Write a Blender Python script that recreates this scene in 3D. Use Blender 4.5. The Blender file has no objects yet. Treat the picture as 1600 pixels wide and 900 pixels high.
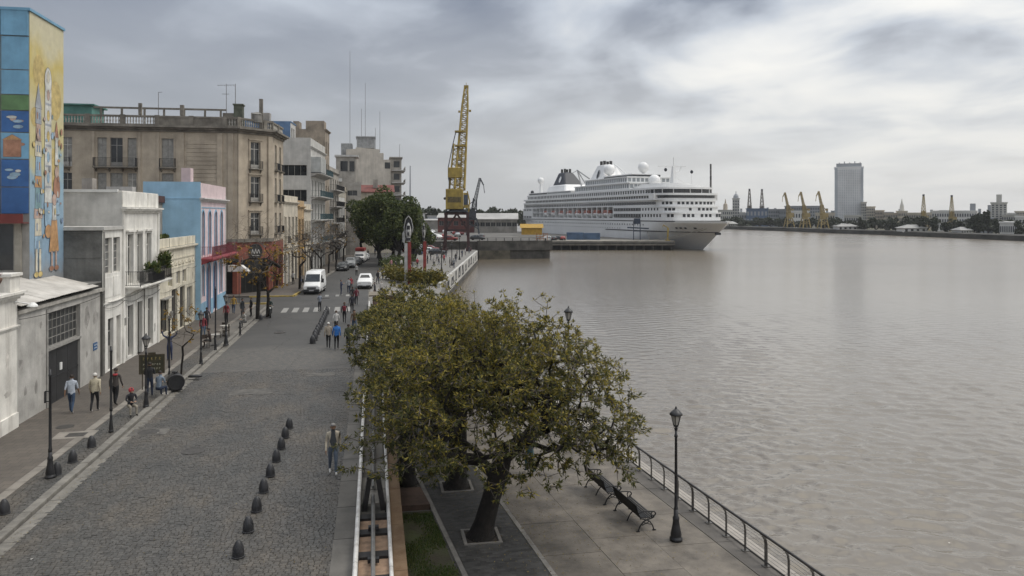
import bpy, bmesh, math, random
import numpy as np
from mathutils import Vector, Matrix, Quaternion
R = math.radians
sc = bpy.context.scene
C = sc.collection

# ------------------------------------------------------------------ camera
CAM_H, YAW, FOC, HOR = 9.2, R(10.2), 1200.0, 335.0
cam_d = bpy.data.cameras.new('camera'); cam = bpy.data.objects.new('camera', cam_d); C.objects.link(cam)
cam.location = (0, 0, CAM_H); cam.rotation_euler = (R(90), 0, -YAW)
cam_d.sensor_width = 36; cam_d.lens = 36*FOC/1600; cam_d.shift_y = -(450-HOR)/1600
cam_d.clip_start = 0.2; cam_d.clip_end = 20000
sc.camera = cam

# ------------------------------------------------------------------ world: overcast sky, bright where the sun stands behind the clouds
SUN_AZ, SUN_EL = R(95), R(56)          # azimuth clockwise from +Y
sun_dir = Vector((math.sin(SUN_AZ)*math.cos(SUN_EL), math.cos(SUN_AZ)*math.cos(SUN_EL), math.sin(SUN_EL)))
wd = bpy.data.worlds.new('World'); sc.world = wd; wd.use_nodes = True
nt = wd.node_tree; nt.nodes.clear()
def N(tree, typ, **kw):
    n = tree.nodes.new(typ)
    for k, v in kw.items():
        if k.startswith('i_'):
            k2 = k[2:]
            n.inputs[int(k2) if k2.isdigit() else k2].default_value = v
        else: setattr(n, k, v)
    return n
def L(tree, a, b): tree.links.new(a, b)
def ramp(tree, fac, stops, interp='LINEAR'):
    n = tree.nodes.new('ShaderNodeValToRGB'); n.color_ramp.interpolation = interp
    el = n.color_ramp.elements
    while len(el) < len(stops): el.new(0.5)
    for e, (p, c) in zip(el, stops):
        e.position = p; e.color = (*c, 1) if len(c) == 3 else c
    if fac is not None: tree.links.new(fac, n.inputs[0])
    return n
def mth(tree, op, a, b=None, c=None, clamp=False):
    n = tree.nodes.new('ShaderNodeMath'); n.operation = op; n.use_clamp = clamp
    for i, v in enumerate((a, b, c)):
        if v is None: continue
        if isinstance(v, (int, float)): n.inputs[i].default_value = v
        else: tree.links.new(v, n.inputs[i])
    return n.outputs[0]
def build_sky():
    t = nt
    out = N(t, 'ShaderNodeOutputWorld'); bg = N(t, 'ShaderNodeBackground'); L(t, bg.outputs[0], out.inputs[0])
    tc = N(t, 'ShaderNodeTexCoord'); sep = N(t, 'ShaderNodeSeparateXYZ'); L(t, tc.outputs['Generated'], sep.inputs[0])
    zz = mth(t, 'MAXIMUM', sep.outputs[2], 0.0)
    den = mth(t, 'ADD', zz, 0.16)
    u = mth(t, 'DIVIDE', sep.outputs[0], den); v = mth(t, 'DIVIDE', sep.outputs[1], den)
    cmb = N(t, 'ShaderNodeCombineXYZ'); L(t, u, cmb.inputs[0]); L(t, v, cmb.inputs[1])
    mp = N(t, 'ShaderNodeMapping'); L(t, cmb.outputs[0], mp.inputs[0])
    mp.inputs['Location'].default_value = (SKYX, SKYY, 0); mp.inputs['Rotation'].default_value = (0, 0, R(35)); mp.inputs['Scale'].default_value = (0.85, 0.72, 1)
    n1 = N(t, 'ShaderNodeTexNoise', i_Scale=2.1, i_Detail=6.0, i_Roughness=0.5, i_Distortion=0.3); L(t, mp.outputs[0], n1.inputs[0])
    n2 = N(t, 'ShaderNodeTexNoise', i_Scale=0.75, i_Detail=2.0, i_Roughness=0.5); L(t, mp.outputs[0], n2.inputs[0])
    dot = N(t, 'ShaderNodeVectorMath', operation='DOT_PRODUCT'); L(t, tc.outputs['Generated'], dot.inputs[0]); dot.inputs[1].default_value = sun_dir
    g = mth(t, 'MULTIPLY_ADD', dot.outputs['Value'], 0.5, 0.5)
    glow = ramp(t, g, [(0.0, (0.08,)*3), (0.45, (0.08,)*3), (0.53, (0.15,)*3), (0.60, (0.34,)*3), (0.70, (0.58,)*3), (0.78, (0.64,)*3), (1.0, (0.70,)*3)])
    a = mth(t, 'MULTIPLY_ADD', n1.outputs[0], 2.2, -1.1)
    b = mth(t, 'MULTIPLY_ADD', n2.outputs[0], 1.6, -0.8)
    ab = mth(t, 'ADD', a, b)
    amp = mth(t, 'MULTIPLY_ADD', glow.outputs[0], 1.28, 0.22)
    abm = mth(t, 'MULTIPLY', ab, amp)
    f = mth(t, 'ADD', abm, glow.outputs[0], clamp=True)
    # layer of cloud: blue-grey where it is thick, white where the sun lights it through
    cl = ramp(t, f, [(0.0, (0.185, 0.21, 0.262)), (0.18, (0.235, 0.26, 0.312)), (0.42, (0.42, 0.455, 0.51)), (0.68, (0.64, 0.65, 0.655)), (1.0, (0.80, 0.785, 0.745))])
    # pale air near the horizon
    hz = ramp(t, zz, [(0.0, (1.0,)*3), (0.05, (0.85,)*3), (0.13, (0.38,)*3), (0.26, (0.0,)*3)])
    hcol = ramp(t, glow.outputs[0], [(0.0, (0.50, 0.517, 0.53)), (0.16, (0.66, 0.665, 0.66)), (0.45, (0.95, 0.935, 0.895)), (1.0, (1.06, 1.03, 0.97))])
    m1 = N(t, 'ShaderNodeMix', data_type='RGBA'); hf = mth(t, 'MULTIPLY', hz.outputs[0], 0.8); L(t, hf, m1.inputs[0]); L(t, cl.outputs[0], m1.inputs[6]); L(t, hcol.outputs[0], m1.inputs[7])
    # an overcast sky brightens evenly towards the zenith
    zen = mth(t, 'MULTIPLY_ADD', zz, 1.5, 0.86)
    mz = N(t, 'ShaderNodeVectorMath', operation='SCALE'); L(t, m1.outputs[2], mz.inputs[0]); L(t, zen, mz.inputs['Scale'])
    sky = N(t, 'ShaderNodeTexSky', sky_type='NISHITA'); sky.sun_disc = False; sky.sun_elevation = SUN_EL; sky.sun_rotation = SUN_AZ; sky.air_density = 1.2; sky.dust_density = 2.0
    sk = N(t, 'ShaderNodeVectorMath', operation='SCALE'); L(t, sky.outputs[0], sk.inputs[0]); sk.inputs['Scale'].default_value = 0.08
    m2 = N(t, 'ShaderNodeMix', data_type='RGBA'); m2.inputs[0].default_value = 0.92; L(t, sk.outputs[0], m2.inputs[6]); L(t, mz.outputs[0], m2.inputs[7])
    L(t, m2.outputs[2], bg.inputs[0]); bg.inputs[1].default_value = 1.0
SKYX, SKYY = 0.2, 6.1
build_sky()
sun_l = bpy.data.lights.new('sun', 'SUN'); sun_l.energy = 1.5; sun_l.angle = R(24); sun_l.color = (1.0, 0.95, 0.87)
sun_o = bpy.data.objects.new('sun', sun_l); C.objects.link(sun_o); sun_o.rotation_euler = (-sun_dir).to_track_quat('-Z', 'Y').to_euler()
vs = sc.view_settings; vs.view_transform = 'Standard'; vs.look = 'None'; vs.exposure = 0.15; vs.gamma = 1.0; vs.use_curve_mapping = False
sc.cycles.use_denoising = True; sc.cycles.max_bounces = 6; sc.cycles.diffuse_bounces = 3; sc.cycles.glossy_bounces = 3; sc.cycles.transparent_max_bounces = 6
sc.cycles.caustics_reflective = False; sc.cycles.caustics_refractive = False

# ------------------------------------------------------------------ survey helpers: where on the ground / at which depth a sighted point stands
_c, _s = math.cos(YAW), math.sin(YAW)
def camxy(X, Y): return (X*_c+Y*_s, -X*_s+Y*_c)
def G(px, py, z=0.0):
    Y = FOC*(CAM_H-z)/(py-HOR); return camxy((px-800)/FOC*Y, Y)
def at(px, py, Y):
    x, y = camxy((px-800)/FOC*Y, Y); return Vector((x, y, CAM_H-(py-HOR)*Y/FOC))
def S(px, t):
    k = (px-800)/FOC; return t*(_c-k*_s)/(k*_c+_s)
def depth(x, y): return x*_s+y*_c

# ------------------------------------------------------------------ mesh builder
class MB:
    def __init__(self): self.v = []; self.f = []; self.m = []; self.M = None; self.mi = 0
    def V(self, *ps):
        i = len(self.v)
        if self.M is not None: ps = [self.M @ Vector(p) for p in ps]
        self.v.extend([tuple(p) for p in ps]); return i
    def F(self, *idx): self.f.append(idx); self.m.append(self.mi)
    def quad(self, a, b, c, d):
        i = self.V(a, b, c, d); self.F(i, i+1, i+2, i+3); return self
    def poly(self, *ps):
        i = self.V(*ps); self.F(*range(i, i+len(ps))); return self
    def box(self, x0, y0, z0, x1, y1, z1):
        i = self.V((x0,y0,z0),(x1,y0,z0),(x1,y1,z0),(x0,y1,z0),(x0,y0,z1),(x1,y0,z1),(x1,y1,z1),(x0,y1,z1))
        for q in ((0,3,2,1),(4,5,6,7),(0,1,5,4),(1,2,6,5),(2,3,7,6),(3,0,4,7)): self.F(*[i+k for k in q])
        return self
    def taper(self, x0, y0, x1, y1, z0, z1, ins, insy=None):
        insy = ins if insy is None else insy
        i = self.V((x0,y0,z0),(x1,y0,z0),(x1,y1,z0),(x0,y1,z0),(x0+ins,y0+insy,z1),(x1-ins,y0+insy,z1),(x1-ins,y1-insy,z1),(x0+ins,y1-insy,z1))
        for q in ((0,3,2,1),(4,5,6,7),(0,1,5,4),(1,2,6,5),(2,3,7,6),(3,0,4,7)): self.F(*[i+k for k in q])
        return self
    def prism(self, poly, z0, z1):   # poly counter-clockwise
        n = len(poly); i = self.V(*[(p[0],p[1],z0) for p in poly], *[(p[0],p[1],z1) for p in poly])
        self.F(*[i+n+k for k in range(n)]); self.F(*[i+n-1-k for k in range(n)])
        for k in range(n): self.F(i+k, i+(k+1)%n, i+n+(k+1)%n, i+n+k)
        return self
    def extr(self, prof, y0, y1):    # profile in xz, extruded along y
        n = len(prof); i = self.V(*[(p[0],y0,p[1]) for p in prof], *[(p[0],y1,p[1]) for p in prof])
        self.F(*[i+k for k in range(n)]); self.F(*[i+2*n-1-k for k in range(n)])
        for k in range(n): self.F(i+(k+1)%n, i+k, i+n+k, i+n+(k+1)%n)
        return self
    def cyl(self, p0, p1, r0, r1=None, n=8, cap=True):
        r1 = r0 if r1 is None else r1
        p0 = Vector(p0); p1 = Vector(p1); d = p1-p0
        if d.length < 1e-6: return self
        d.normalize(); a = d.orthogonal().normalized(); b = d.cross(a)
        A = [p0+(a*math.cos(2*math.pi*k/n)+b*math.sin(2*math.pi*k/n))*r0 for k in range(n)]
        B = [p1+(a*math.cos(2*math.pi*k/n)+b*math.sin(2*math.pi*k/n))*r1 for k in range(n)]
        i = self.V(*A, *B)
        for k in range(n): self.F(i+k, i+(k+1)%n, i+n+(k+1)%n, i+n+k)
        if cap: self.F(*[i+n-1-k for k in range(n)]); self.F(*[i+n+k for k in range(n)])
        return self
    def tube(self, pts, r, n=6):
        for a, b in zip(pts[:-1], pts[1:]): self.cyl(a, b, r, r, n)
        return self
    def bar(self, p0, p1, w, h=None):
        h = w if h is None else h
        p0 = Vector(p0); p1 = Vector(p1); d = (p1-p0)
        if d.length < 1e-6: return self
        d.normalize(); up = Vector((0,0,1)) if abs(d.z) < 0.95 else Vector((0,1,0))
        a = d.cross(up).normalized()*(w/2); b = a.cross(d).normalized()*(h/2)
        i = self.V(p0-a-b, p0+a-b, p0+a+b, p0-a+b, p1-a-b, p1+a-b, p1+a+b, p1-a+b)
        for q in ((0,1,2,3),(7,6,5,4),(1,0,4,5),(2,1,5,6),(3,2,6,7),(0,3,7,4)): self.F(*[i+k for k in q])
        return self
    def lathe(self, prof, n=12, c=(0,0,0)):
        rows = []
        for (r, z) in prof:
            rows.append(self.V(*[(c[0]+r*math.cos(2*math.pi*k/n), c[1]+r*math.sin(2*math.pi*k/n), c[2]+z) for k in range(n)]))
        for a, b in zip(rows[:-1], rows[1:]):
            for k in range(n): self.F(a+k, a+(k+1)%n, b+(k+1)%n, b+k)
        if prof[0][0] > 1e-4: self.F(*[rows[0]+n-1-k for k in range(n)])
        if prof[-1][0] > 1e-4: self.F(*[rows[-1]+k for k in range(n)])
        return self
    def ball(self, c, r, n=10, m=6, sz=1.0):
        return self.lathe([(r*math.sin(math.pi*(k+0.001)/m) if 0 < k < m else r*0.02, -r*sz*math.cos(math.pi*k/m)) for k in range(m+1)], n, c)
    def build(self, name, mats, parent=None, smooth=False, loc=None, rz=None):
        me = bpy.data.meshes.new(name); me.from_pydata(self.v, [], self.f)
        for mm in (mats if isinstance(mats, (list, tuple)) else [mats]): me.materials.append(mm)
        if isinstance(mats, (list, tuple)) and len(mats) > 1: me.polygons.foreach_set('material_index', self.m)
        if smooth: me.polygons.foreach_set('use_smooth', [True]*len(me.polygons))
        return link(name, me, parent, loc, rz)
def link(name, me, parent=None, loc=None, rz=None):
    o = bpy.data.objects.new(name, me); C.objects.link(o)
    if parent is not None: o.parent = parent
    if loc is not None: o.location = loc
    if rz is not None: o.rotation_euler = (0, 0, rz)
    return o
def smooth_by_angle(o, deg=40):
    me = o.data; bm = bmesh.new(); bm.from_mesh(me)
    bmesh.ops.remove_doubles(bm, verts=bm.verts, dist=1e-4)
    for fa in bm.faces: fa.smooth = True
    for e in bm.edges:
        e.smooth = not (len(e.link_faces) == 2 and e.calc_face_angle(0) > R(deg))
    bm.to_mesh(me); bm.free(); return o
def bevel(o, w, seg=1):
    me = o.data; bm = bmesh.new(); bm.from_mesh(me)
    bmesh.ops.bevel(bm, geom=list(bm.edges), offset=w, segments=seg, affect='EDGES', clamp_overlap=True)
    bm.to_mesh(me); bm.free(); return o
def thing(name, label, cat, loc=(0,0,0), rz=0, group=None):
    o = bpy.data.objects.new(name, None); C.objects.link(o); o.empty_display_size = 0.2
    o.location = loc; o.rotation_euler = (0, 0, rz)
    return tag(o, label, cat, group)
def tag(o, label, cat, group=None):
    o['label'] = label; o['category'] = cat
    if group: o['group'] = group
    return o
def struct(o): o['kind'] = 'structure'; return o
def stuff(o): o['kind'] = 'stuff'; return o
def kids(o, _m={}):
    return list(o.children)
def dup(root, loc, rz=0, label=None, group=None, scale=None):
    def cp(o, par):
        c = o.copy(); C.objects.link(c); c.parent = par
        for ch in o.children: cp(ch, c)
        return c
    r = cp(root, None); r.location = loc; r.rotation_euler = (0, 0, rz)
    if scale: r.scale = (scale,)*3
    if label: r['label'] = label
    if group: r['group'] = group
    return r
ORD = ['first','second','third','fourth','fifth','sixth','seventh','eighth','ninth','tenth','eleventh','twelfth','thirteenth','fourteenth','fifteenth','sixteenth','seventeenth','eighteenth','nineteenth','twentieth','twenty-first','twenty-second','twenty-third','twenty-fourth']

# ------------------------------------------------------------------ materials (procedural)
MATS = {}
def mat(name, col, rough=0.7, var=0.12, scale=1.5, bump=0.0, bscale=None, streak=0.0, metal=0.0, spec=0.4, col2=None, island=0.0, objrand=0.0, grime=None):
    if name in MATS: return MATS[name]
    m = bpy.data.materials.new(name); m.use_nodes = True; t = m.node_tree
    b = t.nodes['Principled BSDF']; b.inputs['Roughness'].default_value = rough; b.inputs['Metallic'].default_value = metal
    b.inputs['Specular IOR Level'].default_value = spec
    tc = N(t, 'ShaderNodeNewGeometry')
    n1 = N(t, 'ShaderNodeTexNoise', i_Scale=scale, i_Detail=6.0, i_Roughness=0.62); L(t, tc.outputs['Position'], n1.inputs[0])
    c2 = col2 if col2 else tuple(max(0, c*(1-2.2*var)) for c in col)
    c1 = tuple(min(1, c*(1+var*0.7)) for c in col)
    r = ramp(t, n1.outputs[0], [(0.32, c2), (0.68, c1)]); cur = r.outputs[0]
    if streak > 0:
        mp = N(t, 'ShaderNodeMapping'); L(t, tc.outputs['Position'], mp.inputs[0]); mp.inputs['Scale'].default_value = (1.6, 1.6, 0.13)
        n2 = N(t, 'ShaderNodeTexNoise', i_Scale=1.3, i_Detail=5.0, i_Roughness=0.7); L(t, mp.outputs[0], n2.inputs[0])
        r2 = ramp(t, n2.outputs[0], [(0.45, (0,)*3), (0.75, (1,)*3)])
        mx = N(t, 'ShaderNodeMix', data_type='RGBA'); f = mth(t, 'MULTIPLY', r2.outputs[0], streak); L(t, f, mx.inputs[0]); L(t, cur, mx.inputs[6])
        gc = grime if grime else tuple(c*0.38 for c in col); mx.inputs[7].default_value = (*gc, 1); cur = mx.outputs[2]
    if island > 0 or objrand > 0:
        src = tc.outputs['Random Per Island'] if island > 0 else N(t, 'ShaderNodeObjectInfo').outputs['Random']
        k = island or objrand
        v = mth(t, 'MULTIPLY_ADD', src, 2*k, 1-k)
        hs = N(t, 'ShaderNodeHueSaturation'); L(t, v, hs.inputs['Value']); L(t, cur, hs.inputs['Color']); cur = hs.outputs[0]
    L(t, cur, b.inputs['Base Color'])
    if bump > 0:
        n3 = N(t, 'ShaderNodeTexNoise', i_Scale=bscale or scale*8, i_Detail=5.0, i_Roughness=0.65); L(t, tc.outputs['Position'], n3.inputs[0])
        bp = N(t, 'ShaderNodeBump', i_Strength=bump, i_Distance=0.05); L(t, n3.outputs[0], bp.inputs['Height']); L(t, bp.outputs[0], b.inputs['Normal'])
    MATS[name] = m; return m
def glass(name, col=(0.02,0.025,0.03), rough=0.08):
    if name in MATS: return MATS[name]
    m = mat(name, col, rough, var=0.3, scale=0.6, spec=0.6); return m
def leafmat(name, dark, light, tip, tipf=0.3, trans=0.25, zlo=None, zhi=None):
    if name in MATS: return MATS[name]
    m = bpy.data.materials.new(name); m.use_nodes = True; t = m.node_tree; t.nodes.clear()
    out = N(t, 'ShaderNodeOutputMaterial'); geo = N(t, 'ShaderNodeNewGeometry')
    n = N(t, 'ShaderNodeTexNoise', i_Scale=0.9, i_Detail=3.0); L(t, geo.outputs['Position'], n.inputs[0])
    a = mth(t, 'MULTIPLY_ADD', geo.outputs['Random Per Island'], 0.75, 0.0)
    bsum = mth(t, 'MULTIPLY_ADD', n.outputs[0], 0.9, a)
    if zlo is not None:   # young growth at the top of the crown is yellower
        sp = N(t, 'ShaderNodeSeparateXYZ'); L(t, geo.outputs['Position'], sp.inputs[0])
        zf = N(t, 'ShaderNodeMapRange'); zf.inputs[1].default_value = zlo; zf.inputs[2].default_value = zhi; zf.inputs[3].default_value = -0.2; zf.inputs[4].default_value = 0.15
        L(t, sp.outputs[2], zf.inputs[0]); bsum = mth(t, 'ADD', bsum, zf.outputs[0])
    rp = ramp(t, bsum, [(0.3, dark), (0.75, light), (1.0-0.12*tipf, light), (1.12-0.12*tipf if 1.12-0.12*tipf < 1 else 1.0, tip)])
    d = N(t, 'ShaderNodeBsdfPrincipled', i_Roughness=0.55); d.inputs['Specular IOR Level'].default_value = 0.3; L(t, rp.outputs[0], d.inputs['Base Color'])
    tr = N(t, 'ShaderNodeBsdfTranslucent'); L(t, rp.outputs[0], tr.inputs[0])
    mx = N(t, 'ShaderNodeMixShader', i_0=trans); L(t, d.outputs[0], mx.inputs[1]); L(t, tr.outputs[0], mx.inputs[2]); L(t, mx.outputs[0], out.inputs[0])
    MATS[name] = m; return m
black_iron = mat('black iron', (0.02,0.02,0.022), 0.45, 0.2, 6, spec=0.5)
white_paint = mat('white paint', (0.72,0.72,0.70), 0.5, 0.06, 2)
# ------------------------------------------------------------------ setting materials
def cobblemat(name, island):
    if name in MATS: return MATS[name]
    m = bpy.data.materials.new(name); m.use_nodes = True; t = m.node_tree; b = t.nodes['Principled BSDF']
    geo = N(t, 'ShaderNodeNewGeometry')
    rnd = geo.outputs['Random Per Island'] if island else N(t, 'ShaderNodeObjectInfo').outputs['Random']
    mpc = N(t, 'ShaderNodeMapping'); L(t, geo.outputs['Position'], mpc.inputs[0]); mpc.inputs['Scale'].default_value = (1.0,0.4,1)
    n = N(t, 'ShaderNodeTexNoise', i_Scale=0.55, i_Detail=6.0, i_Roughness=0.65); L(t, mpc.outputs[0], n.inputs[0])
    nf = N(t, 'ShaderNodeTexNoise', i_Scale=22.0, i_Detail=4.0); L(t, geo.outputs['Position'], nf.inputs[0])
    tone = ramp(t, n.outputs[0], [(0.3, (0.10,0.085,0.067)), (0.5, (0.073,0.068,0.061)), (0.68, (0.058,0.058,0.055)), (0.8, (0.079,0.07,0.059))])
    v = mth(t, 'MULTIPLY_ADD', rnd, 0.45, 0.74); v2 = mth(t, 'MULTIPLY_ADD', nf.outputs[0], 0.7, 0.65); v3 = mth(t, 'MULTIPLY', v, v2)
    hs = N(t, 'ShaderNodeHueSaturation'); L(t, v3, hs.inputs['Value']); L(t, tone.outputs[0], hs.inputs['Color']); L(t, hs.outputs[0], b.inputs['Base Color'])
    b.inputs['Roughness'].default_value = 0.52; b.inputs['Specular IOR Level'].default_value = 0.4
    bp = N(t, 'ShaderNodeBump', i_Strength=0.5, i_Distance=0.01); L(t, nf.outputs[0], bp.inputs['Height']); L(t, bp.outputs[0], b.inputs['Normal'])
    MATS[name] = m; return m
def roadmat():
    m = bpy.data.materials.new('road setts and asphalt'); m.use_nodes = True; t = m.node_tree; b = t.nodes['Principled BSDF']
    geo = N(t, 'ShaderNodeNewGeometry'); sp = N(t, 'ShaderNodeSeparateXYZ'); L(t, geo.outputs['Position'], sp.inputs[0])
    br = N(t, 'ShaderNodeTexBrick', offset=0.5); br.inputs['Scale'].default_value = 1.0; br.inputs['Brick Width'].default_value = 0.2; br.inputs['Row Height'].default_value = 0.15; br.inputs['Mortar Size'].default_value = 0.012
    br.inputs['Color1'].default_value = (0.115,0.105,0.092,1); br.inputs['Color2'].default_value = (0.07,0.07,0.067,1); br.inputs['Mortar'].default_value = (0.05,0.045,0.04,1); L(t, geo.outputs['Position'], br.inputs[0])
    n = N(t, 'ShaderNodeTexNoise', i_Scale=0.3, i_Detail=6.0, i_Roughness=0.65); L(t, geo.outputs['Position'], n.inputs[0])
    asp = ramp(t, n.outputs[0], [(0.3, (0.042,0.041,0.039)), (0.7, (0.064,0.061,0.057))])
    dy = mth(t, 'MULTIPLY_ADD', n.outputs[0], 6.0, -3.0); yy = mth(t, 'ADD', sp.outputs[1], dy)
    f = N(t, 'ShaderNodeMapRange'); f.inputs[1].default_value = 54; f.inputs[2].default_value = 56; L(t, yy, f.inputs[0])
    mx = N(t, 'ShaderNodeMix', data_type='RGBA'); L(t, f.outputs[0], mx.inputs[0]); L(t, br.outputs[0], mx.inputs[6]); L(t, asp.outputs[0], mx.inputs[7])
    vor = N(t, 'ShaderNodeTexVoronoi', feature='DISTANCE_TO_EDGE', i_Scale=0.22); wn = N(t, 'ShaderNodeTexNoise', i_Scale=1.2, i_Detail=4.0); L(t, geo.outputs['Position'], wn.inputs[0])
    wv = N(t, 'ShaderNodeVectorMath', operation='ADD'); L(t, geo.outputs['Position'], wv.inputs[0]); L(t, wn.outputs['Color'], wv.inputs[1]); L(t, wv.outputs[0], vor.inputs[0])
    cr = ramp(t, vor.outputs[0], [(0.0, (0.55,)*3), (0.012, (1,)*3)])
    m3 = N(t, 'ShaderNodeMix', data_type='RGBA', blend_type='MULTIPLY'); m3.inputs[0].default_value = 1.0; L(t, mx.outputs[2], m3.inputs[6]); L(t, cr.outputs[0], m3.inputs[7])
    L(t, m3.outputs[2], b.inputs['Base Color']); b.inputs['Roughness'].default_value = 0.75
    return m
def pavemat(name, c1, c2, mortar, bw, rh, ms=0.008, nscale=0.6, rot=0.0):
    m = bpy.data.materials.new(name); m.use_nodes = True; t = m.node_tree; b = t.nodes['Principled BSDF']
    geo = N(t, 'ShaderNodeNewGeometry'); mp = N(t, 'ShaderNodeMapping'); L(t, geo.outputs['Position'], mp.inputs[0]); mp.inputs['Rotation'].default_value = (0,0,rot)
    br = N(t, 'ShaderNodeTexBrick', offset=0.5); br.inputs['Scale'].default_value = 1.0; br.inputs['Brick Width'].default_value = bw; br.inputs['Row Height'].default_value = rh; br.inputs['Mortar Size'].default_value = ms
    for k, c in (('Color1', c1), ('Color2', c2), ('Mortar', mortar)): br.inputs[k].default_value = (*c, 1)
    L(t, mp.outputs[0], br.inputs[0])
    n = N(t, 'ShaderNodeTexNoise', i_Scale=nscale, i_Detail=7.0, i_Roughness=0.68); L(t, geo.outputs['Position'], n.inputs[0])
    v = mth(t, 'MULTIPLY_ADD', n.outputs[0], 1.0, 0.5); hs = N(t, 'ShaderNodeHueSaturation'); L(t, v, hs.inputs['Value']); L(t, br.outputs[0], hs.inputs['Color']); L(t, hs.outputs[0], b.inputs['Base Color'])
    b.inputs['Roughness'].default_value = 0.75; return m
def watermat(name, use_attr):
    m = bpy.data.materials.new(name); m.use_nodes = True; t = m.node_tree; b = t.nodes['Principled BSDF']
    geo = N(t, 'ShaderNodeNewGeometry')
    b.inputs['IOR'].default_value = 1.8; b.inputs['Specular IOR Level'].default_value = 0.5
    nb = N(t, 'ShaderNodeTexNoise', i_Scale=0.02, i_Detail=4.0); L(t, geo.outputs['Position'], nb.inputs[0])
    cr = ramp(t, nb.outputs[0], [(0.3, (0.112,0.091,0.065)), (0.7, (0.145,0.119,0.086))]); L(t, cr.outputs[0], b.inputs['Base Color'])
    mp2 = N(t, 'ShaderNodeMapping'); L(t, geo.outputs['Position'], mp2.inputs[0]); mp2.inputs['Rotation'].default_value = (0,0,R(-8)); mp2.inputs['Scale'].default_value = (0.35,1.0,1)
    n3 = N(t, 'ShaderNodeTexNoise', i_Scale=0.02, i_Detail=4.0); L(t, mp2.outputs[0], n3.inputs[0])   # gusts: calmer and livelier patches
    gu = mth(t, 'MULTIPLY_ADD', n3.outputs[0], 0.5, 0.75)
    if use_attr:
        at_ = N(t, 'ShaderNodeAttribute', attribute_name='chop'); rg_ = mth(t, 'MULTIPLY', at_.outputs['Fac'], gu)
    else: rg_ = mth(t, 'MULTIPLY', gu, 0.26)
    L(t, rg_, b.inputs['Roughness'])
    n1 = N(t, 'ShaderNodeTexNoise', i_Scale=3.2, i_Detail=3.0, i_Roughness=0.55, i_Distortion=0.5); L(t, geo.outputs['Position'], n1.inputs[0])
    hg = mth(t, 'MULTIPLY', n1.outputs[0], gu)
    bp = N(t, 'ShaderNodeBump', i_Strength=0.5, i_Distance=0.035); L(t, hg, bp.inputs['Height']); L(t, bp.outputs[0], b.inputs['Normal'])
    return m
def wave_patch():
    rng = np.random.default_rng(17)
    r = 18*np.exp(np.arange(900)*0.0036); r = r[r < 330]; th = np.radians(np.arange(-4, 58, 0.14))
    Rr, T = np.meshgrid(r, th, indexing='ij'); X = Rr*np.sin(T); Y = Rr*np.cos(T); sp = Rr*0.0036
    Z = np.zeros_like(X); n = 120; lam = np.exp(rng.uniform(np.log(0.32), np.log(1.7), n)); k = 2*np.pi/lam
    d = np.radians(30)+rng.normal(0, 0.55, n); ph = rng.uniform(0, 6.28, n); slope = 0.205*np.sqrt(2/n)
    warp = 1.2*np.sin(X*0.11+1.3)+1.5*np.sin(Y*0.07+X*0.04)
    gust = 0.75+0.25*np.sin(X*0.035+0.6*np.sin(Y*0.05))*np.sin(Y*0.028+1.0)
    for i in range(n):
        fade = np.clip((lam[i]/sp-2.5)/2.5, 0, 1)
        Z += fade*slope/k[i]*np.sin(k[i]*((X+warp*0.3)*np.sin(d[i])+(Y+warp*0.3)*np.cos(d[i]))+ph[i])
    Z *= gust
    edge = np.clip((330-Rr)/60, 0, 1)*np.clip((Rr-18)/2, 0, 1)
    Z = -2.5+Z*edge-0.095*(1-edge)
    chop = 0.07+0.19*np.clip((Rr-25)/240, 0, 1)**0.7
    A, B = X.shape; idx = np.arange(A*B).reshape(A, B)
    f = np.stack([idx[:-1,:-1], idx[:-1,1:], idx[1:,1:], idx[1:,:-1]], -1).reshape(-1, 4)[:, ::-1]
    me = bpy.data.meshes.new('river_waves'); me.vertices.add(A*B); me.vertices.foreach_set('co', np.stack([X,Y,Z],-1).ravel())
    me.loops.add(f.size); me.loops.foreach_set('vertex_index', f.ravel().astype(np.int32)); me.polygons.add(len(f)); me.polygons.foreach_set('loop_start', np.arange(0, f.size, 4, dtype=np.int32)); me.polygons.foreach_set('loop_total', np.full(len(f), 4, dtype=np.int32))
    me.update(calc_edges=True); me.polygons.foreach_set('use_smooth', np.ones(len(f), dtype=bool))
    at_ = me.attributes.new('chop', 'FLOAT', 'POINT'); at_.data.foreach_set('value', chop.ravel().astype(np.float32))
    me.materials.append(watermat('rippled river water', True)); return struct(link('river_waves', me))
granite = mat('granite kerb', (0.19,0.178,0.157), 0.7, 0.16, 3, bump=0.3, objrand=0.14)
concrete_dk = mat('dark quay concrete', (0.10,0.093,0.082), 0.85, 0.3, 0.5, streak=0.5, bump=0.3)
earth = mat('ground earth', (0.14,0.13,0.115), 0.9, 0.2, 0.3)

# ------------------------------------------------------------------ shoreline, ground, water
PRO_END = 63.0
def rail_x(y): return 11.25-0.09*(y-20)
shore = [(rail_x(PRO_END)+0.55, PRO_END), (7.6, 78), (8.3, 92), (10.3, 108), (24.3, 182), (26.4, 199)]
m = MB()
poly = [(0.35,-40), (0.35,PRO_END)] + [(0.36, PRO_END)][:0] + shore + [(26.4, 1400), (-800,1400), (-800,-40)]
m.prism(poly, -6, -0.04); struct(m.build('ground', earth))
m = MB(); m.quad((-800,-60,-2.6),(2600,-60,-2.6),(2600,2600,-2.6),(-800,2600,-2.6)); struct(m.build('river_water', watermat('brown river water', False)))
wave_patch()
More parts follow.
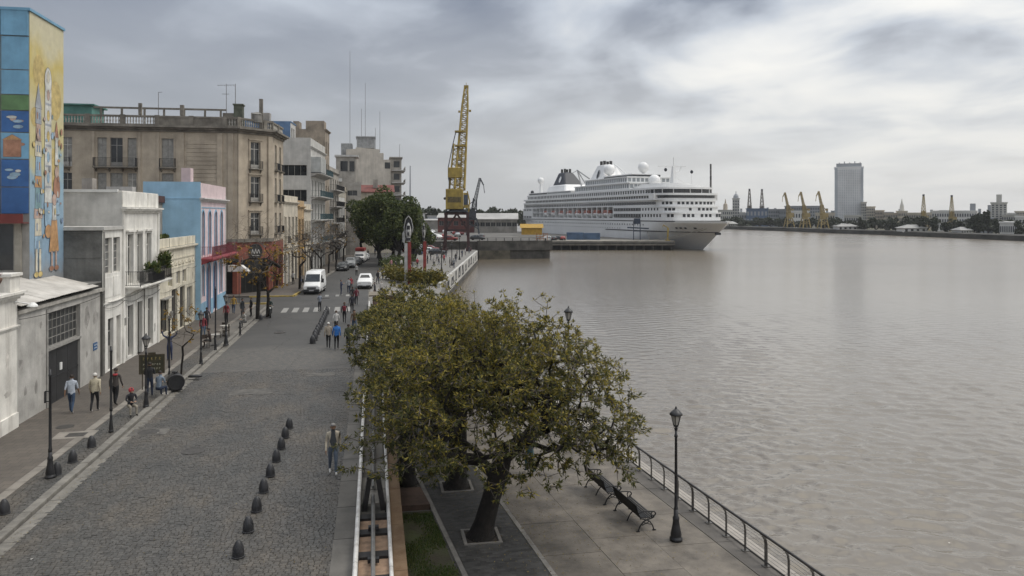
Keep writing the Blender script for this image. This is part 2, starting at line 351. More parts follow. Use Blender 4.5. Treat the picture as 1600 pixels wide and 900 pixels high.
# the plaza paving behind the promenade
plaza = mat('plaza paving', (0.20,0.19,0.175), 0.8, 0.15, 0.4, col2=(0.15,0.142,0.13))
m = MB(); m.poly(*[(x,y,-0.01) for x,y in [(-0.9,60),(0.3,60),(0.3,63.1)]+[(x-0.4,y) for x,y in shore]+[(6,199),(4,160),(0.5,120),(-0.4,97)]]); struct(m.build('plaza_paving', plaza))
# road
road_m = roadmat()
m = MB(); m.poly(*[(x,y,0.0) for x,y in [(-10.3,-30),(-0.45,-30),(-0.45,60),(-0.7,97),(0.4,120),(4,160),(9,199),(30,300),(14,300),(-1,199),(-4.4,150),(-8.5,92),(-8.5,88.8),(-10.3,82.2)]])
m.poly((-8.5,88.8,0),(-80,88.8,0),(-80,82.2,0),(-10.3,82.2,0))
road = struct(m.build('road', road_m))
random.seed(4)
# setts: the 300 nearest as single stones, the others one mesh
stones = []
y = 17.0
while y < 47:
    rh = random.uniform(0.112, 0.138); x = -9.78+random.uniform(-0.2, 0)
    while x < -1.15:
        w = random.uniform(0.12, 0.215)
        stones.append((x+w/2, y+rh/2, w-0.012, rh-0.011)); x += w
    y += rh
def stone_geo(m, x, y, w, h, rnd, zt):
    dx = [rnd.uniform(-0.008,0.008) for _ in range(8)]; a, b = w/2, h/2; e = 0.016
    t = [zt+rnd.uniform(-0.006,0.006) for _ in range(4)]
    i = m.V((x-a,y-b,-0.005),(x+a,y-b,-0.005),(x+a,y+b,-0.005),(x-a,y+b,-0.005),
            (x-a,y-b,t[0]-.012),(x+a,y-b,t[1]-.012),(x+a,y+b,t[2]-.012),(x-a,y+b,t[3]-.012),
            (x-a+e+dx[0],y-b+e+dx[1],t[0]),(x+a-e+dx[2],y-b+e+dx[3],t[1]),(x+a-e+dx[4],y+b-e+dx[5],t[2]),(x-a+e+dx[6],y+b-e+dx[7],t[3]))
    for q in ((8,9,10,11),(0,1,5,4),(1,2,6,5),(2,3,7,6),(3,0,4,7),(4,5,9,8),(5,6,10,9),(6,7,11,10),(7,4,8,11)): m.F(*[i+k for k in q])
def py_of(x, y, z=0): return HOR+FOC*(CAM_H-z)/depth(x, y)
vis = [s for s in stones if py_of(s[0], s[1]) < 899]
vis.sort(key=lambda s: depth(s[0], s[1]))
near, rest = vis[:300], vis[300:]+[s for s in stones if py_of(s[0], s[1]) >= 899]
sett_o = cobblemat('sett stone single', False); sett_i = cobblemat('sett stone field', True)
protos = []
for k in range(6):
    mm = MB(); stone_geo(mm, 0, 0, 0.182, 0.134, random, 0.022); me = bpy.data.meshes.new('sett'); me.from_pydata(mm.v, [], mm.f); me.materials.append(sett_o); protos.append(me)
for k, s in enumerate(near):
    o = link('sett', protos[k % 6], road, (s[0], s[1], random.uniform(-0.006, 0.006))); o.scale = (s[2]/0.182, s[3]/0.134, 1)
m = MB()
for s in rest: stone_geo(m, *s, random, 0.022+random.uniform(-0.006,0.006))
stuff(m.build('sett_field', sett_i, road))
# smooth concrete strip along the kerb wall, in poured bays
strip_m = mat('poured concrete strip', (0.125,0.117,0.105), 0.8, 0.16, 1.1, objrand=0.1, bump=0.15)
y = 15.0; k = 0
while y < 60:
    mm = MB(); mm.box(-1.12, y+0.015, -0.01, -0.53, y+2.38, 0.035); mm.build('kerb_slab', strip_m, road); y += 2.4
# manhole lids and patches in the road
lid_m = mat('cast iron lid', (0.06,0.055,0.05), 0.6, 0.2, 8)
for (x, y, r) in ((-9.35, 34.6, 0.33), (-6.9, 31.5, 0.34), (-5.2, 86.5, 0.36), (-7.2, 62.0, 0.34)):
    mm = MB(); mm.lathe([(r+0.1,0.0),(r+0.1,0.036),(r,0.038),(r,0.033),(r*0.5,0.033),(r*0.5,0.036),(0.02,0.036)], 20, (x,y,0)); mm.build('manhole_cover', lid_m, road)
for (x, y, w, h) in ((-9.3,34.6,1.5,1.1),(-6.2,41.5,2.2,1.3),(-3.0,45.3,1.6,1.0)):
    MB().box(x-w/2,y-h/2,-0.005,x+w/2,y+h/2,0.030).build('road_patch', mat('road repair concrete', (0.115,0.108,0.098), 0.85, 0.25, 2.0, bump=0.3), road)
# zebra crossing: worn white bars
zeb = mat('worn road paint', (0.24,0.236,0.22), 0.8, 0.3, 3.0, col2=(0.2,0.195,0.185))
for k in range(7):
    x = -8.6+k*0.98; mm = MB(); mm.quad((x,74.6,0.004),(x+0.52,74.6,0.004),(x+0.42,78.2,0.004),(x-0.1,78.2,0.004)); mm.build('crossing_bar', zeb, road)
for k in range(3):
    x = -5.4+k*1.15; mm = MB(); mm.quad((x,88.3,0.004),(x+0.4,88.3,0.004),(x+0.36,90.2,0.004),(x-0.04,90.2,0.004)); mm.build('crossing_bar', zeb, road)

# ------------------------------------------------------------------ left pavement
side_m = pavemat('pavement tiles', (0.112,0.096,0.08), (0.09,0.078,0.066), (0.06,0.052,0.045), 0.4, 0.4, 0.012, 0.45)
m = MB(); m.box(-15.3,-30,-0.05,-11.95,81.9,0.12); m.box(-40,79.2,-0.05,-15.3,81.9,0.12)
pav = struct(m.build('pavement', side_m))
m = MB(); m.prism([(-90,89.2),(-8.9,89.2),(-4.9,150),(-1.6,199),(-20,199),(-90,199)], -0.05, 0.12)
pav2 = struct(m.build('pavement', side_m))
band_m = mat('pale stone band', (0.225,0.205,0.178), 0.75, 0.14, 1.5, objrand=0.12)
m = MB(); m.box(-11.6,-30,-0.05,-10.56,80.9,0.085); m.build('setting_bed', earth, pav)
m = MB(); random.seed(9); y = 18.0; fld = []
while y < 60:
    rh = random.uniform(0.13,0.16); x = -11.6
    while x < -10.62:
        w = min(random.uniform(0.14,0.24), -10.56-x); fld.append((x+w/2,y+rh/2,w-0.016,rh-0.016)); x += w
    y += rh
m.M = Matrix.Translation((0,0,0.085))
for s in fld: stone_geo(m, *s, random, 0.03)
stuff(m.build('sett_strip', sett_i, pav))
y = 15.0
kme = MB().box(-0.145,0.01,-0.1,0.145,1.17,0.145); ko = kme.build('kerb_stone', granite, pav, loc=(-10.41,y,0)); bevel(ko, 0.02); kmesh = ko.data
bo = MB().box(-0.165,0.008,-0.05,0.165,0.79,0.128).build('band_slab', band_m, pav, loc=(-11.77,y,0)); bmesh_ = bo.data
go = MB().box(-0.2,0.01,-0.05,0.2,1.07,0.018).build('gutter_slab', granite, pav, loc=(-10.03,y,0)); gmesh = go.data
k = 1
while y+k*1.18 < 79.8: link('kerb_stone', kmesh, pav, (-10.41+random.uniform(-.01,.01), y+k*1.18, random.uniform(-.012,.012))); k += 1
k = 1
while y+k*0.8 < 80: link('band_slab', bmesh_, pav, (-11.77, y+k*0.8, random.uniform(-.004,.004))); k += 1
k = 1
while y+k*1.08 < 79.5: link('gutter_slab', gmesh, pav, (-10.03, y+k*1.08, random.uniform(-.005,.005))); k += 1
yel = mat('yellow kerb paint', (0.42,0.30,0.06), 0.7, 0.25, 3, col2=(0.2,0.16,0.08))
for (x0, x1, y0, y1, p) in ((-14.5,-10.6,81.9,82.2,pav),):
    for k in range(4):
        w = (x1-x0)/4; MB().box(x0+k*w+.01,y0,-0.05,x0+(k+1)*w-.01,y1,0.14).build('kerb_stone', yel, p)
for k in range(4): MB().box(-13.6+k*1.2,88.9,-0.05,-12.42+k*1.2,89.2,0.14).build('kerb_stone', yel, pav2)
for k in range(9):
    a = Vector((-8.86+0.067*k*1.3, 89.4+k*1.3, 0)); o = MB().box(-0.15,0,-0.05,0.15,1.28,0.14).build('kerb_stone', yel if k < 3 else granite, pav2, loc=a, rz=-math.atan(0.067))
for k in range(60):
    y = 101.2+k*1.3; MB().box(-0.15,0,-0.05,0.15,1.28,0.14).build('kerb_stone', granite, pav2, loc=(-8.06+0.0675*(y-101.2)+0.0002*(y-101.2)**2*0.4, y, 0), rz=-math.atan(0.07))
# inspection cover with pale frame, round cover
m = MB(); m.box(-0.75,-0.55,0.115,0.75,0.55,0.128); o = m.build('cover_surround', band_m, pav, loc=(-12.1,34.3,0), rz=0.05)
MB().box(-0.36,-0.28,0.12,0.36,0.28,0.134).build('access_cover', lid_m, pav, loc=(-12.05,34.3,0))
MB().lathe([(0.36,0.11),(0.36,0.127),(0.02,0.127)], 20).build('manhole_cover', lid_m, pav, loc=(-13.0,35.7,0))

# ------------------------------------------------------------------ promenade (one metre below the street)
PA = -math.atan(0.1)*-1     # promenade axis leans left going away
def pro(u, v, z=-1.0):      # u across (metres right of the axis line), v along
    return (u-0.1*(v-20), v, z)
pro_base = mat('promenade bed', (0.12,0.112,0.10), 0.9, 0.1)
m = MB(); m.prism([(0.36,-30),(rail_x(-30)+0.55,-30),(rail_x(PRO_END)+0.55,PRO_END),(0.36,PRO_END)], -6, -1.05)
prom = struct(m.build('promenade', pro_base))
slab_m = mat('promenade slab', (0.162,0.141,0.115), 0.62, 0.2, 1.3, col2=(0.08,0.069,0.057), objrand=0.09, bump=0.2, bscale=9)
rng = random.Random(3)
for r in range(20):
    v0 = 15.2+r*2.4
    for c in range(3):
        uo = 0.0
        u0 = 5.22+c*1.83; sh = 0.1*(v0-20)
        vv = v0+(0.9 if c == 1 else 0)
        zt = -1.0+rng.uniform(-0.004,0.004)
        mm = MB(); g = 0.006
        P = [(u0+g-0.1*(vv-20), vv+g), (u0+1.83-g-0.1*(vv-20), vv+g), (u0+1.83-g-0.1*(vv+2.4-20), vv+2.4-g), (u0+g-0.1*(vv+2.4-20), vv+2.4-g)]
        mm.prism(P, -1.06, zt); mm.build('paving_slab', slab_m, prom)
    P = [(10.74-0.1*(v0-20), v0+.01), (rail_x(v0)+0.1, v0+.01), (rail_x(v0+2.4)+0.1, v0+2.39), (10.74-0.1*(v0+2.4-20), v0+2.39)]
    MB().prism(P, -1.06, -1.006).build('coping_slab', mat('dark coping stone', (0.125,0.113,0.10), 0.65, 0.2, 1.2, objrand=0.1), prom)
    P = [(rail_x(v0)+0.115, v0+.01), (rail_x(v0)+0.56, v0+.01), (rail_x(v0+2.4)+0.56, v0+2.39), (rail_x(v0+2.4)+0.115, v0+2.39)]
    MB().prism(P, -1.4, -0.98).build('edge_stone', mat('pale edge stone', (0.34,0.31,0.275), 0.7, 0.12, 1.0, objrand=0.06), prom)
# kerb lines of the paver walk
line_m = mat('paver edging', (0.22,0.205,0.185), 0.7, 0.15, 2, objrand=0.1)
for r in range(48):
    v0 = 15.2+r*1.0
    for u0 in (5.06, 2.62):
        P = [(u0-0.1*(v0-20), v0+.006), (u0+0.15-0.1*(v0-20), v0+.006), (u0+0.15-0.1*(v0-19), v0+.994), (u0-0.1*(v0-19), v0+.994)]
        MB().prism(P, -1.06, -0.985).build('edging_stone', line_m, prom)
# dark pavers, many: one mesh; square tree pits left open
pav_m = mat('dark paver', (0.07,0.067,0.063), 0.62, 0.2, 1.1, island=0.3)
TREES_P = [(3.35,24.15), (3.05,28.75), (2.55,34.6), (1.95,41.0), (1.4,48.0), (0.95,55.0)]
m = MB(); v = 17.0; r = 0
while v < 50:
    u = 2.79
    while u < 5.05:
        w = min(0.2, 5.05-u); x = u+w/2-0.1*(v-20)
        if not any(abs(x-tx) < 0.62 and abs(v+0.05-ty) < 0.62 for tx, ty in TREES_P):
            i = m.V((x-w/2+.004,v+.004,-1.0),(x+w/2-.004,v+.004,-1.0),(x+w/2-.004,v+.096,-1.0),(x-w/2+.004,v+.096,-1.0)); z = rng.uniform(-.005,.003)
            m.v[i:i+4] = [(a,b,c+z) for a,b,c in m.v[i:i+4]]; m.F(i,i+1,i+2,i+3)
        u += 0.2 if r % 2 == 0 or u > 2.8 else 0.1
    v += 0.1; r += 1
stuff(m.build('paver_field', pav_m, prom))
pit_m = mat('tree pit soil', (0.055,0.045,0.035), 0.95, 0.3, 4, bump=0.6)
for (x, y) in TREES_P:
    mm = MB(); mm.box(x-0.5,y-0.5,-1.05,x+0.5,y+0.5,-1.03); mm.build('tree_pit', pit_m, prom)
    for (a, b, c, d) in ((-.6,-.6,.6,-.5),(-.6,.5,.6,.6),(-.6,-.5,-.5,.5),(.5,-.5,.6,.5)):
        MB().box(x+a,y+b,-1.05,x+c,y+d,-0.985).build('pit_edging', line_m, prom)
# lawn bed beside the channel wall
lawn_m = mat('thin lawn soil', (0.055,0.066,0.026), 0.95, 0.3, 1.2, col2=(0.05,0.04,0.028), bump=0.6)
m = MB(); m.poly((0.86,14,-1.03),(3.0,14,-1.03),(2.6-0.1*6.6,26.6,-1.03),(0.86,26.6,-1.03)); m.build('lawn_bed', lawn_m, prom)
gm = leafmat('grass blades', (0.035,0.06,0.014), (0.07,0.105,0.024), (0.12,0.13,0.04))
m = MB(); random.seed(12)
for k in range(14000):
    y = random.uniform(18.5,26.4); x = random.uniform(0.95, 2.58-0.1*(y-20))
    if math.sin(x*3.1+y*1.3)+math.sin(y*2.3-x*2)+random.uniform(-1.2,1.2) < -0.2+(0.7 if x < 1.3 else 0): continue
    h = random.uniform(0.03,0.075); a = random.uniform(0,6.28); dx, dy = math.cos(a)*0.02, math.sin(a)*0.02
    m.poly((x-dx,y-dy,-1.03),(x+dx,y+dy,-1.03),(x+random.uniform(-.03,.03),y+random.uniform(-.03,.03),-1.03+h))
stuff(tag(m.build('lawn_grass', gm), 'thin patchy grass in the bed beside the timber-capped wall', 'grass'))
# brown landing slab beyond the lawn
rust = mat('rusty brown plate', (0.10,0.062,0.045), 0.7, 0.25, 1.5)
m = MB(); m.poly((0.88,26.75,-0.86),(1.92,26.75,-0.86),(1.7,28.5,-0.86),(0.88,28.5,-0.86)); m.quad((0.88,26.75,-1.05),(1.92,26.75,-1.05),(1.92,26.75,-0.86),(0.88,26.75,-0.86)); m.quad((1.92,26.75,-1.05),(1.7,28.5,-1.05),(1.7,28.5,-0.86),(1.92,26.75,-0.86))
m.build('landing_plate', rust, prom)
m = MB(); m.box(0.88,28.55,-1.05,1.6,62,-1.02); m.build('planting_bed', pit_m, prom)

# ------------------------------------------------------------------ kerb-side steel channel between street and promenade
ch = thing('flood_wall', 'long channel wall with white rails and central grey pipe along the street edge', 'wall', (0,0,0))
conc = mat('channel concrete', (0.22,0.205,0.185), 0.85, 0.2, 1.0, streak=0.3)
m = MB(); m.box(-0.42,12,-1.05,0.40,PRO_END+16,-0.12); m.build('channel_floor', conc, ch)
m = MB(); m.box(-0.52,12,-0.5,-0.425,PRO_END+16,0.2); m.build('kerb_upstand', conc, ch)
timber = mat('weathered timber cap', (0.165,0.11,0.064), 0.75, 0.3, 2.2, col2=(0.14,0.082,0.042), bump=0.3, objrand=0.12)
y = 14.0
while y < PRO_END-3:
    MB().box(0.50,y+.008,-1.05,0.86,y+2.99,0.02).build('timber_beam', timber, ch); y += 3.0
white_pipe = mat('chipped white rail paint', (0.66,0.65,0.63), 0.45, 0.1, 2.5, col2=(0.42,0.40,0.37), spec=0.5)
y = 14.0
while y < 78:
    m = MB(); m.cyl((-0.465,y+.01,0.27),(-0.465,y+2.98,0.27),0.066,n=12); smooth_by_angle(m.build('rail_section', white_pipe, ch))
    if y < PRO_END-3:
        m = MB(); m.cyl((0.44,y+.01,0.10),(0.44,y+2.98,0.10),0.055,n=12); smooth_by_angle(m.build('rail_section', white_pipe, ch))
    for dy in (0.4,2.4):
        MB().box(-0.50,y+dy,0.15,-0.43,y+dy+.06,0.24).build('rail_bracket', black_iron, ch)
    y += 3.0
grey_pipe = mat('grey galvanised pipe', (0.21,0.205,0.195), 0.45, 0.15, 3, metal=0.3)
m = MB(); m.cyl((-0.02,12,0.22),(-0.02,24.9,0.22),0.06,n=12); smooth_by_angle(m.build('centre_pipe', grey_pipe, ch))
m = MB(); m.cyl((-0.02,26.0,0.12),(-0.02,60,0.12),0.05,n=12); smooth_by_angle(m.build('centre_pipe', grey_pipe, ch))
pine = mat('pale pine board', (0.32,0.215,0.145), 0.8, 0.22, 3, objrand=0.15)
steel_dk = mat('dark steel plate', (0.022,0.02,0.02), 0.55, 0.2, 4)
y = 14.0; k = 0
rr = random.Random(5)
while y < 23.0:
    ln = rr.uniform(0.75,1.15)
    MB().box(-0.40,y,-0.12,0.385,y+ln,0.0).build('channel_board', pine, ch); y += ln
    MB().box(-0.41,y+.01,-0.12,0.39,y+0.36,0.07).build('cover_plate', steel_dk, ch); y += 0.38
for (yy, kk) in ((24.9,conc),(26.2,conc),(27.9,conc)):
    MB().box(-0.40,yy,-0.12,0.385,yy+1.2,-0.02).build('channel_board', kk, ch)
for yy in (18.2,20.4,22.5):
    MB().box(-0.16,yy,0.08,0.14,yy+0.16,0.19).build('pipe_clamp', black_iron, ch)
# black A-shaped trestle carrying the pipe end
m = MB(); Y0 = 24.3
for sx in (-1,1):
    m.extr([(sx*0.22,-0.1),(sx*0.38,-0.1),(sx*0.20,0.95),(sx*0.06,0.95)], Y0, Y0+0.5)
m.box(-0.22,Y0,0.95,0.22,Y0+0.5,1.02); m.build('trestle', steel_dk, ch)
# grey sheet beyond the trestle

# ------------------------------------------------------------------ fallen leaves and litter
lit = leafmat('fallen leaf', (0.06,0.045,0.02), (0.13,0.095,0.035), (0.22,0.17,0.06), 0.8, 0.0)
def litter(name, label, n, fn, seed, size=0.06):
    r = random.Random(seed); m = MB()
    for _ in range(n):
        x, y, z = fn(r); a = r.uniform(0,6.28); l = size*r.uniform(.5,1.3); d = Vector((math.cos(a)*l, math.sin(a)*l, r.uniform(-.2,.3)*l)); q = Vector((-math.sin(a)*l*.4, math.cos(a)*l*.4, r.uniform(-.2,.2)*l)); p = Vector((x,y,z+0.022))
        m.poly(p-d*.5, p+q*.5, p+d*.5, p-q*.5)
    return stuff(tag(m.build(name, lit), label, 'leaves'))
def _pl(r):
    y = r.triangular(18,36,24); u = r.triangular(2.8,10.6,5.2); return (u-0.1*(y-20), y, -0.995)
litter('fallen_leaves', 'fallen leaves scattered on the promenade paving under the trees', 2600, _pl, 4)
litter('gutter_leaves', 'dry leaves and dirt gathered along the left gutter', 900, lambda r: (-10.15+abs(r.gauss(0,0.22)), r.uniform(20,60), 0.02), 6, 0.05)
litter('road_leaves', 'few leaves and scraps lying on the cobbled road', 500, lambda r: (r.uniform(-9.5,-1.2), r.uniform(20,50), 0.03), 7, 0.05)
scr = mat('paper scrap', (0.3,0.29,0.27), 0.8, 0.1)
r_ = random.Random(12)
for k in range(5):
    x, y = r_.uniform(-9.6,-5.0), r_.uniform(22,50); o = MB(); a = r_.uniform(0,3); o.quad((0,0,0),(0.1,0.015,0.015),(0.11,0.06,0.0),(0.015,0.055,0.02)); oo = o.build('paper_scrap', scr, None, loc=(x,y,0.035), rz=a); tag(oo, f"{ORD[k]} nearest small white paper scrap on the cobbles", 'litter', 'paper scraps on the road'); oo['_y'] = y
for k, oo in enumerate(sorted([q for q in C.objects if q.name.startswith('paper_scrap')], key=lambda q: q.location.y)): oo['label'] = f"{ORD[k]} nearest small white paper scrap on the cobbles"; del oo['_y']
# ------------------------------------------------------------------ promenade railing, lamps, benches
rail_t = thing('promenade_railing', 'dark tubular riverside railing with light wires on curved posts', 'railing', (rail_x(20),20,-1.0))
rail_t.rotation_euler = (0,0,math.atan(0.09))
rail_dk = mat('railing dark tube', (0.035,0.032,0.03), 0.4, 0.15, 4, spec=0.5)
rail_st = mat('railing post steel', (0.16,0.15,0.138), 0.45, 0.15, 4, metal=0.4)
wire_m = mat('railing wire', (0.30,0.285,0.265), 0.4, 0.1, 4, metal=0.4)
LEN0, LEN1 = -4.0, 43.0
m = MB(); m.cyl((-0.16,LEN0,0.98),(-0.16,LEN1,0.98),0.04,n=10); smooth_by_angle(m.build('handrail', rail_dk, rail_t))
m = MB(); m.cyl((-0.0,LEN0,0.12),(-0.0,LEN1,0.12),0.022,n=6); m.build('bottom_rail', rail_dk, rail_t)
for k in range(6):
    z = 0.24+k*0.11; x = -0.0 if z < 0.6 else -0.06*((z-0.6)/0.3)**2
    m = MB(); m.cyl((x,LEN0,z),(x,LEN1,z),0.008,n=4); m.build('wire', wire_m, rail_t)
def post_mesh(wide):
    m = MB(); w = 0.06 if wide else 0.035; p = [(0,0),(0,0.62),(-0.03,0.80),(-0.09,0.91),(-0.16,0.96)]
    for o in ((-0.035,0.035) if wide else (0,)):
        for (a, b) in zip(p[:-1], p[1:]): m.bar((a[0],o,a[1]),(b[0],o,b[1]),0.02 if wide else 0.03,0.075)
    m.box(-0.1,-0.09,0,0.1,0.09,0.015); me = bpy.data.meshes.new('post'); me.from_pydata(m.v,[],m.f); me.materials.append(rail_st if not wide else rail_st); return me
pm = [post_mesh(False), post_mesh(True)]
k = 0; y = LEN0+0.3
while y < LEN1: link('post', pm[1 if k % 4 == 0 else 0], rail_t, (0,y,0)); y += 1.08; k += 1

lamp_glass = mat('lantern glass', (0.42,0.40,0.36), 0.25, 0.1, 5, spec=0.5)
def lamp_post(name, label, loc, h=3.9, group=None, lantern=True, base=1.0, shaft=1.0):
    t = thing(name, label, 'street lamp', loc, 0, group)
    b = base
    MB().lathe([(0.20*b,0),(0.20*b,0.09),(0.17*b,0.11),(0.165*b,0.16),(0.175*b,0.19),(0.12*b,0.45),(0.095*b,0.62),(0.105*b,0.66),(0.105*b,0.72),(0.075*b,0.76),(0.07*b,0.98)], 16).build('base', black_iron, t, True)
    hs = h-0.68 if lantern else h
    MB().lathe([(0.062*shaft,0.9),(0.066*shaft,1.0),(0.052*shaft,1.05),(0.04*shaft,hs-0.25),(0.055*shaft,hs-0.23),(0.055*shaft,hs-0.17),(0.036*shaft,hs-0.15),(0.034*shaft,hs)], 12).build('shaft', black_iron, t, True)
    if lantern:
        f = MB(); z0 = hs
        f.lathe([(0.03,z0-0.02),(0.05,z0+0.03),(0.02,z0+0.06),(0.085,z0+0.12),(0.085,z0+0.15)], 6)
        for k in range(6):
            a = math.pi/3*k; f.bar((0.085*math.cos(a),0.085*math.sin(a),z0+0.14),(0.165*math.cos(a),0.165*math.sin(a),z0+0.46),0.016)
        for k in range(4):
            a = math.pi/2*k; f.bar((0.03*math.cos(a),0.03*math.sin(a),z0-0.05),(0.08*math.cos(a),0.08*math.sin(a),z0+0.13),0.014)
        f.build('lantern_frame', black_iron, t)
        MB().lathe([(0.075,z0+0.15),(0.15,z0+0.46)], 6).build('lantern_glass', lamp_glass, t)
        MB().lathe([(0.205,z0+0.455),(0.205,z0+0.49),(0.15,z0+0.55),(0.10,z0+0.60),(0.065,z0+0.625),(0.05,z0+0.63),(0.03,z0+0.66),(0.035,z0+0.68),(0.004,z0+0.74)], 12).build('lantern_cap', black_iron, t, True)
    return t
lamp_post('street_lamp', 'black lantern lamp post on the promenade beside the riverside benches', (9.31,22.75,-1.0), 4.15)
lamp_post('street_lamp', 'black lantern lamp rising out of the near tree crown against the water', (8.37,32.6,-1.0), 6.15)
LG = 'black posts along the left pavement'
lamp_post('street_lamp', 'nearest black post without lantern on the left pavement, with side bracket', (-10.99,28.9,0.1), 3.75, LG, lantern=False, base=0.85)
br = MB(); br.bar((0,0,3.0),(-0.16,0,3.0),0.03); br.bar((-0.16,0,2.6),(-0.16,0,3.0),0.05); br.bar((0,0,2.65),(-0.16,0,2.65),0.03)
LP0 = [o for o in C.objects if o.name.startswith('street_lamp') and 'nearest black' in o.get('label','')][0]
br.build('bracket', black_iron, LP0)
lamp_post('street_lamp', 'thin black post beside the square inspection cover, no lantern', (-10.79,34.5,0.1), 3.6, LG, lantern=False, base=0.5)
lamp_post('street_lamp', 'black lantern post beside the painted signboard', (-10.57,38.7,0.1), 3.45, LG, base=0.7)
lamp_post('street_lamp', 'black post standing at the black round litter drum', (-10.75,43.6,0.1), 3.7, LG, lantern=False, base=0.5)
lamp_post('street_lamp', 'black lantern post on the pavement in front of the cream house', (-10.32,49.2,0.1), 3.25, LG, base=0.6)
lamp_post('street_lamp', 'slim black post next to the street cafe chairs', (-10.41,54.0,0.1), 4.3, LG, lantern=False, base=0.5)
lamp_post('street_lamp', 'black lantern post with flared foot in front of the pink house', (-10.1,56.0,0.1), 3.6, LG, base=0.9)
bo1 = thing('short_post', 'short black bollard post beside the cafe table', 'bollard', (-9.9,60.5,0.1)); MB().lathe([(0.07,0),(0.07,0.8),(0.05,0.83),(0.09,0.88),(0.07,0.97),(0.01,1.0)],10).build('post_body', black_iron, bo1, True); MB().lathe([(0.12,0),(0.12,0.06),(0.07,0.1)],10).build('foot', black_iron, bo1)

# cone bollards
cone_prof = [(r*0.88,z*0.92) for r,z in [(0.19,0),(0.195,0.04),(0.175,0.05),(0.175,0.16),(0.168,0.24),(0.145,0.33),(0.105,0.42),(0.055,0.485),(0.012,0.50)]]
bol_m = mat('black bollard paint', (0.03,0.03,0.033), 0.5, 0.25, 5, spec=0.45)
b0 = MB().lathe(cone_prof, 20).build('bollard', bol_m, smooth=True); smooth_by_angle(b0, 50); cone_me = b0.data
bpy.data.objects.remove(b0)
bol_y = [21.54,23.21,24.76,26.42,28.0,29.63,31.2,32.69,34.13]
for k, y in enumerate(bol_y):
    o = link('bollard', cone_me, None, (-3.56+random.uniform(-.03,.03), y, 0.02), random.uniform(0,6)); o.rotation_euler[0] = random.uniform(-.04,.04)
    tag(o, f"{'nearest' if k == 0 else ORD[k]+' nearest'} black pointed bollard of the row in the cobbled road" if k < 8 else 'farthest black pointed bollard of the row in the cobbled road', 'bollard', 'pointed bollards in the road')
for k, (x, y) in enumerate([(-11.05,25.7),(-10.9,29.2),(-10.88,30.6),(-10.85,32.45)]):
    o = link('bollard', cone_me, None, (x, y, 0.1), k); o.rotation_euler[1] = random.uniform(-.05,.05)
    tag(o, ['black pointed bollard at the left picture edge on the pavement','black pointed bollard at the foot of the nearest left post','black pointed bollard on the left pavement, between post and inspection cover','black pointed bollard on the pavement nearest the square inspection cover'][k], 'bollard', 'pointed bollards on the left pavement')
o = tag(link('bollard', cone_me, None, (-9.6,69.2,0.1), 0), 'black pointed bollard at the foot of the corner tree', 'bollard', 'pointed bollards on the left pavement')
# dense row of low black separators
ks = [56.4+k*1.36 for k in range(14)]
for k, y in enumerate(ks):
    o = link('bollard', cone_me, None, (-4.29+random.uniform(-.04,.04), y, 0.0), k); o.scale = (1.35,1.35,1.3)
    tag(o, f"{ORD[k]} black separator cone, counted from the near end, in the dense row before the crossing", 'bollard', 'dense row of black cones in the road')

# benches
bench_m = mat('bench iron', (0.012,0.012,0.013), 0.55, 0.2, 5, spec=0.3)
def bench(label, loc, rz):
    t = thing('park_bench', label, 'bench', loc, rz, 'iron benches facing the river')
    # local: x along the seat, front towards -y
    for sx in (-0.92, 0.92):
        f = MB(); p = lambda *q: [(sx,)+a for a in q]
        f.tube(p((-0.27,0.0),(-0.22,0.16),(-0.12,0.30),(0.0,0.36)),0.022,6); f.tube(p((0.30,0.0),(0.22,0.18),(0.10,0.31),(0.0,0.36)),0.022,6)
        f.tube(p((0.0,0.36),(-0.2,0.40),(-0.28,0.44)),0.022,6); f.tube(p((0.0,0.36),(0.2,0.42),(0.30,0.62),(0.36,0.86)),0.022,6)
        f.tube(p((0.27,0.60),(0.1,0.64),(-0.15,0.62),(-0.28,0.60),(-0.33,0.54),(-0.30,0.48),(-0.25,0.47)),0.022,6); f.tube(p((-0.2,0.42),(-0.16,0.54),(-0.22,0.61)),0.016,6)
        f.tube(p((-0.15,0.2),(0.0,0.26),(0.15,0.2)),0.015,6); f.tube(p((-0.06,0.36),(-0.08,0.29),(0.0,0.24),(0.08,0.29),(0.06,0.36)),0.013,6)
        for q in (-0.27, 0.30): f.box(sx-0.03,q-0.06,0,sx+0.03,q+0.05,0.025)
        f.build('end_frame', bench_m, t)
    if True:
        f = MB(); f.tube([(0,-0.24,0),(0,-0.16,0.2),(0,0.0,0.36)],0.02,6); f.tube([(0,0.26,0),(0,0.16,0.2),(0,0,0.36)],0.02,6); f.build('middle_leg', bench_m, t)
    for k in range(7):
        y = -0.26+k*0.072; z = 0.445-0.03*math.sin(k/6*3.14); MB().box(-0.92,y-0.024,z-0.012,0.92,y+0.024,z+0.012).build('seat_slat', bench_m, t)
    for k in range(8):
        z = 0.48+k*0.052; y = 0.225+(z-0.42)*0.31; m = MB(); m.bar((-0.92,y,z),(0.92,y,z),0.016,0.04); m.build('back_slat', bench_m, t)
    return t
brz = R(90)+math.atan(0.1)    # facing the river: front (-y local) towards +x
bench('near black iron bench of the pair facing the river', (8.55,24.5,-1.0), brz)
bench('far black iron bench of the pair, nearer the tree', (8.18,26.9,-1.0), brz)

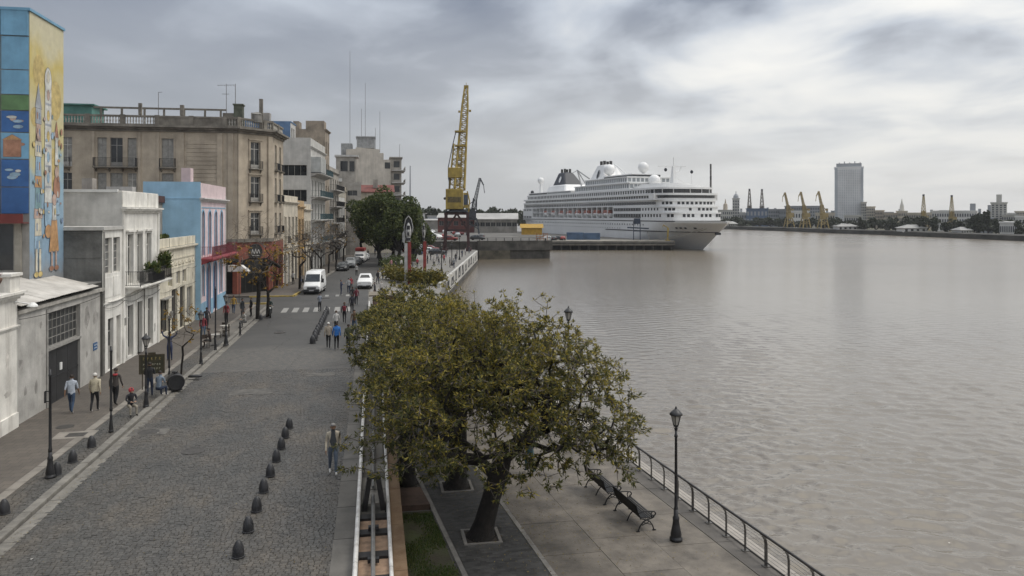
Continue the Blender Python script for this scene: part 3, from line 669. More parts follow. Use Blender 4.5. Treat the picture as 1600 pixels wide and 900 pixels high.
# signboard on easel, litter drum etc on the left pavement
t = thing('signboard', 'dark green framed signboard with painted gold lettering on an easel', 'signboard', (-11.35,42.6,0.12), R(8)); t.scale = (0.9,)*3
gold = mat('faded gold paint', (0.35,0.27,0.09), 0.6, 0.2, 8); dkgreen = mat('dark green board', (0.052,0.047,0.026), 0.6, 0.2, 3); frame_b = mat('board frame', (0.07,0.055,0.03), 0.6, 0.2, 4)
MB().box(-0.62,-0.02,0.95,0.62,0.02,1.95).build('panel', dkgreen, t)
f = MB(); f.box(-0.68,-0.04,0.89,0.68,0.035,0.96); f.box(-0.68,-0.04,1.94,0.68,0.035,2.01); f.box(-0.68,-0.04,0.96,-0.61,0.035,1.94); f.box(0.61,-0.04,0.96,0.68,0.035,1.94); f.box(-0.2,-0.03,2.01,0.2,0.03,2.12); f.build('frame', frame_b, t)
for sx in (-0.5,0.5):
    MB().bar((sx,0.0,0.0),(sx,0.0,0.95),0.05).build('leg', frame_b, t)
MB().bar((0,0.55,0.0),(0,0.03,1.2),0.05).build('leg', frame_b, t)
random.seed(21)
for r, (z, n, h) in enumerate(((1.68,5,0.16),(1.38,8,0.10),(1.13,7,0.10))):   # hand-painted letters too small to read: strokes
    m = MB()
    for k in range(n):
        x = -0.42+k*0.84/(n-1); 
        m.tube([(x-0.03,-0.024,z),(x-0.03,-0.024,z+h),(x+0.03,-0.024,z+h*0.8),(x-0.02,-0.024,z+h*0.5),(x+0.035,-0.024,z)][:random.choice((3,4,5))],0.013,4)
    m.build('lettering_row', gold if r == 0 else mat('cream paint', (0.4,0.38,0.28), 0.6, 0.1), t)
t = thing('litter_drum', 'black round drum lying at the kerb under the post', 'drum', (-10.15,42.4,0.1), R(20))
m = MB(); m.M = Matrix.Translation((0,0,0.42)) @ Matrix.Rotation(R(90),4,'X'); m.lathe([(0.40,-0.34),(0.42,-0.32),(0.42,0.32),(0.40,0.34),(0.34,0.345),(0.33,0.325),(0.02,0.325)],24); smooth_by_angle(m.build('drum_body', black_iron, t))
m = MB(); m.box(-0.3,-0.3,0.0,0.3,0.3,0.06); m.build('cradle', black_iron, t)
m = MB(); m.lathe([(0.06,0.8),(0.09,0.84),(0.09,0.92),(0.05,0.96)],10); m.box(-0.18,-0.04,0.88,0.1,0.04,0.95); m.build('cap', black_iron, t)
t = tag(MB().lathe([(0.0,0.0),(0.22,0.0),(0.25,0.05),(0.18,0.10),(0.05,0.12)],9).build('litter_bag', mat('black plastic', (0.02,0.02,0.022),0.35,0.3,9), None, True, (-9.8,45.2,0.14)), 'small dark bag lying on the kerb past the drum', 'bag')
t.scale = (1.6,0.7,1.2)
# ------------------------------------------------------------------ facade kit: local x along the wall, outward is -y, z up
def wall(parent, fr, w, z0, h, holes, wm, name='wall', dep=0.22, x0=0.0):
    """wall with real openings; holes = (x, z, w, h[, arch])"""
    m = MB(); xs = {x0, x0+w}; zs = {z0, z0+h}
    for q in holes: xs |= {q[0], q[0]+q[2]}; zs |= {q[1], q[1]+q[3]}
    xs = sorted(x for x in xs if x0 <= x <= x0+w); zs = sorted(z for z in zs if z0 <= z <= z0+h)
    for a, b in zip(xs[:-1], xs[1:]):
        for c, d in zip(zs[:-1], zs[1:]):
            cx, cz = (a+b)/2, (c+d)/2
            if any(q[0] < cx < q[0]+q[2] and q[1] < cz < q[1]+q[3] for q in holes): continue
            m.quad((a,0,c),(b,0,c),(b,0,d),(a,0,d))
    for q in holes:
        x, z, ww, hh = q[:4]
        m.quad((x,0,z),(x,dep,z),(x,dep,z+hh),(x,0,z+hh)); m.quad((x+ww,dep,z),(x+ww,0,z),(x+ww,0,z+hh),(x+ww,dep,z+hh))
        m.quad((x,dep,z+hh),(x+ww,dep,z+hh),(x+ww,0,z+hh),(x,0,z+hh)); m.quad((x,0,z),(x+ww,0,z),(x+ww,dep,z),(x,dep,z))
        if len(q) > 4 and q[4]:
            r = ww/2; cz = z+hh-r; k = 8
            for sgn in (-1,1):
                P = [(x+r+sgn*r*math.cos(math.pi/2*i/k), 0.0, cz+r*math.sin(math.pi/2*i/k)) for i in range(k+1)]
                corner = (x+r+sgn*r, 0.0, z+hh)
                for a, b in zip(P[:-1], P[1:]): m.poly(corner, a, b); m.quad(a, b, (b[0],dep,b[2]), (a[0],dep,a[2]))
    return m.build(name, wm, parent, loc=(fr[0],fr[1],0), rz=fr[2])
_wc = {}
def win(parent, fr, x, z, w, h, style='sash', fm=None, gm=None, dep=0.2, sill=None, name='window'):
    """window standing in a hole; x,z = lower left corner"""
    fm = fm or M_frame; gm = gm or M_pane
    key = (round(w,2), round(h,2), style, fm.name, gm.name)
    if key not in _wc:
        f = MB(); g = MB(); t = 0.055; 
        f.box(0,-0.03,0,t,0.03,h); f.box(w-t,-0.03,0,w,0.03,h); f.box(t,-0.03,0,w-t,0.03,t); f.box(t,-0.03,h-t,w-t,0.03,h)
        if style in ('sash','french','door','arch'):
            f.box(w/2-0.035,-0.025,t,w/2+0.035,0.025,h-t)
            tz = h*0.74 if h > 2 else h*0.66
            f.box(t,-0.024,tz-0.03,w-t,0.024,tz+0.03)
            if style in ('sash',): f.box(t,-0.015,h*0.36,w-t,0.015,h*0.36+0.03)
            if style in ('french','arch'): f.box(t,-0.022,t,w-t,0.022,h*0.16)
            if style == 'door': f.box(t,-0.022,t,w-t,0.022,h*0.45)
        if style == 'grid':
            nx = max(2, round(w/0.5)); nz = max(2, round(h/0.42))
            for k in range(1,nx): f.box(w*k/nx-0.018,-0.02,t,w*k/nx+0.018,0.02,h-t)
            for k in range(1,nz): f.box(t,-0.018,h*k/nz-0.014,w-t,0.018,h*k/nz+0.014)
        if style == 'wide':
            n = max(2, round(w/0.9))
            for k in range(1,n): f.box(w*k/n-0.025,-0.02,t,w*k/n+0.025,0.02,h-t)
        if style == 'shutter':
            n = int(h/0.09)
            for k in range(n): f.box(t,-0.02,t+k*(h-2*t)/n,w-t,0.012,t+k*(h-2*t)/n+0.055)
            f.box(w/2-0.04,-0.026,t,w/2+0.04,0.02,h-t)
        if style == 'panel':
            f.box(t,-0.012,t,w-t,0.02,h-t); f.box(w/2-0.012,-0.03,t,w/2+0.012,0.02,h-t)
            for a in (0.08, 0.55): f.box(w*0.12,-0.028,h*a,w*0.43,0.02,h*(a+0.36)); f.box(w*0.57,-0.028,h*a,w*0.88,0.02,h*(a+0.36))
        g.quad((t*0.5,0.012,t*0.5),(w-t*0.5,0.012,t*0.5),(w-t*0.5,0.012,h-t*0.5),(t*0.5,0.012,h-t*0.5))
        fme = bpy.data.meshes.new('window'); fme.from_pydata(f.v,[],f.f); fme.materials.append(fm)
        gme = bpy.data.meshes.new('pane'); gme.from_pydata(g.v,[],g.f); gme.materials.append(gm)
        _wc[key] = (fme, gme)
    fme, gme = _wc[key]
    c, s = math.cos(fr[2]), math.sin(fr[2]); lx, ly = x, dep
    o = link(name, fme, parent, (fr[0]+c*lx-s*ly, fr[1]+s*lx+c*ly, z), fr[2])
    link('pane', gme, o)
    if sill:
        key2 = ('sill', round(w,2), sill.name)
        if key2 not in _wc:
            q = MB(); q.box(-0.12,-0.14-dep,-0.1,w+0.12,-dep+0.003,-0.004); me = bpy.data.meshes.new('sill'); me.from_pydata(q.v,[],q.f); me.materials.append(sill); _wc[key2] = me
        so = link('sill', _wc[key2], o); so.location = (0,0,0)
        if abs(dep-0.2) > 1e-6: pass
    return o
def part(parent, fr, name, boxes, mt, bev=0):
    m = MB()
    for b in boxes: m.box(*b)
    o = m.build(name, mt, parent, loc=(fr[0],fr[1],0), rz=fr[2])
    if bev: bevel(o, bev)
    return o
def surround(parent, fr, x, z, w, h, mt, t=0.14, p=0.06, hood=False):
    b = [(x-t,-p,z,x-0.002,0.002,z+h), (x+w+0.002,-p,z,x+w+t,0.002,z+h), (x-t,-p,z+h+0.002,x+w+t,0.002,z+h+t)]
    if hood: b.append((x-t-0.08,-p-0.12,z+h+t+0.004,x+w+t+0.08,0.002,z+h+t+0.12))
    return part(parent, fr, 'window_surround', b, mt)
def balcony(parent, fr, x0, x1, z, proj, slab_m, rail_m, h=0.95, th=0.14, sp=0.12, brackets=True):
    m = MB(); m.box(x0,-proj,z-th,x1,0.003,z); m.box(x0-0.04,-proj-0.04,z-th*0.55,x1+0.04,0.0,z-th*0.15)
    if brackets:
        n = max(2, int((x1-x0)/1.2)+1)
        for k in range(n):
            x = x0+0.15+(x1-x0-0.3)*k/(n-1); m.extr([(x,0)]*0 or [(0,0)], 0, 0) if False else None
            i = m.V((x-.06,0,z-th-.4),(x+.06,0,z-th-.4),(x+.06,0,z-th),(x-.06,0,z-th),(x-.06,-proj*0.8,z-th),(x+.06,-proj*0.8,z-th)); m.F(i,i+1,i+5,i+4); m.F(i,i+4,i+3); m.F(i+1,i+2,i+5)
    o = m.build('balcony', slab_m, parent, loc=(fr[0],fr[1],0), rz=fr[2])
    r = MB(); y = -proj+0.04
    r.box(x0+.02,y-.02,z+h-.03,x1-.02,y+.02,z+h); r.box(x0+.02,y-.015,z+.08,x1-.02,y+.015,z+.11)
    for xx in (x0+.03, x1-.03): r.box(xx-.02,y,z+h-.03,xx+.02,0,z+h); r.box(xx-.015,y,z+.08,xx+.015,0,z+.11); r.box(xx-.02,y-.02,z,xx+.02,y+.02,z+h)
    k = x0+sp
    while k < x1-.05: r.box(k-.01,y-.01,z+.1,k+.01,y+.01,z+h-.02); k += sp
    k = -proj+sp
    while k < -.05:
        for xx in (x0+.03, x1-.03): r.box(xx-.01,k-.01,z+.1,xx+.01,k+.01,z+h-.02)
        k += sp
    r.build('railing', rail_m, o); return o
def cornice(parent, fr, x0, x1, z, mt, steps=((0.10,0.12),(0.22,0.12),(0.32,0.10)), name='cornice'):
    b = []; zz = z
    for (p, h) in steps: b.append((x0-p*0.6,-p,zz,x1+p*0.6,0.002,zz+h-0.001)); zz += h
    return part(parent, fr, name, b, mt)
def plaster_patches(t, fr, w, h, holes, base, n, seed, z0=0.3):
    """repairs and bare spots on old plaster, each a thin skin of its own"""
    r = random.Random(seed); k = 0; done = []
    for _ in range(n*30):
        if k >= n: break
        x, z = r.uniform(0.5, w-0.5), z0+(h-z0-0.5)*r.random()**1.4; a, b = r.uniform(0.15,0.6), r.uniform(0.15,0.7)
        if any(q[0]-0.3 < x+a and x-a < q[0]+q[2]+0.3 and q[1]-0.35 < z+b and z-b < q[1]+q[3]+0.35 for q in holes) or z-b < 0.8 or z+b > h-0.5 or any(abs(x-u) < 1.1 and abs(z-v) < 1.1 for u, v in done): continue
        nn = 11; m = MB(); m.poly(*[(x+a*r.uniform(.6,1.05)*math.cos(2*math.pi*i/nn), -0.004-0.0004*k, z+b*r.uniform(.6,1.05)*math.sin(2*math.pi*i/nn)) for i in range(nn)])
        f = r.choice((0.62,0.75,0.85,1.1)); m.build('plaster_patch', mat(f"{base.name} patch {f}", tuple(min(0.85,c*f) for c in PB[base.name]), 0.9, 0.2, 2.5), t, loc=(fr[0],fr[1],0), rz=fr[2]); k += 1; done.append((x,z))
PB = {'old white plaster':(0.6,0.57,0.52),'grey garage render':(0.45,0.43,0.40),'white house paint':(0.66,0.64,0.6),'cream plaster':(0.58,0.53,0.42)}
M_frame = mat('white window wood', (0.55,0.53,0.49), 0.55, 0.12, 3, streak=0.2)
M_dkframe = mat('dark window wood', (0.05,0.045,0.04), 0.5, 0.2, 3)
M_greyframe = mat('grey window wood', (0.30,0.29,0.27), 0.55, 0.15, 3)
M_pane = glass('window pane', (0.03,0.033,0.036))
M_palepane = mat('curtained pane', (0.30,0.29,0.265), 0.3, 0.2, 1.5, spec=0.5)
FL = R(90)

# ---- white house at the left edge
wht = mat('old white plaster', (0.74,0.715,0.66), 0.8, 0.12, 0.9, streak=0.6, grime=(0.26,0.235,0.2), bump=0.25)
t = thing('white_house', 'white plastered house with urn parapet cut by the left picture edge', 'house', (-15.0,18,0)); fr = (0,0,FL); W0 = 18.06
wall(t, fr, W0, 0.0, 5.6, [(1,1.0,1.3,2.6),(6,1.0,1.3,2.6),(11,0.1,1.3,3.4),(14.8,0.1,1.2,3.3)], wht); plaster_patches(t, fr, W0, 4.3, [(1,1.0,1.3,2.6),(6,1.0,1.3,2.6),(11,0.1,1.3,3.4),(14.8,0.1,1.2,3.3)], wht, 9, 3)
for x in (1,6): win(t, fr, x, 1.0, 1.3, 2.6, 'french', M_dkframe)
win(t, fr, 11, 0.1, 1.3, 3.4, 'panel', M_dkframe, name='door'); win(t, fr, 14.8, 0.1, 1.2, 3.3, 'panel', M_dkframe, name='door')
m = MB(); m.box(-12,0,0,0,0,0) if False else m.quad((0,W0,0),(-12,W0,0),(-12,W0,5.6),(0,W0,5.6)); m.quad((0,0,5.6),(0,W0,5.6),(-12,W0,5.6),(-12,0,5.6)); m.build('side_wall', wht, t)
cornice(t, fr, 0, W0, 5.6, wht); cornice(t, fr, 0, W0, 4.35, wht, ((0.05,0.08),(0.1,0.06)), 'string_course')
part(t, fr, 'plinth', [(0,-0.06,0,10.9,0.002,0.75),(12.4,-0.06,0,14.7,0.002,0.75),(16.1,-0.06,0,W0,0.002,0.75)], wht)
part(t, fr, 'parapet_pier', [(17.1,-0.12,5.95,W0-0.02,0.5,6.6),(17.0,-0.2,6.6,W0+.05,0.58,6.72)], wht)
part(t, fr, 'parapet', [(0,0.02,5.95,15.3,0.3,6.3)], wht)
m = MB(); m.lathe([(0.1,0),(0.12,0.05),(0.07,0.12),(0.2,0.3),(0.3,0.5),(0.32,0.6),(0.26,0.62)],12); m.build('urn', mat('dark terracotta urn',(0.12,0.07,0.05),0.8,0.2,3), t, True, (-0.15,16.3,6.0))
cr_red = leafmat('red bromeliad leaf', (0.10,0.02,0.015), (0.16,0.03,0.02), (0.2,0.06,0.03))
m = MB(); random.seed(2)
for k in range(60):
    a = random.uniform(0,6.28); e = random.uniform(0.3,1.4); l = random.uniform(0.25,0.5); d = Vector((math.cos(a)*math.cos(e),math.sin(a)*math.cos(e),math.sin(e))); s = Vector((-math.sin(a),math.cos(a),0))*0.04; b = Vector((-0.15,16.3,6.6))
    m.poly(b, b+d*l*0.5+s, b+d*l, b+d*l*0.5-s)
o = m.build('potted_plant', cr_red, None, loc=(-15.0,18,0)); tag(o, 'red leafy plant in the urn on the white house parapet', 'plant')
m = MB(); m.cyl((0,W0-0.3,5.5),(0.5,W0+0.1,5.35),0.03); m.lathe([(0.02,0.12),(0.1,0.1),(0.2,0.0),(0.22,-0.06),(0.05,-0.07)],12,(0.55,W0+0.1,5.3)); m.build('floodlight', white_paint, t)

# ---- grey garage
ggrey = mat('grey garage render', (0.47,0.455,0.425), 0.85, 0.16, 0.8, streak=0.55, grime=(0.22,0.205,0.185), bump=0.25)
t = thing('garage', 'grey rendered garage with dark double gate under a gridded window', 'garage', (-15.1,36.1,0)); wG = 10.7
d0, d1 = 3.3, 7.4
wall(t, fr, wG, 0, 4.9, [(d0,0.05,d1-d0,4.5)], ggrey); plaster_patches(t, fr, wG-0.4, 4.9, [(d0,0.05,d1-d0,4.5),(9.1,1.6,0.9,0.7)], ggrey, 9, 5)
gate_m = mat('black steel gate', (0.028,0.028,0.03), 0.5, 0.2, 2, spec=0.45)
win(t, fr, d0, 2.85, d1-d0, 1.7, 'grid', M_greyframe, glass('dusty pane', (0.05,0.052,0.052), 0.3), name='gridded_window')
g = part(t, fr, 'lintel', [(d0-0.1,-0.03,2.74,d1+0.1,0.2,2.85)], M_greyframe)
for k in range(3):
    a = d0+(d1-d0)*k/3
    lf = part(t, fr, 'gate_leaf', [(a+.01,0.12,0.05,a+(d1-d0)/3-.01,0.17,2.74)], gate_m)
    for (z0, z1) in ((0.08,0.16),(1.3,1.38),(2.6,2.68)):
        q = MB(); q.box(a+.02,0.09,z0,a+(d1-d0)/3-.02,0.12,z1); q.build('gate_rib', gate_m, lf)
part(t, fr, 'notice', [(d0+1.7,0.07,1.55,d0+1.95,0.117,1.9)], white_paint)
part(t, fr, 'frame_post', [(d0-0.16,-0.05,0,d0-0.003,0.1,4.75)], M_greyframe)
part(t, fr, 'coping', [(0,-0.14,4.9,wG,0.25,5.06)], mat('pale coping', (0.42,0.40,0.36), 0.8, 0.2, 2, streak=0.3))
part(t, fr, 'drainpipe', [(wG-0.32,-0.12,0,wG-0.2,-0.002,4.85)], mat('grey pipe paint', (0.12,0.115,0.105), 0.6, 0.1))
sg = part(t, fr, 'street_sign', [(9.25,-0.03,1.75,9.85,-0.002,2.15)], mat('blue enamel', (0.03,0.11,0.26), 0.35, 0.1))
q = MB()
for (z, xs) in ((2.0,(9.33,9.43,9.53,9.63,9.73)),(1.84,(9.38,9.5,9.6,9.68))):
    for x in xs: q.box(x,-0.034,z,x+0.05,-0.031,z+0.06)
q.build('sign_lettering', white_paint, sg)
m = MB(); m.quad((-0.05,0,5.0),(-2.0,0,5.0),(-2.0,0,6.4),(-0.05,0,5.3)); m.quad((-2.0,0,4.9),(-2.0,6.4,4.9),(-2.0,6.4,5.6),(-2.0,0,5.6)); m.box(-1.98,6.3,4.85,-0.05,wG,5.35); m.build('roof_gap_shade', mat('dark roof void', (0.03,0.028,0.026), 0.9, 0.2, 2), t)  # dark sheets stand in for the shade in the gap under the roof
part(t, fr, 'flat_roof', [(8.9,0.05,5.36,wG,2.0,5.42)], mat('grey bitumen roof', (0.17,0.165,0.155), 0.9, 0.15, 1))
tin = mat('pale corrugated tin', (0.50,0.475,0.435), 0.5, 0.14, 1.2, metal=0.0, streak=0.0, objrand=0.1, col2=(0.36,0.335,0.30))
def tin_sheet(y0, y1, xa, za, xb, zb):
    m = MB(); n = int((y1-y0)/0.05); prev = None
    for k in range(n+1):
        y = y0+(y1-y0)*k/n; z = 0.018*math.sin(y*2*math.pi/0.2)
        i = m.V((xa,y,za+z),(xb,y,zb+z))
        if prev is not None: m.F(prev, i, i+1, prev+1)
        prev = i
    return m.build('roof_sheet', tin, t)
y = -0.1
while y < 9.0:
    xb = -5.5 if y < 5.9 else -1.98
    zb = 5.35+(6.9-5.35)*(-xb-0.2)/5.3
    tin_sheet(y, y+0.86, 0.28, 5.28+random.uniform(-.01,.01), xb, zb); y += 0.85

# ---- tall painted block behind the garage
blue = mat('blue wall panel paint', (0.18,0.37,0.53), 0.6, 0.12, 0.8, streak=0.25)
t = thing('mural_building', 'tall block with blue painted front and large yellow mural on its side', 'building', (-17.1,42.45,0))
m = MB(); m.box(-14,0.0,5.0,0,4.3,19.45); o = m.build('core', mat('core concrete', (0.3,0.29,0.27), 0.85, 0.15, 1, streak=0.3), t)
f0 = (0,-0.003,0)
def muralmat():
    m = bpy.data.materials.new('mural ground paint'); m.use_nodes = True; tt = m.node_tree; b = tt.nodes['Principled BSDF']; b.inputs['Roughness'].default_value = 0.75
    geo = N(tt,'ShaderNodeNewGeometry'); sp = N(tt,'ShaderNodeSeparateXYZ'); L(tt, geo.outputs['Position'], sp.inputs[0])
    n = N(tt,'ShaderNodeTexNoise', i_Scale=0.55, i_Detail=4.0); L(tt, geo.outputs['Position'], n.inputs[0])
    zz = mth(tt,'MULTIPLY_ADD', n.outputs[0], 5.0, sp.outputs[2]); zn = mth(tt,'MULTIPLY_ADD', zz, 1/17.0, -6.5/17.0)
    r = ramp(tt, zn, [(0.0,(0.25,0.25,0.245)),(0.12,(0.24,0.255,0.27)),(0.2,(0.22,0.32,0.42)),(0.42,(0.26,0.38,0.46)),(0.5,(0.52,0.46,0.22)),(0.62,(0.50,0.46,0.30)),(0.75,(0.52,0.42,0.14)),(0.85,(0.53,0.49,0.33)),(1.0,(0.54,0.50,0.37))])
    n2 = N(tt,'ShaderNodeTexNoise', i_Scale=2.5, i_Detail=6.0, i_Roughness=0.7); L(tt, geo.outputs['Position'], n2.inputs[0]); v = mth(tt,'MULTIPLY_ADD', n2.outputs[0], 0.5, 0.75)
    hs = N(tt,'ShaderNodeHueSaturation'); L(tt, v, hs.inputs['Value']); L(tt, r.outputs[0], hs.inputs['Color']); L(tt, hs.outputs[0], b.inputs['Base Color']); return m
mw = wall(t, (0.004,-0.004,FL), 4.31, 5.0, 14.46, [], muralmat(), 'mural_wall')
# painted figures: flat print, many thin coloured patches with dark outlines
pal = {'cream':(0.60,0.56,0.45),'sky':(0.30,0.43,0.54),'orange':(0.50,0.29,0.14),'ochre':(0.55,0.43,0.18),'pink':(0.50,0.37,0.31),'teal':(0.22,0.35,0.38),'white':(0.60,0.60,0.56),'rust':(0.38,0.20,0.13),'grey':(0.36,0.38,0.41),'navy':(0.17,0.24,0.36)}
pm_ = {k: mat('mural '+k, c, 0.75, 0.18, 2.5) for k, c in pal.items()}
ink = mat('mural ink', (0.2,0.19,0.2), 0.8, 0.2)
class Mural:
    def __init__(s): s.k = 0; s.m = []
    def patch(s, pts, col, outline=0.035):
        s.k += 1; y = -0.006-0.0006*s.k; mb = MB()
        if outline:
            cx = sum(p[0] for p in pts)/len(pts); cz = sum(p[1] for p in pts)/len(pts)
            o = []
            for p in pts:
                dx, dz = p[0]-cx, p[1]-cz; l = math.hypot(dx,dz) or 1; o.append((p[0]+dx/l*outline, y+0.0003, p[1]+dz/l*outline))
            mb.mi = 1; mb.poly(*o)
        mb.mi = 0; mb.poly(*[(p[0], y, p[1]) for p in pts]); s.m.append((mb, col))
    def ell(s, x, z, rx, rz, col, n=14, **k): s.patch([(x+rx*math.cos(2*math.pi*i/n), z+rz*math.sin(2*math.pi*i/n)) for i in range(n)], col, **k)
    def box(s, x0, z0, x1, z1, col, ins=0.0, **k): s.patch([(x0,z0),(x1,z0),(x1-ins,z1),(x0+ins,z1)], col, **k)
    def done(s, par, fr):
        for mb, c in s.m: mb.build('mural_patch', [pm_[c], ink], par, loc=(fr[0],fr[1],0), rz=fr[2])
mu = Mural(); random.seed(31)
# blotches of ochre ground
for (x, z, a, b) in ((1.1,16.6,0.7,0.9),(3.2,15.4,0.8,1.1),(3.0,11.6,0.7,1.2),(0.6,14.2,0.5,0.5)): mu.ell(x,z,a,b,'ochre',outline=0)
# left tower figure: stacked storeys and spire
zz = 7.2
for k, (w, h, c) in enumerate(((0.9,0.9,'sky'),(0.8,0.9,'cream'),(1.0,0.5,'pink'),(0.75,1.1,'teal'),(0.85,0.6,'orange'),(0.7,1.0,'sky'),(0.8,0.8,'cream'),(0.6,0.9,'pink'),(0.7,0.8,'grey'))):
    mu.box(1.0-w/2,zz,1.0+w/2,zz+h,c,0.05)
    for q in range(2): mu.box(0.8+q*0.28,zz+h*0.3,0.92+q*0.28,zz+h*0.7,random.choice(('navy','cream','rust')),outline=0.015)
    zz += h
mu.patch([(0.62,zz),(1.38,zz),(1.0,zz+1.3)],'grey')
# middle tall white figure
mu.box(1.75,9.8,2.65,16.2,'white',0.06); mu.ell(2.2,16.3,0.42,0.7,'white'); mu.ell(2.2,16.5,0.16,0.3,'cream',outline=0.02)
for z in (10.6,11.7,12.8,13.9,15.0): mu.box(1.85,z,2.55,z+0.12,'grey',outline=0.0); mu.ell(2.2,z+0.55,0.17,0.28,random.choice(('sky','pink','ochre')),outline=0.02)
mu.box(1.8,8.6,2.6,9.8,'sky',-0.1); mu.ell(2.2,8.3,0.4,0.35,'orange')
# right lighthouse and small figures
mu.box(3.05,11.9,3.5,13.4,'white',0.08); mu.patch([(3.0,13.4),(3.55,13.4),(3.28,14.3)],'rust'); mu.ell(3.3,10.6,0.42,0.75,'rust'); mu.ell(3.3,11.5,0.26,0.3,'pink'); mu.box(2.95,9.2,3.7,10.1,'sky',0.1)
# lower pair of figures
mu.box(0.62,6.2,0.85,7.4,'cream'); mu.box(1.05,6.2,1.28,7.4,'cream'); mu.ell(0.72,6.1,0.26,0.14,'ochre'); mu.ell(1.2,6.1,0.26,0.14,'ochre')
mu.patch([(2.3,7.2),(3.55,7.2),(3.3,8.9),(2.6,8.9)],'orange'); mu.box(2.55,6.4,2.75,7.2,'pink'); mu.box(3.1,6.4,3.3,7.2,'pink'); mu.ell(2.6,6.3,0.28,0.13,'rust'); mu.ell(3.25,6.3,0.28,0.13,'rust'); mu.box(2.7,8.9,3.2,9.8,'white',0.03); mu.ell(2.95,10.0,0.28,0.3,'pink')
for k in range(34):
    x, z = random.uniform(0.3,4.0), random.uniform(8.0,14.5); mu.ell(x,z,random.uniform(.05,.16),random.uniform(.05,.2),random.choice(list(pal)),10,outline=0.02)
mu.done(t, (0.004,-0.004,FL))
# blue front: panel rows, each panel a piece
rows = [(18.2,19.5,'b'),(16.5,18.15,'b'),(15.25,16.45,'b'),(14.45,15.2,'g'),(13.35,14.4,'c'),(12.0,13.3,'h'),(10.6,11.95,'c'),(9.25,10.55,'d')]
gcol = mat('green panel', (0.12,0.22,0.10), 0.65, 0.2, 1.2); dcol = mat('deep blue panel', (0.045,0.13,0.33), 0.6, 0.15, 1.0)
for (z0, z1, kd) in rows:
    for k in range(8):
        x1 = -k*1.3-0.03; x0 = x1-1.24
        mm = {'b':blue,'g':gcol,'c':dcol,'h':blue,'d':dcol}[kd]
        p = part(t, f0, 'front_panel', [(x0,-0.05-(0.07 if z0 > 18 else 0),z0,x1,0.0,z1)], mm)
        if kd in 'ch' and k < 4:
            mu = Mural(); mu.k = 90
            for q in range(5):
                mu.ell(random.uniform(x0+.25,x1-.25), random.uniform(z0+.25,z1-.25), random.uniform(.1,.25), random.uniform(.05,.13), random.choice(('white','sky','pink') if kd == 'c' else ('rust','orange','ochre','teal')), 9, outline=0.015)
            if kd == 'h': mu.box(x0+.1,z0+.1,x0+.9,z0+.95,'rust'); mu.patch([(x0+.05,z0+.95),(x0+.95,z0+.95),(x0+.5,z0+1.2)],'orange')
            mu.done(t, f0)
part(t, f0, 'awning', [(-12,-0.7,8.75,-0.02,0.0,8.8),(-12,-0.72,8.75,-0.02,-0.66,9.22)], mat('dark red awning', (0.16,0.035,0.03), 0.7, 0.15, 1))
for x in (-0.35,-2.4,-4.6): part(t, f0, 'column', [(x-0.3,-0.12,5.0,x,0.0,8.75)], mat('cream column', (0.30,0.28,0.24), 0.8, 0.15, 1.5, streak=0.3))
for x in (-2.35,-4.55): part(t, f0, 'dark_bay', [(x+.02,-0.02,6.4,x+1.6,0.0,8.7)], M_pane)
part(t, (0,0,0), 'roof_edge', [(-14,-0.15,19.46,0.08,4.36,19.6)], blue)

# ---- white house with balcony
wh2 = mat('white house paint', (0.78,0.76,0.71), 0.75, 0.1, 1.0, streak=0.55, grime=(0.30,0.28,0.245), bump=0.15)
t = thing('white_balcony_house', 'white two-storey house with planted iron balcony beside the garage', 'house', (-15.1,46.85,0)); LW, RW = 3.45, 8.0
A = [(0.35,5.75,1.25,2.1),(1.8,5.75,1.25,2.1),(0.9,0.15,0.95,3.0),(2.35,0.15,0.8,3.0)]
wall(t, fr, LW, 0, 8.35, A, wh2)
for q in A[:2]: win(t, fr, *q, 'grid', M_frame, glass('pale pane', (0.16,0.165,0.165), 0.15))
win(t, fr, *A[2], 'door', M_greyframe, name='door'); win(t, fr, *A[3], 'panel', M_frame, name='door')
part(t, fr, 'panel_moulding', [(0.35,-0.03,4.4,1.6,0.002,5.55),(1.8,-0.03,4.4,3.05,0.002,5.55)], wh2)
cornice(t, fr, 0, LW, 4.0, wh2, ((0.06,0.08),(0.12,0.06)), 'string_course')
B = [(4.35,4.85,1.15,3.1),(6.3,4.85,1.15,3.1),(8.35,4.85,1.15,3.1)]; D = [(4.35,0.3,1.1,3.2),(6.3,0.12,1.1,3.4),(8.7,0.3,1.2,3.2)]
wall(t, fr, RW, 0, 9.3, B+D, wh2, x0=LW); plaster_patches(t, fr, LW+RW, 4.3, [(0,0,LW+0.4,9)]+B+D, wh2, 5, 9)
for q in B: win(t, fr, *q, 'french', M_frame, M_pane); surround(t, fr, *q, wh2, hood=True)
for k, q in enumerate(D): win(t, fr, *q, 'french' if k != 1 else 'panel', M_greyframe if k != 1 else M_dkframe, name='window' if k != 1 else 'door'); surround(t, fr, *q, wh2)
cornice(t, fr, LW, LW+RW, 9.3, wh2); 
for k in range(3): part(t, fr, 'parapet_panel', [(LW+0.1+k*RW/3,-0.02,9.66,LW+(k+1)*RW/3-0.1,0.25,10.6)], wh2)
part(t, fr, 'parapet', [(LW+.01,0.02,9.66,LW+RW-.01,0.22,10.66)], wh2)
part(t, fr, 'pilaster', [(LW,-0.08,0,LW+0.3,0.002,9.3),(LW+RW-0.3,-0.08,0,LW+RW,0.002,9.3)], wh2)
balcony(t, fr, 3.9, LW+RW-0.2, 4.72, 0.95, wh2, black_iron)
part(t, fr, 'planter_box', [(6.6,-0.9,4.74,9.6,-0.62,5.35)], mat('black planter', (0.025,0.025,0.025), 0.6, 0.2))
sw = mat('grey concrete side', (0.20,0.20,0.19), 0.9, 0.25, 0.7, streak=0.35, bump=0.3)
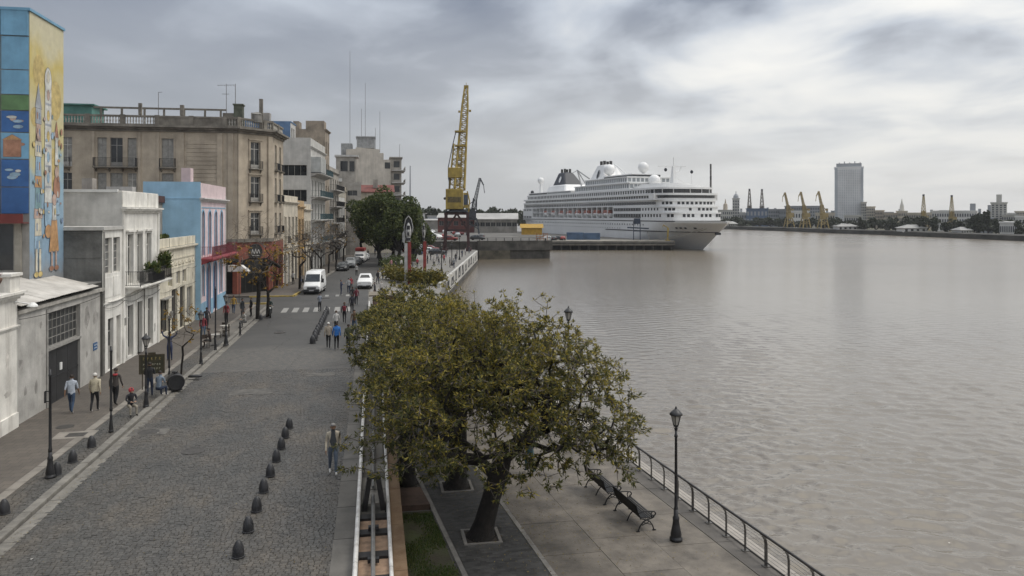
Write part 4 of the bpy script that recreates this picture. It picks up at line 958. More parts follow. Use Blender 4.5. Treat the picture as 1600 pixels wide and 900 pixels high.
m = MB(); m.quad((0,0,0),(-7,0,0),(-7,0,8.9),(0,0,8.3)); m.build('side_wall', sw, t)
for z in (5.35,6.75,8.15): MB().box(-7,-0.03,z,-0.05,0.0,z+0.07).build('side_ledge', sw, t)
m = MB(); m.box(-7.2,-0.12,8.3,0.12,LW,8.5); m.M = None; o = m.build('lower_roof', mat('pale roof edge', (0.5,0.49,0.46), 0.7, 0.12), t)
m = MB(); m.quad((0,LW-.006,8.4),(-9,LW-.006,8.4),(-9,LW-.006,10.55),(0,LW-.006,10.55)); m.build('upper_side_wall', mat('pale grey side render', (0.56,0.55,0.525), 0.85, 0.14, 0.8, streak=0.3), t)
MB().box(-9,LW-0.08,10.55,-0.25,LW+0.15,10.72).build('side_coping', white_paint, t)
m = MB(); m.quad((0,LW,9.9),(0,LW+RW,9.9),(-9,LW+RW,9.9),(-9,LW,9.9)); m.quad((0,LW+RW,0),(-9,LW+RW,0),(-9,LW+RW,10),(0,LW+RW,10)); m.build('roof', sw, t)

# ---- cream low house
crm = mat('cream plaster', (0.68,0.63,0.51), 0.8, 0.12, 1.0, streak=0.5, grime=(0.22,0.19,0.14), bump=0.2)
t = thing('cream_house', 'low cream house with ornate frieze and weedy roof beside the pink house', 'house', (-15.1,58.35,0)); wC = 11.4
U = [(2.6,3.75,1.2,1.0),(5.0,3.75,1.2,1.0),(7.0,3.75,1.2,1.0)]; Dn = [(0.5,0.5,2.2,2.5),(3.6,0.15,1.7,3.3),(6.1,0.15,1.6,3.3),(8.4,0.6,2.0,2.6)]
wall(t, fr, wC, 0, 6.5, U+Dn, crm); plaster_patches(t, fr, wC, 5.0, U+Dn, crm, 8, 11)
for k, q in enumerate(U): win(t, fr, *q, 'sash', M_frame, mat('yellowed blind', (0.30,0.27,0.13), 0.6, 0.1) if k == 0 else M_palepane)
win(t, fr, *Dn[0], 'wide', M_dkframe); win(t, fr, *Dn[1], 'panel', M_dkframe, name='door'); win(t, fr, *Dn[2], 'panel', M_dkframe, name='door'); win(t, fr, *Dn[3], 'wide', M_greyframe, M_palepane)
part(t, fr, 'shutter_hood', [(0.4,-0.35,3.02,2.8,0,3.1)], M_greyframe)
cornice(t, fr, 0, wC, 6.5, crm, ((0.1,0.1),(0.24,0.12)))
for k in range(4): part(t, fr, 'parapet_panel', [(0.1+k*wC/4,-0.03,6.75,(k+1)*wC/4-0.1,0.2,7.4)], crm)
part(t, fr, 'frieze_moulding', [(0.4,-0.05,5.75,wC-0.4,0.002,5.85),(0.4,-0.04,5.05,wC-0.4,0.002,5.13)], crm)
random.seed(8)
for k in range(9):
    m = MB(); x = 1.0+k*1.15; m.tube([(x,-0.04,5.3),(x+0.15,-0.06,5.5),(x+0.35,-0.06,5.55),(x+0.5,-0.05,5.35),(x+0.35,-0.06,5.25)],0.05,5); m.ball((x+0.25,-0.05,5.42),0.09,6,4); m.build('relief_ornament', crm, t, loc=(0,0,0), rz=FL)
m = MB(); m.quad((0,0,0),(-8,0,0),(-8,0,7.0),(0,0,7.0)); m.quad((0,0,6.9),(0,wC,6.9),(-8,wC,6.9),(-8,0,6.9)); m.build('roof', sw, t)
MB().box(-0.5,wC-0.02,0,0,wC+0.0,7) if False else None
MB().box(-0.12,wC-0.2,0,-0.0,wC-0.08,6.4).build('drainpipe', M_greyframe, t)
def tuft(name, label, cat, pts, n, ln, mt, rng):
    m = MB()
    for _ in range(n):
        b = Vector(rng.choice(pts))+Vector((rng.uniform(-.35,.35),rng.uniform(-.35,.35),0)); a = rng.uniform(0,6.28); e = rng.uniform(0.2,1.5); l = ln*rng.uniform(.4,1)
        b = b+Vector((0,0,rng.uniform(0,ln)))
        d = Vector((math.cos(a)*math.cos(e),math.sin(a)*math.cos(e),math.sin(e)))*l; s = Vector((-math.sin(a),math.cos(a),0.2))*l*0.25
        m.poly(b, b+d*.5+s, b+d, b+d*.5-s)
    o = m.build(name, mt); return tag(o, label, cat)
weed = leafmat('weed leaf', (0.03,0.05,0.015), (0.06,0.085,0.025), (0.10,0.11,0.03))
rg = random.Random(17)
tuft('roof_plant', 'green weeds growing on the cream house roof', 'plant', [(-15.9-rg.random()*1.5, 58.9+k*0.5, 6.95+0.15*rg.random()) for k in range(14)], 700, 0.4, weed, rg)
tuft('balcony_shrub', 'round green shrub at the far end of the iron balcony', 'plant', [(-14.45,57.2,5.4),(-14.45,57.4,5.9),(-14.4,57.0,5.7)], 420, 0.45, weed, rg)
tuft('balcony_plant', 'small upright plant with red flowers in the balcony planter', 'plant', [(-14.4,53.9,5.3),(-14.4,54.6,5.2)], 180, 0.5, weed, rg)

# ---- pink house
pink = mat('pink house paint', (0.74,0.60,0.62), 0.7, 0.1, 0.9, streak=0.2); ltblue = mat('light blue trim', (0.25,0.42,0.56), 0.65, 0.1, 1); dkblue = mat('dark blue woodwork', (0.018,0.06,0.17), 0.45, 0.15, 2)
pkred = mat('pink red balcony paint', (0.36,0.075,0.09), 0.6, 0.15, 1.5)
t = thing('pink_house', 'pink corner house with blue arched doors and red balcony', 'house', (-14.7,69.8,0)); wP = 11.4
up = [(0.5+k*2.75,5.6,1.05,3.9,True) for k in range(4)]; lo = [(0.5,2.0,1.0,2.7,True),(2.55,0.3,1.6,4.5,True),(5.4,0.3,1.6,4.5,True),(8.4,1.6,1.15,3.2,True)]
wall(t, fr, wP, 0, 11.9, up+lo, pink)
blight = glass('blue pane', (0.02,0.04,0.08), 0.15)
for q in up: win(t, fr, *q[:4], 'arch', dkblue, blight, name='balcony_door')
for k, q in enumerate(lo): win(t, fr, *q[:4], 'panel' if k in (1,2) else 'arch', dkblue, blight, name='door' if k in (1,2) else 'window')
def arch_trim(q, tt=0.17):
    x, z, w, h = q[:4]; r = w/2; m = MB(); cx, cz = x+r, z+h-r; n = 12; p = -0.05
    pts = [(x, z)]+[(cx-r*math.cos(math.pi*i/n), cz+r*math.sin(math.pi*i/n)) for i in range(n+1)]+[(x+w, z)]
    out = [(x-tt, z)]+[(cx-(r+tt)*math.cos(math.pi*i/n), cz+(r+tt)*math.sin(math.pi*i/n)) for i in range(n+1)]+[(x+w+tt, z)]
    for i in range(len(pts)-1):
        a, b, c, d = pts[i], pts[i+1], out[i+1], out[i]
        m.quad((a[0],p,a[1]),(b[0],p,b[1]),(c[0],p,c[1]),(d[0],p,d[1])); m.quad((d[0],p,d[1]),(c[0],p,c[1]),(c[0],0,c[1]),(d[0],0,d[1])); m.quad((a[0],p,a[1]),(b[0],p,b[1]),(b[0],0.01,b[1]),(a[0],0.01,a[1]))
    m.build('arch_trim', ltblue, t, rz=FL)
for q in up+lo: arch_trim(q)
part(t, fr, 'dado', [(0,-0.03,0.12,2.3,0.002,1.5),(4.4,-0.03,0.12,5.2,0.002,1.5),(7.2,-0.03,0.12,wP,0.002,1.5)], ltblue)
part(t, fr, 'pilaster', [(0,-0.06,1.5,0.25,0.002,11),(wP-0.25,-0.06,1.5,wP,0.002,11)], mat('white trim', (0.6,0.58,0.57), 0.7, 0.08))
cornice(t, fr, 0, wP, 10.3, mat('white trim', (0.6,0.58,0.57)), ((0.1,0.12),(0.25,0.12),(0.4,0.1)))
part(t, fr, 'parapet', [(0,-0.03,10.65,wP,0.25,11.92)], mat('pale pink parapet', (0.62,0.50,0.51), 0.7, 0.08, 1))
part(t, fr, 'frieze_line', [(0,-0.04,9.75,wP,0.002,9.85)], ltblue)
balcony(t, fr, 0.1, wP+0.9, 5.4, 1.0, pkred, mat('dark red ironwork', (0.20,0.04,0.055), 0.5, 0.15), h=1.0, th=0.2, sp=0.14)
m = MB(); m.quad((0.035,-.006,0),(-4.6,-.006,0),(-4.6,-.006,12.0),(0.035,-.006,12.0)); m.build('blue_side_wall', mat('sky blue side paint', (0.33,0.53,0.69), 0.7, 0.1, 0.6, streak=0.12, grime=(0.1,0.22,0.35)), t)
MB().box(-4.6,-0.04,10.55,-0.02,-0.009,10.62).build('side_line', mat('sky blue side paint',(0,)*3), t)
m = MB(); m.quad((0,wP,0),(-4.6,wP,0),(-4.6,wP,11.9),(0,wP,11.9)); m.quad((0,0,11.7),(0,wP,11.7),(-4.6,wP,11.7),(-4.6,0,11.7)); m.quad((-4.6,0,0),(-4.6,wP,0),(-4.6,wP,11.9),(-4.6,0,11.9)); m.build('roof', pink, t)
m = MB(); m.box(-1.6,0.25,11.7,-0.85,1.3,13.2); m.build('chimney', mat('pale pink parapet',(0,)*3), t)
aw = thing('cafe_awning', 'small scalloped white canopy at the pink house corner', 'awning', (-14.5,81.3,0.12))
m = MB(); m.M = None
m.box(0.05,0.1,3.55,1.9,0.9,3.6); 
i = m.V((0,0.0,3.9),(1.3,0,3.9),(2.0,0.0,3.3),(0,1.2,3.9),(1.3,1.2,3.9),(2.0,1.2,3.3)); m.F(i,i+1,i+4,i+3); m.F(i+1,i+2,i+5,i+4)
for k in range(5): m.poly((2.0,k*0.24,3.3),(2.0,k*0.24+0.24,3.3),(2.0,k*0.24+0.18,3.08),(2.0,k*0.24+0.06,3.08))
m.quad((0,0,3.9),(1.3,0,3.9),(2.0,0,3.3),(0,0,3.3)); m.build('canopy', mat('white canvas', (0.62,0.60,0.57), 0.8, 0.08), aw)
m = MB(); m.cyl((1.0,0.6,0),(1.0,0.6,3.6),0.03); m.build('pole', black_iron, aw)

# cables strung along the old fronts
cab = mat('black cable', (0.02,0.02,0.02), 0.6, 0.1)
def cable(par, pts, sag=0.12, r=0.014):
    m = MB()
    for a, b in zip(pts[:-1], pts[1:]):
        a, b = Vector(a), Vector(b); q = [a.lerp(b, k/8)-Vector((0,0,sag*4*(k/8)*(1-k/8))) for k in range(9)]; m.tube(q, r, 4)
    m.build('cable', cab, par)
for o in list(C.objects):
    if o.parent is None and o.name == 'white_balcony_house':
        cable(o, [(0.12,0,4.25),(0.14,3.4,4.15),(0.16,7.5,4.3),(0.16,11.3,4.2)]); cable(o, [(0.1,0.1,3.9),(0.1,3.6,3.95),(0.12,7.2,3.85),(0.14,11.4,3.9)], 0.18)
        MB().box(0.0,3.62,2.4,0.12,3.92,2.85).build('meter_box', M_greyframe, o); MB().box(-0.02,0.1,0,0.08,0.18,8.2).build('drainpipe', M_greyframe, o); MB().box(-0.02,7.9,0.0,0.07,7.98,4.5).build('drainpipe', M_greyframe, o)
    if o.parent is None and o.name == 'cream_house':
        cable(o, [(0.14,0,4.9),(0.16,4,4.75),(0.16,8,4.9),(0.14,11.3,4.8)]); cable(o, [(0.12,0,3.6),(0.12,3.2,3.55),(0.14,6.0,3.62),(0.12,11.3,3.5)], 0.1)
        MB().box(0,3.05,1.4,0.14,3.4,1.9).build('meter_box', M_greyframe, o)
    if o.parent is None and o.name == 'garage': cable(o, [(0.16,0,4.7),(0.17,5,4.6),(0.16,10.6,4.72)], 0.06)
# ------------------------------------------------------------------ far side of the junction
brown = mat('brown stone render', (0.455,0.39,0.305), 0.85, 0.16, 0.5, streak=0.42, grime=(0.27,0.225,0.18), bump=0.2)
brown_dk = mat('sooty cornice stone', (0.22,0.20,0.17), 0.9, 0.25, 0.8, streak=0.4)
t = thing('corner_building', 'large brown stone corner building with balustraded roof above a red ground floor', 'building', (-15.3,91.5,0))
WS = 34.0; fs = (-WS,0,0); HB = 18.9
red = mat('brick red shopfront paint', (0.23,0.07,0.045), 0.75, 0.2, 0.9)
def xw(px): # local x on the side wall of a sighted column
    k = (px-800)/FOC; xx = 91.5*(k*_c+_s)/(_c-k*_s); return xx+15.3+WS
trip = [(xw(150)+0.0,14.45,0.95),(xw(171),14.45,1.25),(xw(199),14.45,0.95)]
holes = []; specs = []
for (x0, w) in ((xw(97),1.0),(xw(152),0.95),(xw(172),1.3),(xw(199),0.95),(xw(252.5),1.25)):
    for (z, h, st) in ((14.5,3.2,'french'),(10.9,2.9,'french'),(6.9,2.4,'sash')):
        holes.append((x0,z,w,h)); specs.append((x0,z,w,h,st))
for x0 in (4,8,12.5):
    for z in (14.5,10.9,6.9): holes.append((x0,z,1.1,2.6)); specs.append((x0,z,1.1,2.6,'sash'))
wall(t, fs, WS, 6.0, HB-6.0, holes, brown)
rw = random.Random(6)
for s_ in specs: win(t, fs, *s_, rw.choice((M_frame, M_greyframe)), rw.choice((M_pane, M_palepane, M_palepane)))
balcony(t, fs, xw(148.5), xw(215), 14.45, 0.8, brown_dk, black_iron, h=1.0)
balcony(t, fs, xw(250), xw(275), 14.45, 0.5, brown_dk, black_iron, h=1.0); balcony(t, fs, xw(92), xw(111), 14.45, 0.5, brown_dk, black_iron, h=1.0)
for (a, b) in ((xw(149),xw(215)),(xw(250),xw(275))): part(t, fs, 'window_frame_pilaster', [(a-0.35,-0.12,9.5,a-0.05,0.002,18.4),(b+0.05,-0.12,9.5,b+0.35,0.002,18.4)], brown)
# rusticated stretch between the single windows and the corner: recessed joints, each course a piece
z = 9.6
while z < 17.5:
    part(t, fs, 'stone_course', [(xw(292),-0.06,z,xw(342),0.002,z+0.42)], brown); z += 0.47
for x in (285,345,362): part(t, fs, 'pilaster', [(xw(x)-0.4,-0.16,6.2,xw(x)+0.2,0.002,18.4)], brown)
part(t, fs, 'string_course', [(0,-0.2,6.0,WS,0.002,6.4),(0,-0.1,9.9,xw(286),0.002,10.1)], brown_dk)
# chamfered corner
CH = 3.4*math.sqrt(2); fc = (0,0,R(45)); hc = [(1.75,z,1.35,h) for (z,h) in ((14.5,3.1),(10.7,2.9),(6.9,2.5))]
wall(t, fc, CH, 6.0, HB-6.0, hc, brown, name='chamfer_wall')
for q in hc: win(t, fc, *q, 'french', M_frame, M_pane); surround(t, fc, *q, brown, 0.2, 0.1, True)
for q in hc: balcony(t, fc, 1.55, 3.3, q[1], 0.35, brown_dk, black_iron, h=0.9)
part(t, fc, 'pilaster', [(0.05,-0.18,6.2,0.65,0.002,18.4),(CH-0.65,-0.18,6.2,CH-0.05,0.002,18.4)], brown)
part(t, fc, 'string_course', [(-0.1,-0.2,6.0,CH+.1,0.002,6.4)], brown_dk)
DS = 7.0; rzf = R(90)-math.atan(0.07); ff = (3.4,3.4,rzf); hf = [(1.6+k*2.8,z,1.2,h) for k in range(2) for (z,h) in ((14.5,3.1),(10.7,2.9),(6.9,2.5))]
wall(t, ff, DS, 6.0, HB-6.0, hf, brown, name='street_wall')
for q in hf: win(t, ff, *q, 'french', M_frame, M_pane); balcony(t, ff, q[0]-.2, q[0]+q[2]+.2, q[1], 0.4, brown_dk, black_iron, h=0.9, brackets=False)
# ground floor: red band above dark shop openings
for (fx, w_, nm, op) in ((fs, WS, 'ground_floor_wall', [(WS-5.9,0.1,5.4,4.0),(WS-12,0.1,5.2,4.0),(WS-20,0.1,5,3.4)]), (fc, CH, 'ground_floor_wall', [(0.5,0.1,CH-1.0,3.9)]), (ff, DS, 'ground_floor_wall', [(0.6,0.1,2.6,4.8,True),(3.9,0.1,2.6,4.8,True)])):
    wall(t, fx, w_, 0, 6.0, op, red, nm, dep=0.5)
    for q in op: win(t, fx, *q[:4], 'wide', M_dkframe, mat('dark shop interior', (0.012,0.012,0.012), 0.3, 0.2), dep=0.45, name='shop_window')
part(t, fs, 'shop_fascia', [(WS-7.0,-0.5,3.75,WS+0.2,0,4.2)], mat('black fascia', (0.02,0.02,0.02), 0.6, 0.2))
part(t, fs, 'dark_awning', [(WS-9.0,-1.9,3.35,WS-0.4,0,3.45),(WS-9.0,-1.9,2.8,WS-0.4,-1.84,3.4)], mat('black awning cloth', (0.018,0.018,0.018), 0.8, 0.2))
# round painted emblem on the chamfer
em = MB(); n = 24
em.M = Matrix.Translation((CH/2,-0.08,4.85)) @ Matrix.Rotation(R(90),4,'X'); em.lathe([(0.95,0),(0.95,0.06),(0.82,0.07),(0.80,0.03),(0.02,0.03)],n); eo = em.build('round_sign', mat('black fascia',(0,)*3), t, loc=(0,0,0), rz=R(45))
em = MB(); em.tube([(CH/2-0.55,-0.13,4.6),(CH/2-0.45,-0.13,5.15),(CH/2-0.2,-0.13,4.6),(CH/2+0.0,-0.13,5.2),(CH/2+0.15,-0.13,4.65),(CH/2+0.4,-0.13,5.1),(CH/2+0.55,-0.13,4.65)],0.05,5); em.tube([(CH/2-0.5,-0.13,4.45),(CH/2+0.5,-0.13,4.4)],0.035,5); em.build('sign_script', mat('chalk white', (0.45,0.44,0.42), 0.8, 0.1), eo, loc=(0,0,0), rz=0)
# cornice and balustrade all round
for (fx, w_) in ((fs,WS),(fc,CH),(ff,DS)):
    cornice(t, fx, 0, w_, HB-0.45, brown_dk, ((0.15,0.25),(0.4,0.2),(0.7,0.22)))
    part(t, fx, 'balustrade_rail', [(0,-0.05,HB+1.15,w_,0.3,HB+1.35),(0,-0.05,HB+0.22,w_,0.3,HB+0.4)], brown_dk)
    x = 0.0
    while x < w_-0.5:
        part(t, fx, 'balustrade_pier', [(x,-0.08,HB+0.2,x+0.5,0.34,HB+1.4)], brown_dk)
        nb = MB(); k = x+0.75
        while k < min(x+3.6, w_)-0.1: nb.lathe([(0.07,0),(0.05,0.1),(0.1,0.3),(0.05,0.55),(0.08,0.72)],6,(k,0.1,HB+0.42)); k += 0.3
        if nb.v and not (fx is fs and WS-9.5 < x < WS-2): nb.build('balusters', mat('pale baluster', (0.42,0.40,0.36), 0.85, 0.2), t, loc=(fx[0],fx[1],0), rz=fx[2])
        elif nb.v: part(t, fx, 'parapet_panel', [(x+0.5,0,HB+0.4,min(x+3.6,w_),0.25,HB+1.15)], brown_dk)
        x += 3.6
m = MB(); m.poly((-WS,0.3,HB+0.2),(0,0.3,HB+0.2),(3.1,3.4,HB+0.2),(3.4,10,HB+0.2),(3.6,14,HB+0.2),(-WS,14,HB+0.2)); m.build('roof', brown_dk, t)
part(t, fs, 'roof_turret', [(xw(365)-0.2,1.2,HB+0.2,xw(376),2.4,HB+2.9),(xw(365)-0.3,1.1,HB+2.9,xw(376)+.1,2.5,HB+3.05)], mat('mossy render', (0.11,0.12,0.09), 0.9, 0.25))
part(t, fs, 'roof_shed', [(xw(344),1.5,HB+0.2,xw(362),4,HB+2.0)], brown_dk)
part(t, fs, 'pergola_beam', [(xw(140),1.2,HB+2.2,xw(350),1.4,HB+2.4)], brown_dk)
for px in (150,183,219,250,282,315,340): part(t, fs, 'pergola_post', [(xw(px),1.2,HB+0.2,xw(px)+0.2,1.4,HB+2.2)], brown_dk)
part(t, fs, 'roof_pier', [(xw(216),0.0,HB+1.4,xw(221),0.35,HB+2.7)], brown_dk); part(t, fs, 'roof_pier', [(xw(281),0.0,HB+1.4,xw(287),0.35,HB+2.6)], brown_dk)
m = MB(); m.lathe([(0.55,0),(0.55,0.9),(0.62,0.95),(0.4,1.15),(0.05,1.25)],14,(xw(392)-WS+0.4,2.0,HB+1.0)); m.build('water_tank', mat('grey tank', (0.24,0.23,0.21), 0.7, 0.2), t)
part(t, fs, 'chimney_pot', [(xw(398)+.2,2.0,HB+0.2,xw(398)+0.6,2.4,HB+3.8)], brown_dk)
grn = mat('green roof hut paint', (0.09,0.22,0.19), 0.7, 0.15, 1)
m = MB(); m.box(xw(60)-WS,3,HB+0.2,xw(128)-WS,7,HB+2.7); m.box(xw(58)-WS,2.7,HB+2.7,xw(133)-WS,7.3,HB+2.85); m.build('roof_hut', grn, t)
def antenna(parent, x, y, z0, z1, kind=0, r=0.03):
    m = MB(); m.cyl((x,y,z0),(x,y,z1),r,r*0.7,5)
    if kind == 1:
        m.bar((x-1.0,y,z1-0.2),(x+0.9,y,z1-0.1),0.04)
        for k in range(6): m.bar((x-0.9+k*0.35,y-0.35,z1-0.2),(x-0.9+k*0.35,y+0.35,z1-0.2),0.03)
        m.bar((x-0.5,y,z1-1.2),(x+0.3,y,z1-1.2),0.05)
    if kind == 2: m.bar((x,y,z1),(x+0.4,y,z1+0.02),0.05)
    return m.build('antenna', mat('antenna grey', (0.25,0.25,0.25), 0.5, 0.1, metal=0.4), parent)
antenna(t, xw(236)-WS, 3, HB, HB+4.4, 2, 0.05); antenna(t, xw(346)-WS, 3, HB, HB+5.6, 1, 0.05); antenna(t, xw(364)-WS, 1.6, HB, HB+5.4, 0, 0.06)
random.seed(44)

# ---- row of buildings along the far street (facade line leans slightly right)
E0 = Vector((-11.9,94.9,0)); dvec = Vector((0.07,1,0)).normalized()
M_win2 = [M_pane, M_palepane]
def far_house(name, label, d0, d1, h, wm, floors, bays, gf=4.2, trim=None, balc=None, parapet=0.8, side=True, depth_=12, back=0.0, style='french', fm=None, topgap=0.9, cat='building', side_holes=(), z_side=None, side_m=None):
    p = E0+dvec*d0; t = thing(name, label, cat, (p.x, p.y, 0), rzf); w = d1-d0; f = (0,back,0); trim = trim or wm
    fh = (h-topgap-gf)/floors; ho = []; sp = []
    bw = w/bays; ww = min(1.25, bw*0.5)
    for i in range(floors):
        for k in range(bays):
            q = (bw*(k+0.5)-ww/2, gf+i*fh+0.45, ww, fh*0.68); ho.append(q); sp.append(q)
    gd = [(bw*(k+0.5)-bw*0.32, 0.12, bw*0.64, gf-1.1) for k in range(bays)]
    wall(t, f, w, 0, h, ho+gd, wm)
    r = random.Random(int(d0*7))
    for q in sp: win(t, f, *q, style, fm or r.choice((M_frame,M_greyframe,M_dkframe)), r.choice(M_win2))
    for q in gd: win(t, f, *q, r.choice(('panel','wide','door')), r.choice((M_dkframe,M_greyframe)), M_pane, name='shop_door')
    for q in sp[::1]: surround(t, f, *q, trim, 0.14, 0.07)
    cornice(t, f, 0, w, h-0.35, trim); cornice(t, f, 0, w, gf-0.35, trim, ((0.08,0.12),(0.2,0.1)), 'string_course')
    if parapet: part(t, f, 'parapet', [(0.012,0.02,h,w-.012,0.25,h+parapet-.01)], wm)
    if balc:
        for i in range(floors):
            if balc.get('all'): balcony(t, f, 0.3, w-0.3, gf+i*fh+0.4, balc.get('p',1.1), balc['m'], balc['r'], h=1.0, sp=0.2)
            else:
                for k in range(bays):
                    if (k+i) % balc.get('every',1) == 0: balcony(t, f, bw*(k+0.5)-ww/2-0.3, bw*(k+0.5)+ww/2+0.3, gf+i*fh+0.4, balc.get('p',0.6), balc['m'], balc['r'], h=0.95, sp=0.2, brackets=False)
    # side wall towards the viewer (local x = 0 plane), frame turned so that its outside looks back along the street
    fsd = (0, back+depth_, -R(90)); sm = side_m or wm
    wall(t, fsd, depth_, 0, h+parapet, list(side_holes), sm, 'side_wall', dep=0.15)
    for q in side_holes: win(t, fsd, *q, 'wide', M_greyframe, M_pane, dep=0.12)
    m = MB(); m.quad((0,back,h-0.02),(w,back,h-0.02),(w,back+depth_,h-0.02),(0,back+depth_,h-0.02)); m.quad((w,back,0),(w,back+depth_,0),(w,back+depth_,h+parapet),(w,back,h+parapet)); m.quad((0,back+depth_,0),(w,back+depth_,0),(w,back+depth_,h),(0,back+depth_,h)); m.build('roof', sm, t)
    return t
cr2 = mat('cream stucco', (0.58,0.525,0.43), 0.8, 0.14, 0.8, streak=0.45, bump=0.15); oc2 = mat('ochre stucco', (0.44,0.31,0.17), 0.8, 0.14, 0.8, streak=0.3)
gr2 = mat('pale grey render', (0.50,0.49,0.465), 0.8, 0.12, 0.6, streak=0.35); dg2 = mat('grey brown render', (0.36,0.335,0.30), 0.85, 0.18, 0.6, streak=0.45)
slabw = mat('white slab edge', (0.5,0.49,0.47), 0.7, 0.12); teal_r = mat('teal railing', (0.03,0.085,0.105), 0.5, 0.2)
far_house('cream_terrace', 'ornate cream three-bay terrace house next to the brown corner building', 7.05, 18, 10.9, cr2, 1, 4, 5.0, balc={'m':cr2,'r':black_iron,'every':2})
far_house('ochre_terrace', 'narrow ochre terrace house below the grey apartment block', 18.05, 23.5, 10.4, oc2, 1, 2, 5.0, balc={'m':oc2,'r':black_iron})
far_house('cream_terrace', 'cream terrace house with dark planter balcony beside the ochre one', 23.55, 30, 10.0, cr2, 1, 3, 4.8, balc={'m':cr2,'r':mat('black planter',(0,)*3),'every':3})
t7 = far_house('apartment_block', 'pale grey modern apartment block with teal balconies and wide side windows', 30.05, 47, 20.0, gr2, 4, 5, 4.2, trim=slabw, balc={'m':slabw,'r':teal_r,'all':True,'p':1.5}, parapet=1.3, depth_=14, style='sash',
    side_holes=[(9.6,15.3,3.8,1.7),(9.6,11.2,3.8,1.9),(9.6,7.2,3.8,1.9)])
part(t7, (0,0,0), 'glazed_bay', [(0.2,-1.5,15.9,6.5,-0.01,18.3)], mat('frosted glazing', (0.42,0.43,0.42), 0.3, 0.12, 1.2, spec=0.5))
for k in range(5): part(t7, (0,0,0), 'glazing_bar', [(0.2+k*1.55,-1.54,15.9,0.28+k*1.55,-1.5,18.3)], M_greyframe)
part(t7, (0,0,0), 'stair_wing', [(-0.02,7.0,0,8,14.0,22.0)], dg2)
# blue attic house and brown turret that rise behind
p = E0+dvec*34; tb = thing('blue_attic_house', 'blue rendered attic storey with white gabled front above the grey block', 'building', (p.x,p.y,0), rzf)
bl2 = mat('slate blue render', (0.10,0.17,0.29), 0.75, 0.15, 0.6, streak=0.3)
wall(tb, (4.0,14.0,-R(90)), 9.5, 18, 6.6, [(2.2,22.2,1.1,1.3),(4.6,22.2,1.1,1.3)], bl2, 'side_wall'); 
for q in ((2.2,22.2,1.1,1.3),(4.6,22.2,1.1,1.3)): win(tb, (4.0,14.0,-R(90)), *q, 'sash', M_dkframe)
wall(tb, (4.0,4.5,0), 5, 18, 6.6, [(0.8,21.8,1.1,2.0),(2.7,21.8,1.1,2.0),(1.6,19,1.4,1.8)], slabw, 'front_wall')
for q in ((0.8,21.8,1.1,2.0),(2.7,21.8,1.1,2.0),(1.6,19,1.4,1.8)): win(tb, (4.0,4.5,0), *q, 'sash', M_dkframe)
m = MB(); m.box(4.0,4.4,24.6,9.2,14,24.8); m.build('roof', bl2, tb); m = MB(); m.box(4.4,8,24.8,5.8,11,26.2); m.build('chimney', dg2, tb)
p = E0+dvec*47; tt_ = thing('brown_turret_block', 'brown crenellated turret block beyond the grey apartments', 'building', (p.x,p.y,0), rzf)
brn3 = mat('brown turret render', (0.31,0.26,0.205), 0.85, 0.2, 0.7, streak=0.4)
wall(tt_, (0,8.5,-R(90)), 8.5, 0, 24.5, [(6.2,20.3,1.0,2.0)], brn3, 'side_wall'); win(tt_, (0,8.5,-R(90)), 6.2,20.3,1.0,2.0,'sash',M_dkframe)
wall(tt_, (0,0,0), 6, 0, 24.5, [(1,20,1.2,2.4),(3.8,20,1.2,2.4),(1,16,1.2,2.4),(3.8,16,1.2,2.4),(1,12,1.2,2.4),(3.8,12,1.2,2.4)], brn3, 'front_wall')
for q in [(1,20,1.2,2.4),(3.8,20,1.2,2.4),(1,16,1.2,2.4),(3.8,16,1.2,2.4),(1,12,1.2,2.4),(3.8,12,1.2,2.4)]: win(tt_, (0,0,0), *q, 'sash', M_greyframe)
cornice(tt_, (0,0,0), 0, 6, 24.2, brn3)
for (y0,y1,h_) in ((0.2,3.4,1.5),(4.6,5.6,1.4),(7.2,8.3,1.3)): part(tt_, (0,0,0), 'crenel', [(0.02,y0,24.5,3.0,y1,24.5+h_)], brn3)
m = MB(); m.box(0.1,0.1,24.3,6,8.5,24.5); m.build('roof', brn3, tt_)
far_house('balcony_block', 'grey-brown block with stacked balconies past the turret', 53.1, 68, 17.5, dg2, 4, 4, 4.0, balc={'m':slabw,'r':black_iron,'all':True,'p':1.3}, style='sash')
far_house('white_terrace', 'white low terrace half hidden by street trees', 68.1, 80, 12.0, gr2, 2, 4, 4.2, balc={'m':slabw,'r':black_iron,'every':2})
far_house('cream_block', 'cream block at the far end of the left terrace', 80.1, 98, 14.5, cr2, 3, 5, 4.2, balc={'m':slabw,'r':black_iron,'every':1})
# ---- big blank-walled apartment building down the street
q0 = at(541,335,196); tb = thing('blank_wall_block', 'tall pale apartment block with blank stained side wall and roof masts', 'building', (q0.x,q0.y,0), 0)
blank = mat('stained pale side render', (0.56,0.515,0.45), 0.85, 0.13, 0.35, streak=0.5, grime=(0.26,0.235,0.2)); sc_ = 196/1200
m = MB(); prof = [(0,0),(11.2,0),(11.2,23.3),(9.4,23.3),(9.4,25.0),(8.4,25.0),(8.4,25.9),(2.4,26.4),(2.4,26.0),(0,25.8)]
m.extr(prof, 0, 14); m.build('side_wall', blank, tb)
part(tb, (0,0,0), 'penthouse', [(2.6,1,26.3,7.2,8,29.0),(2.4,0.8,29.0,7.4,8.2,29.3)], mat('grey penthouse', (0.33,0.335,0.335), 0.8, 0.14, streak=0.3))
part(tb, (0,0,0), 'tank_room', [(-1.4,3,18,1.4,9,27.6)], mat('grey penthouse',(0,)*3))
m = MB(); m.box(11.21,1,0,14.0,14,23.8); m.box(10.9,0.6,23.8,14.3,14.3,24.1); m.build('front_wing', dg2, tb)
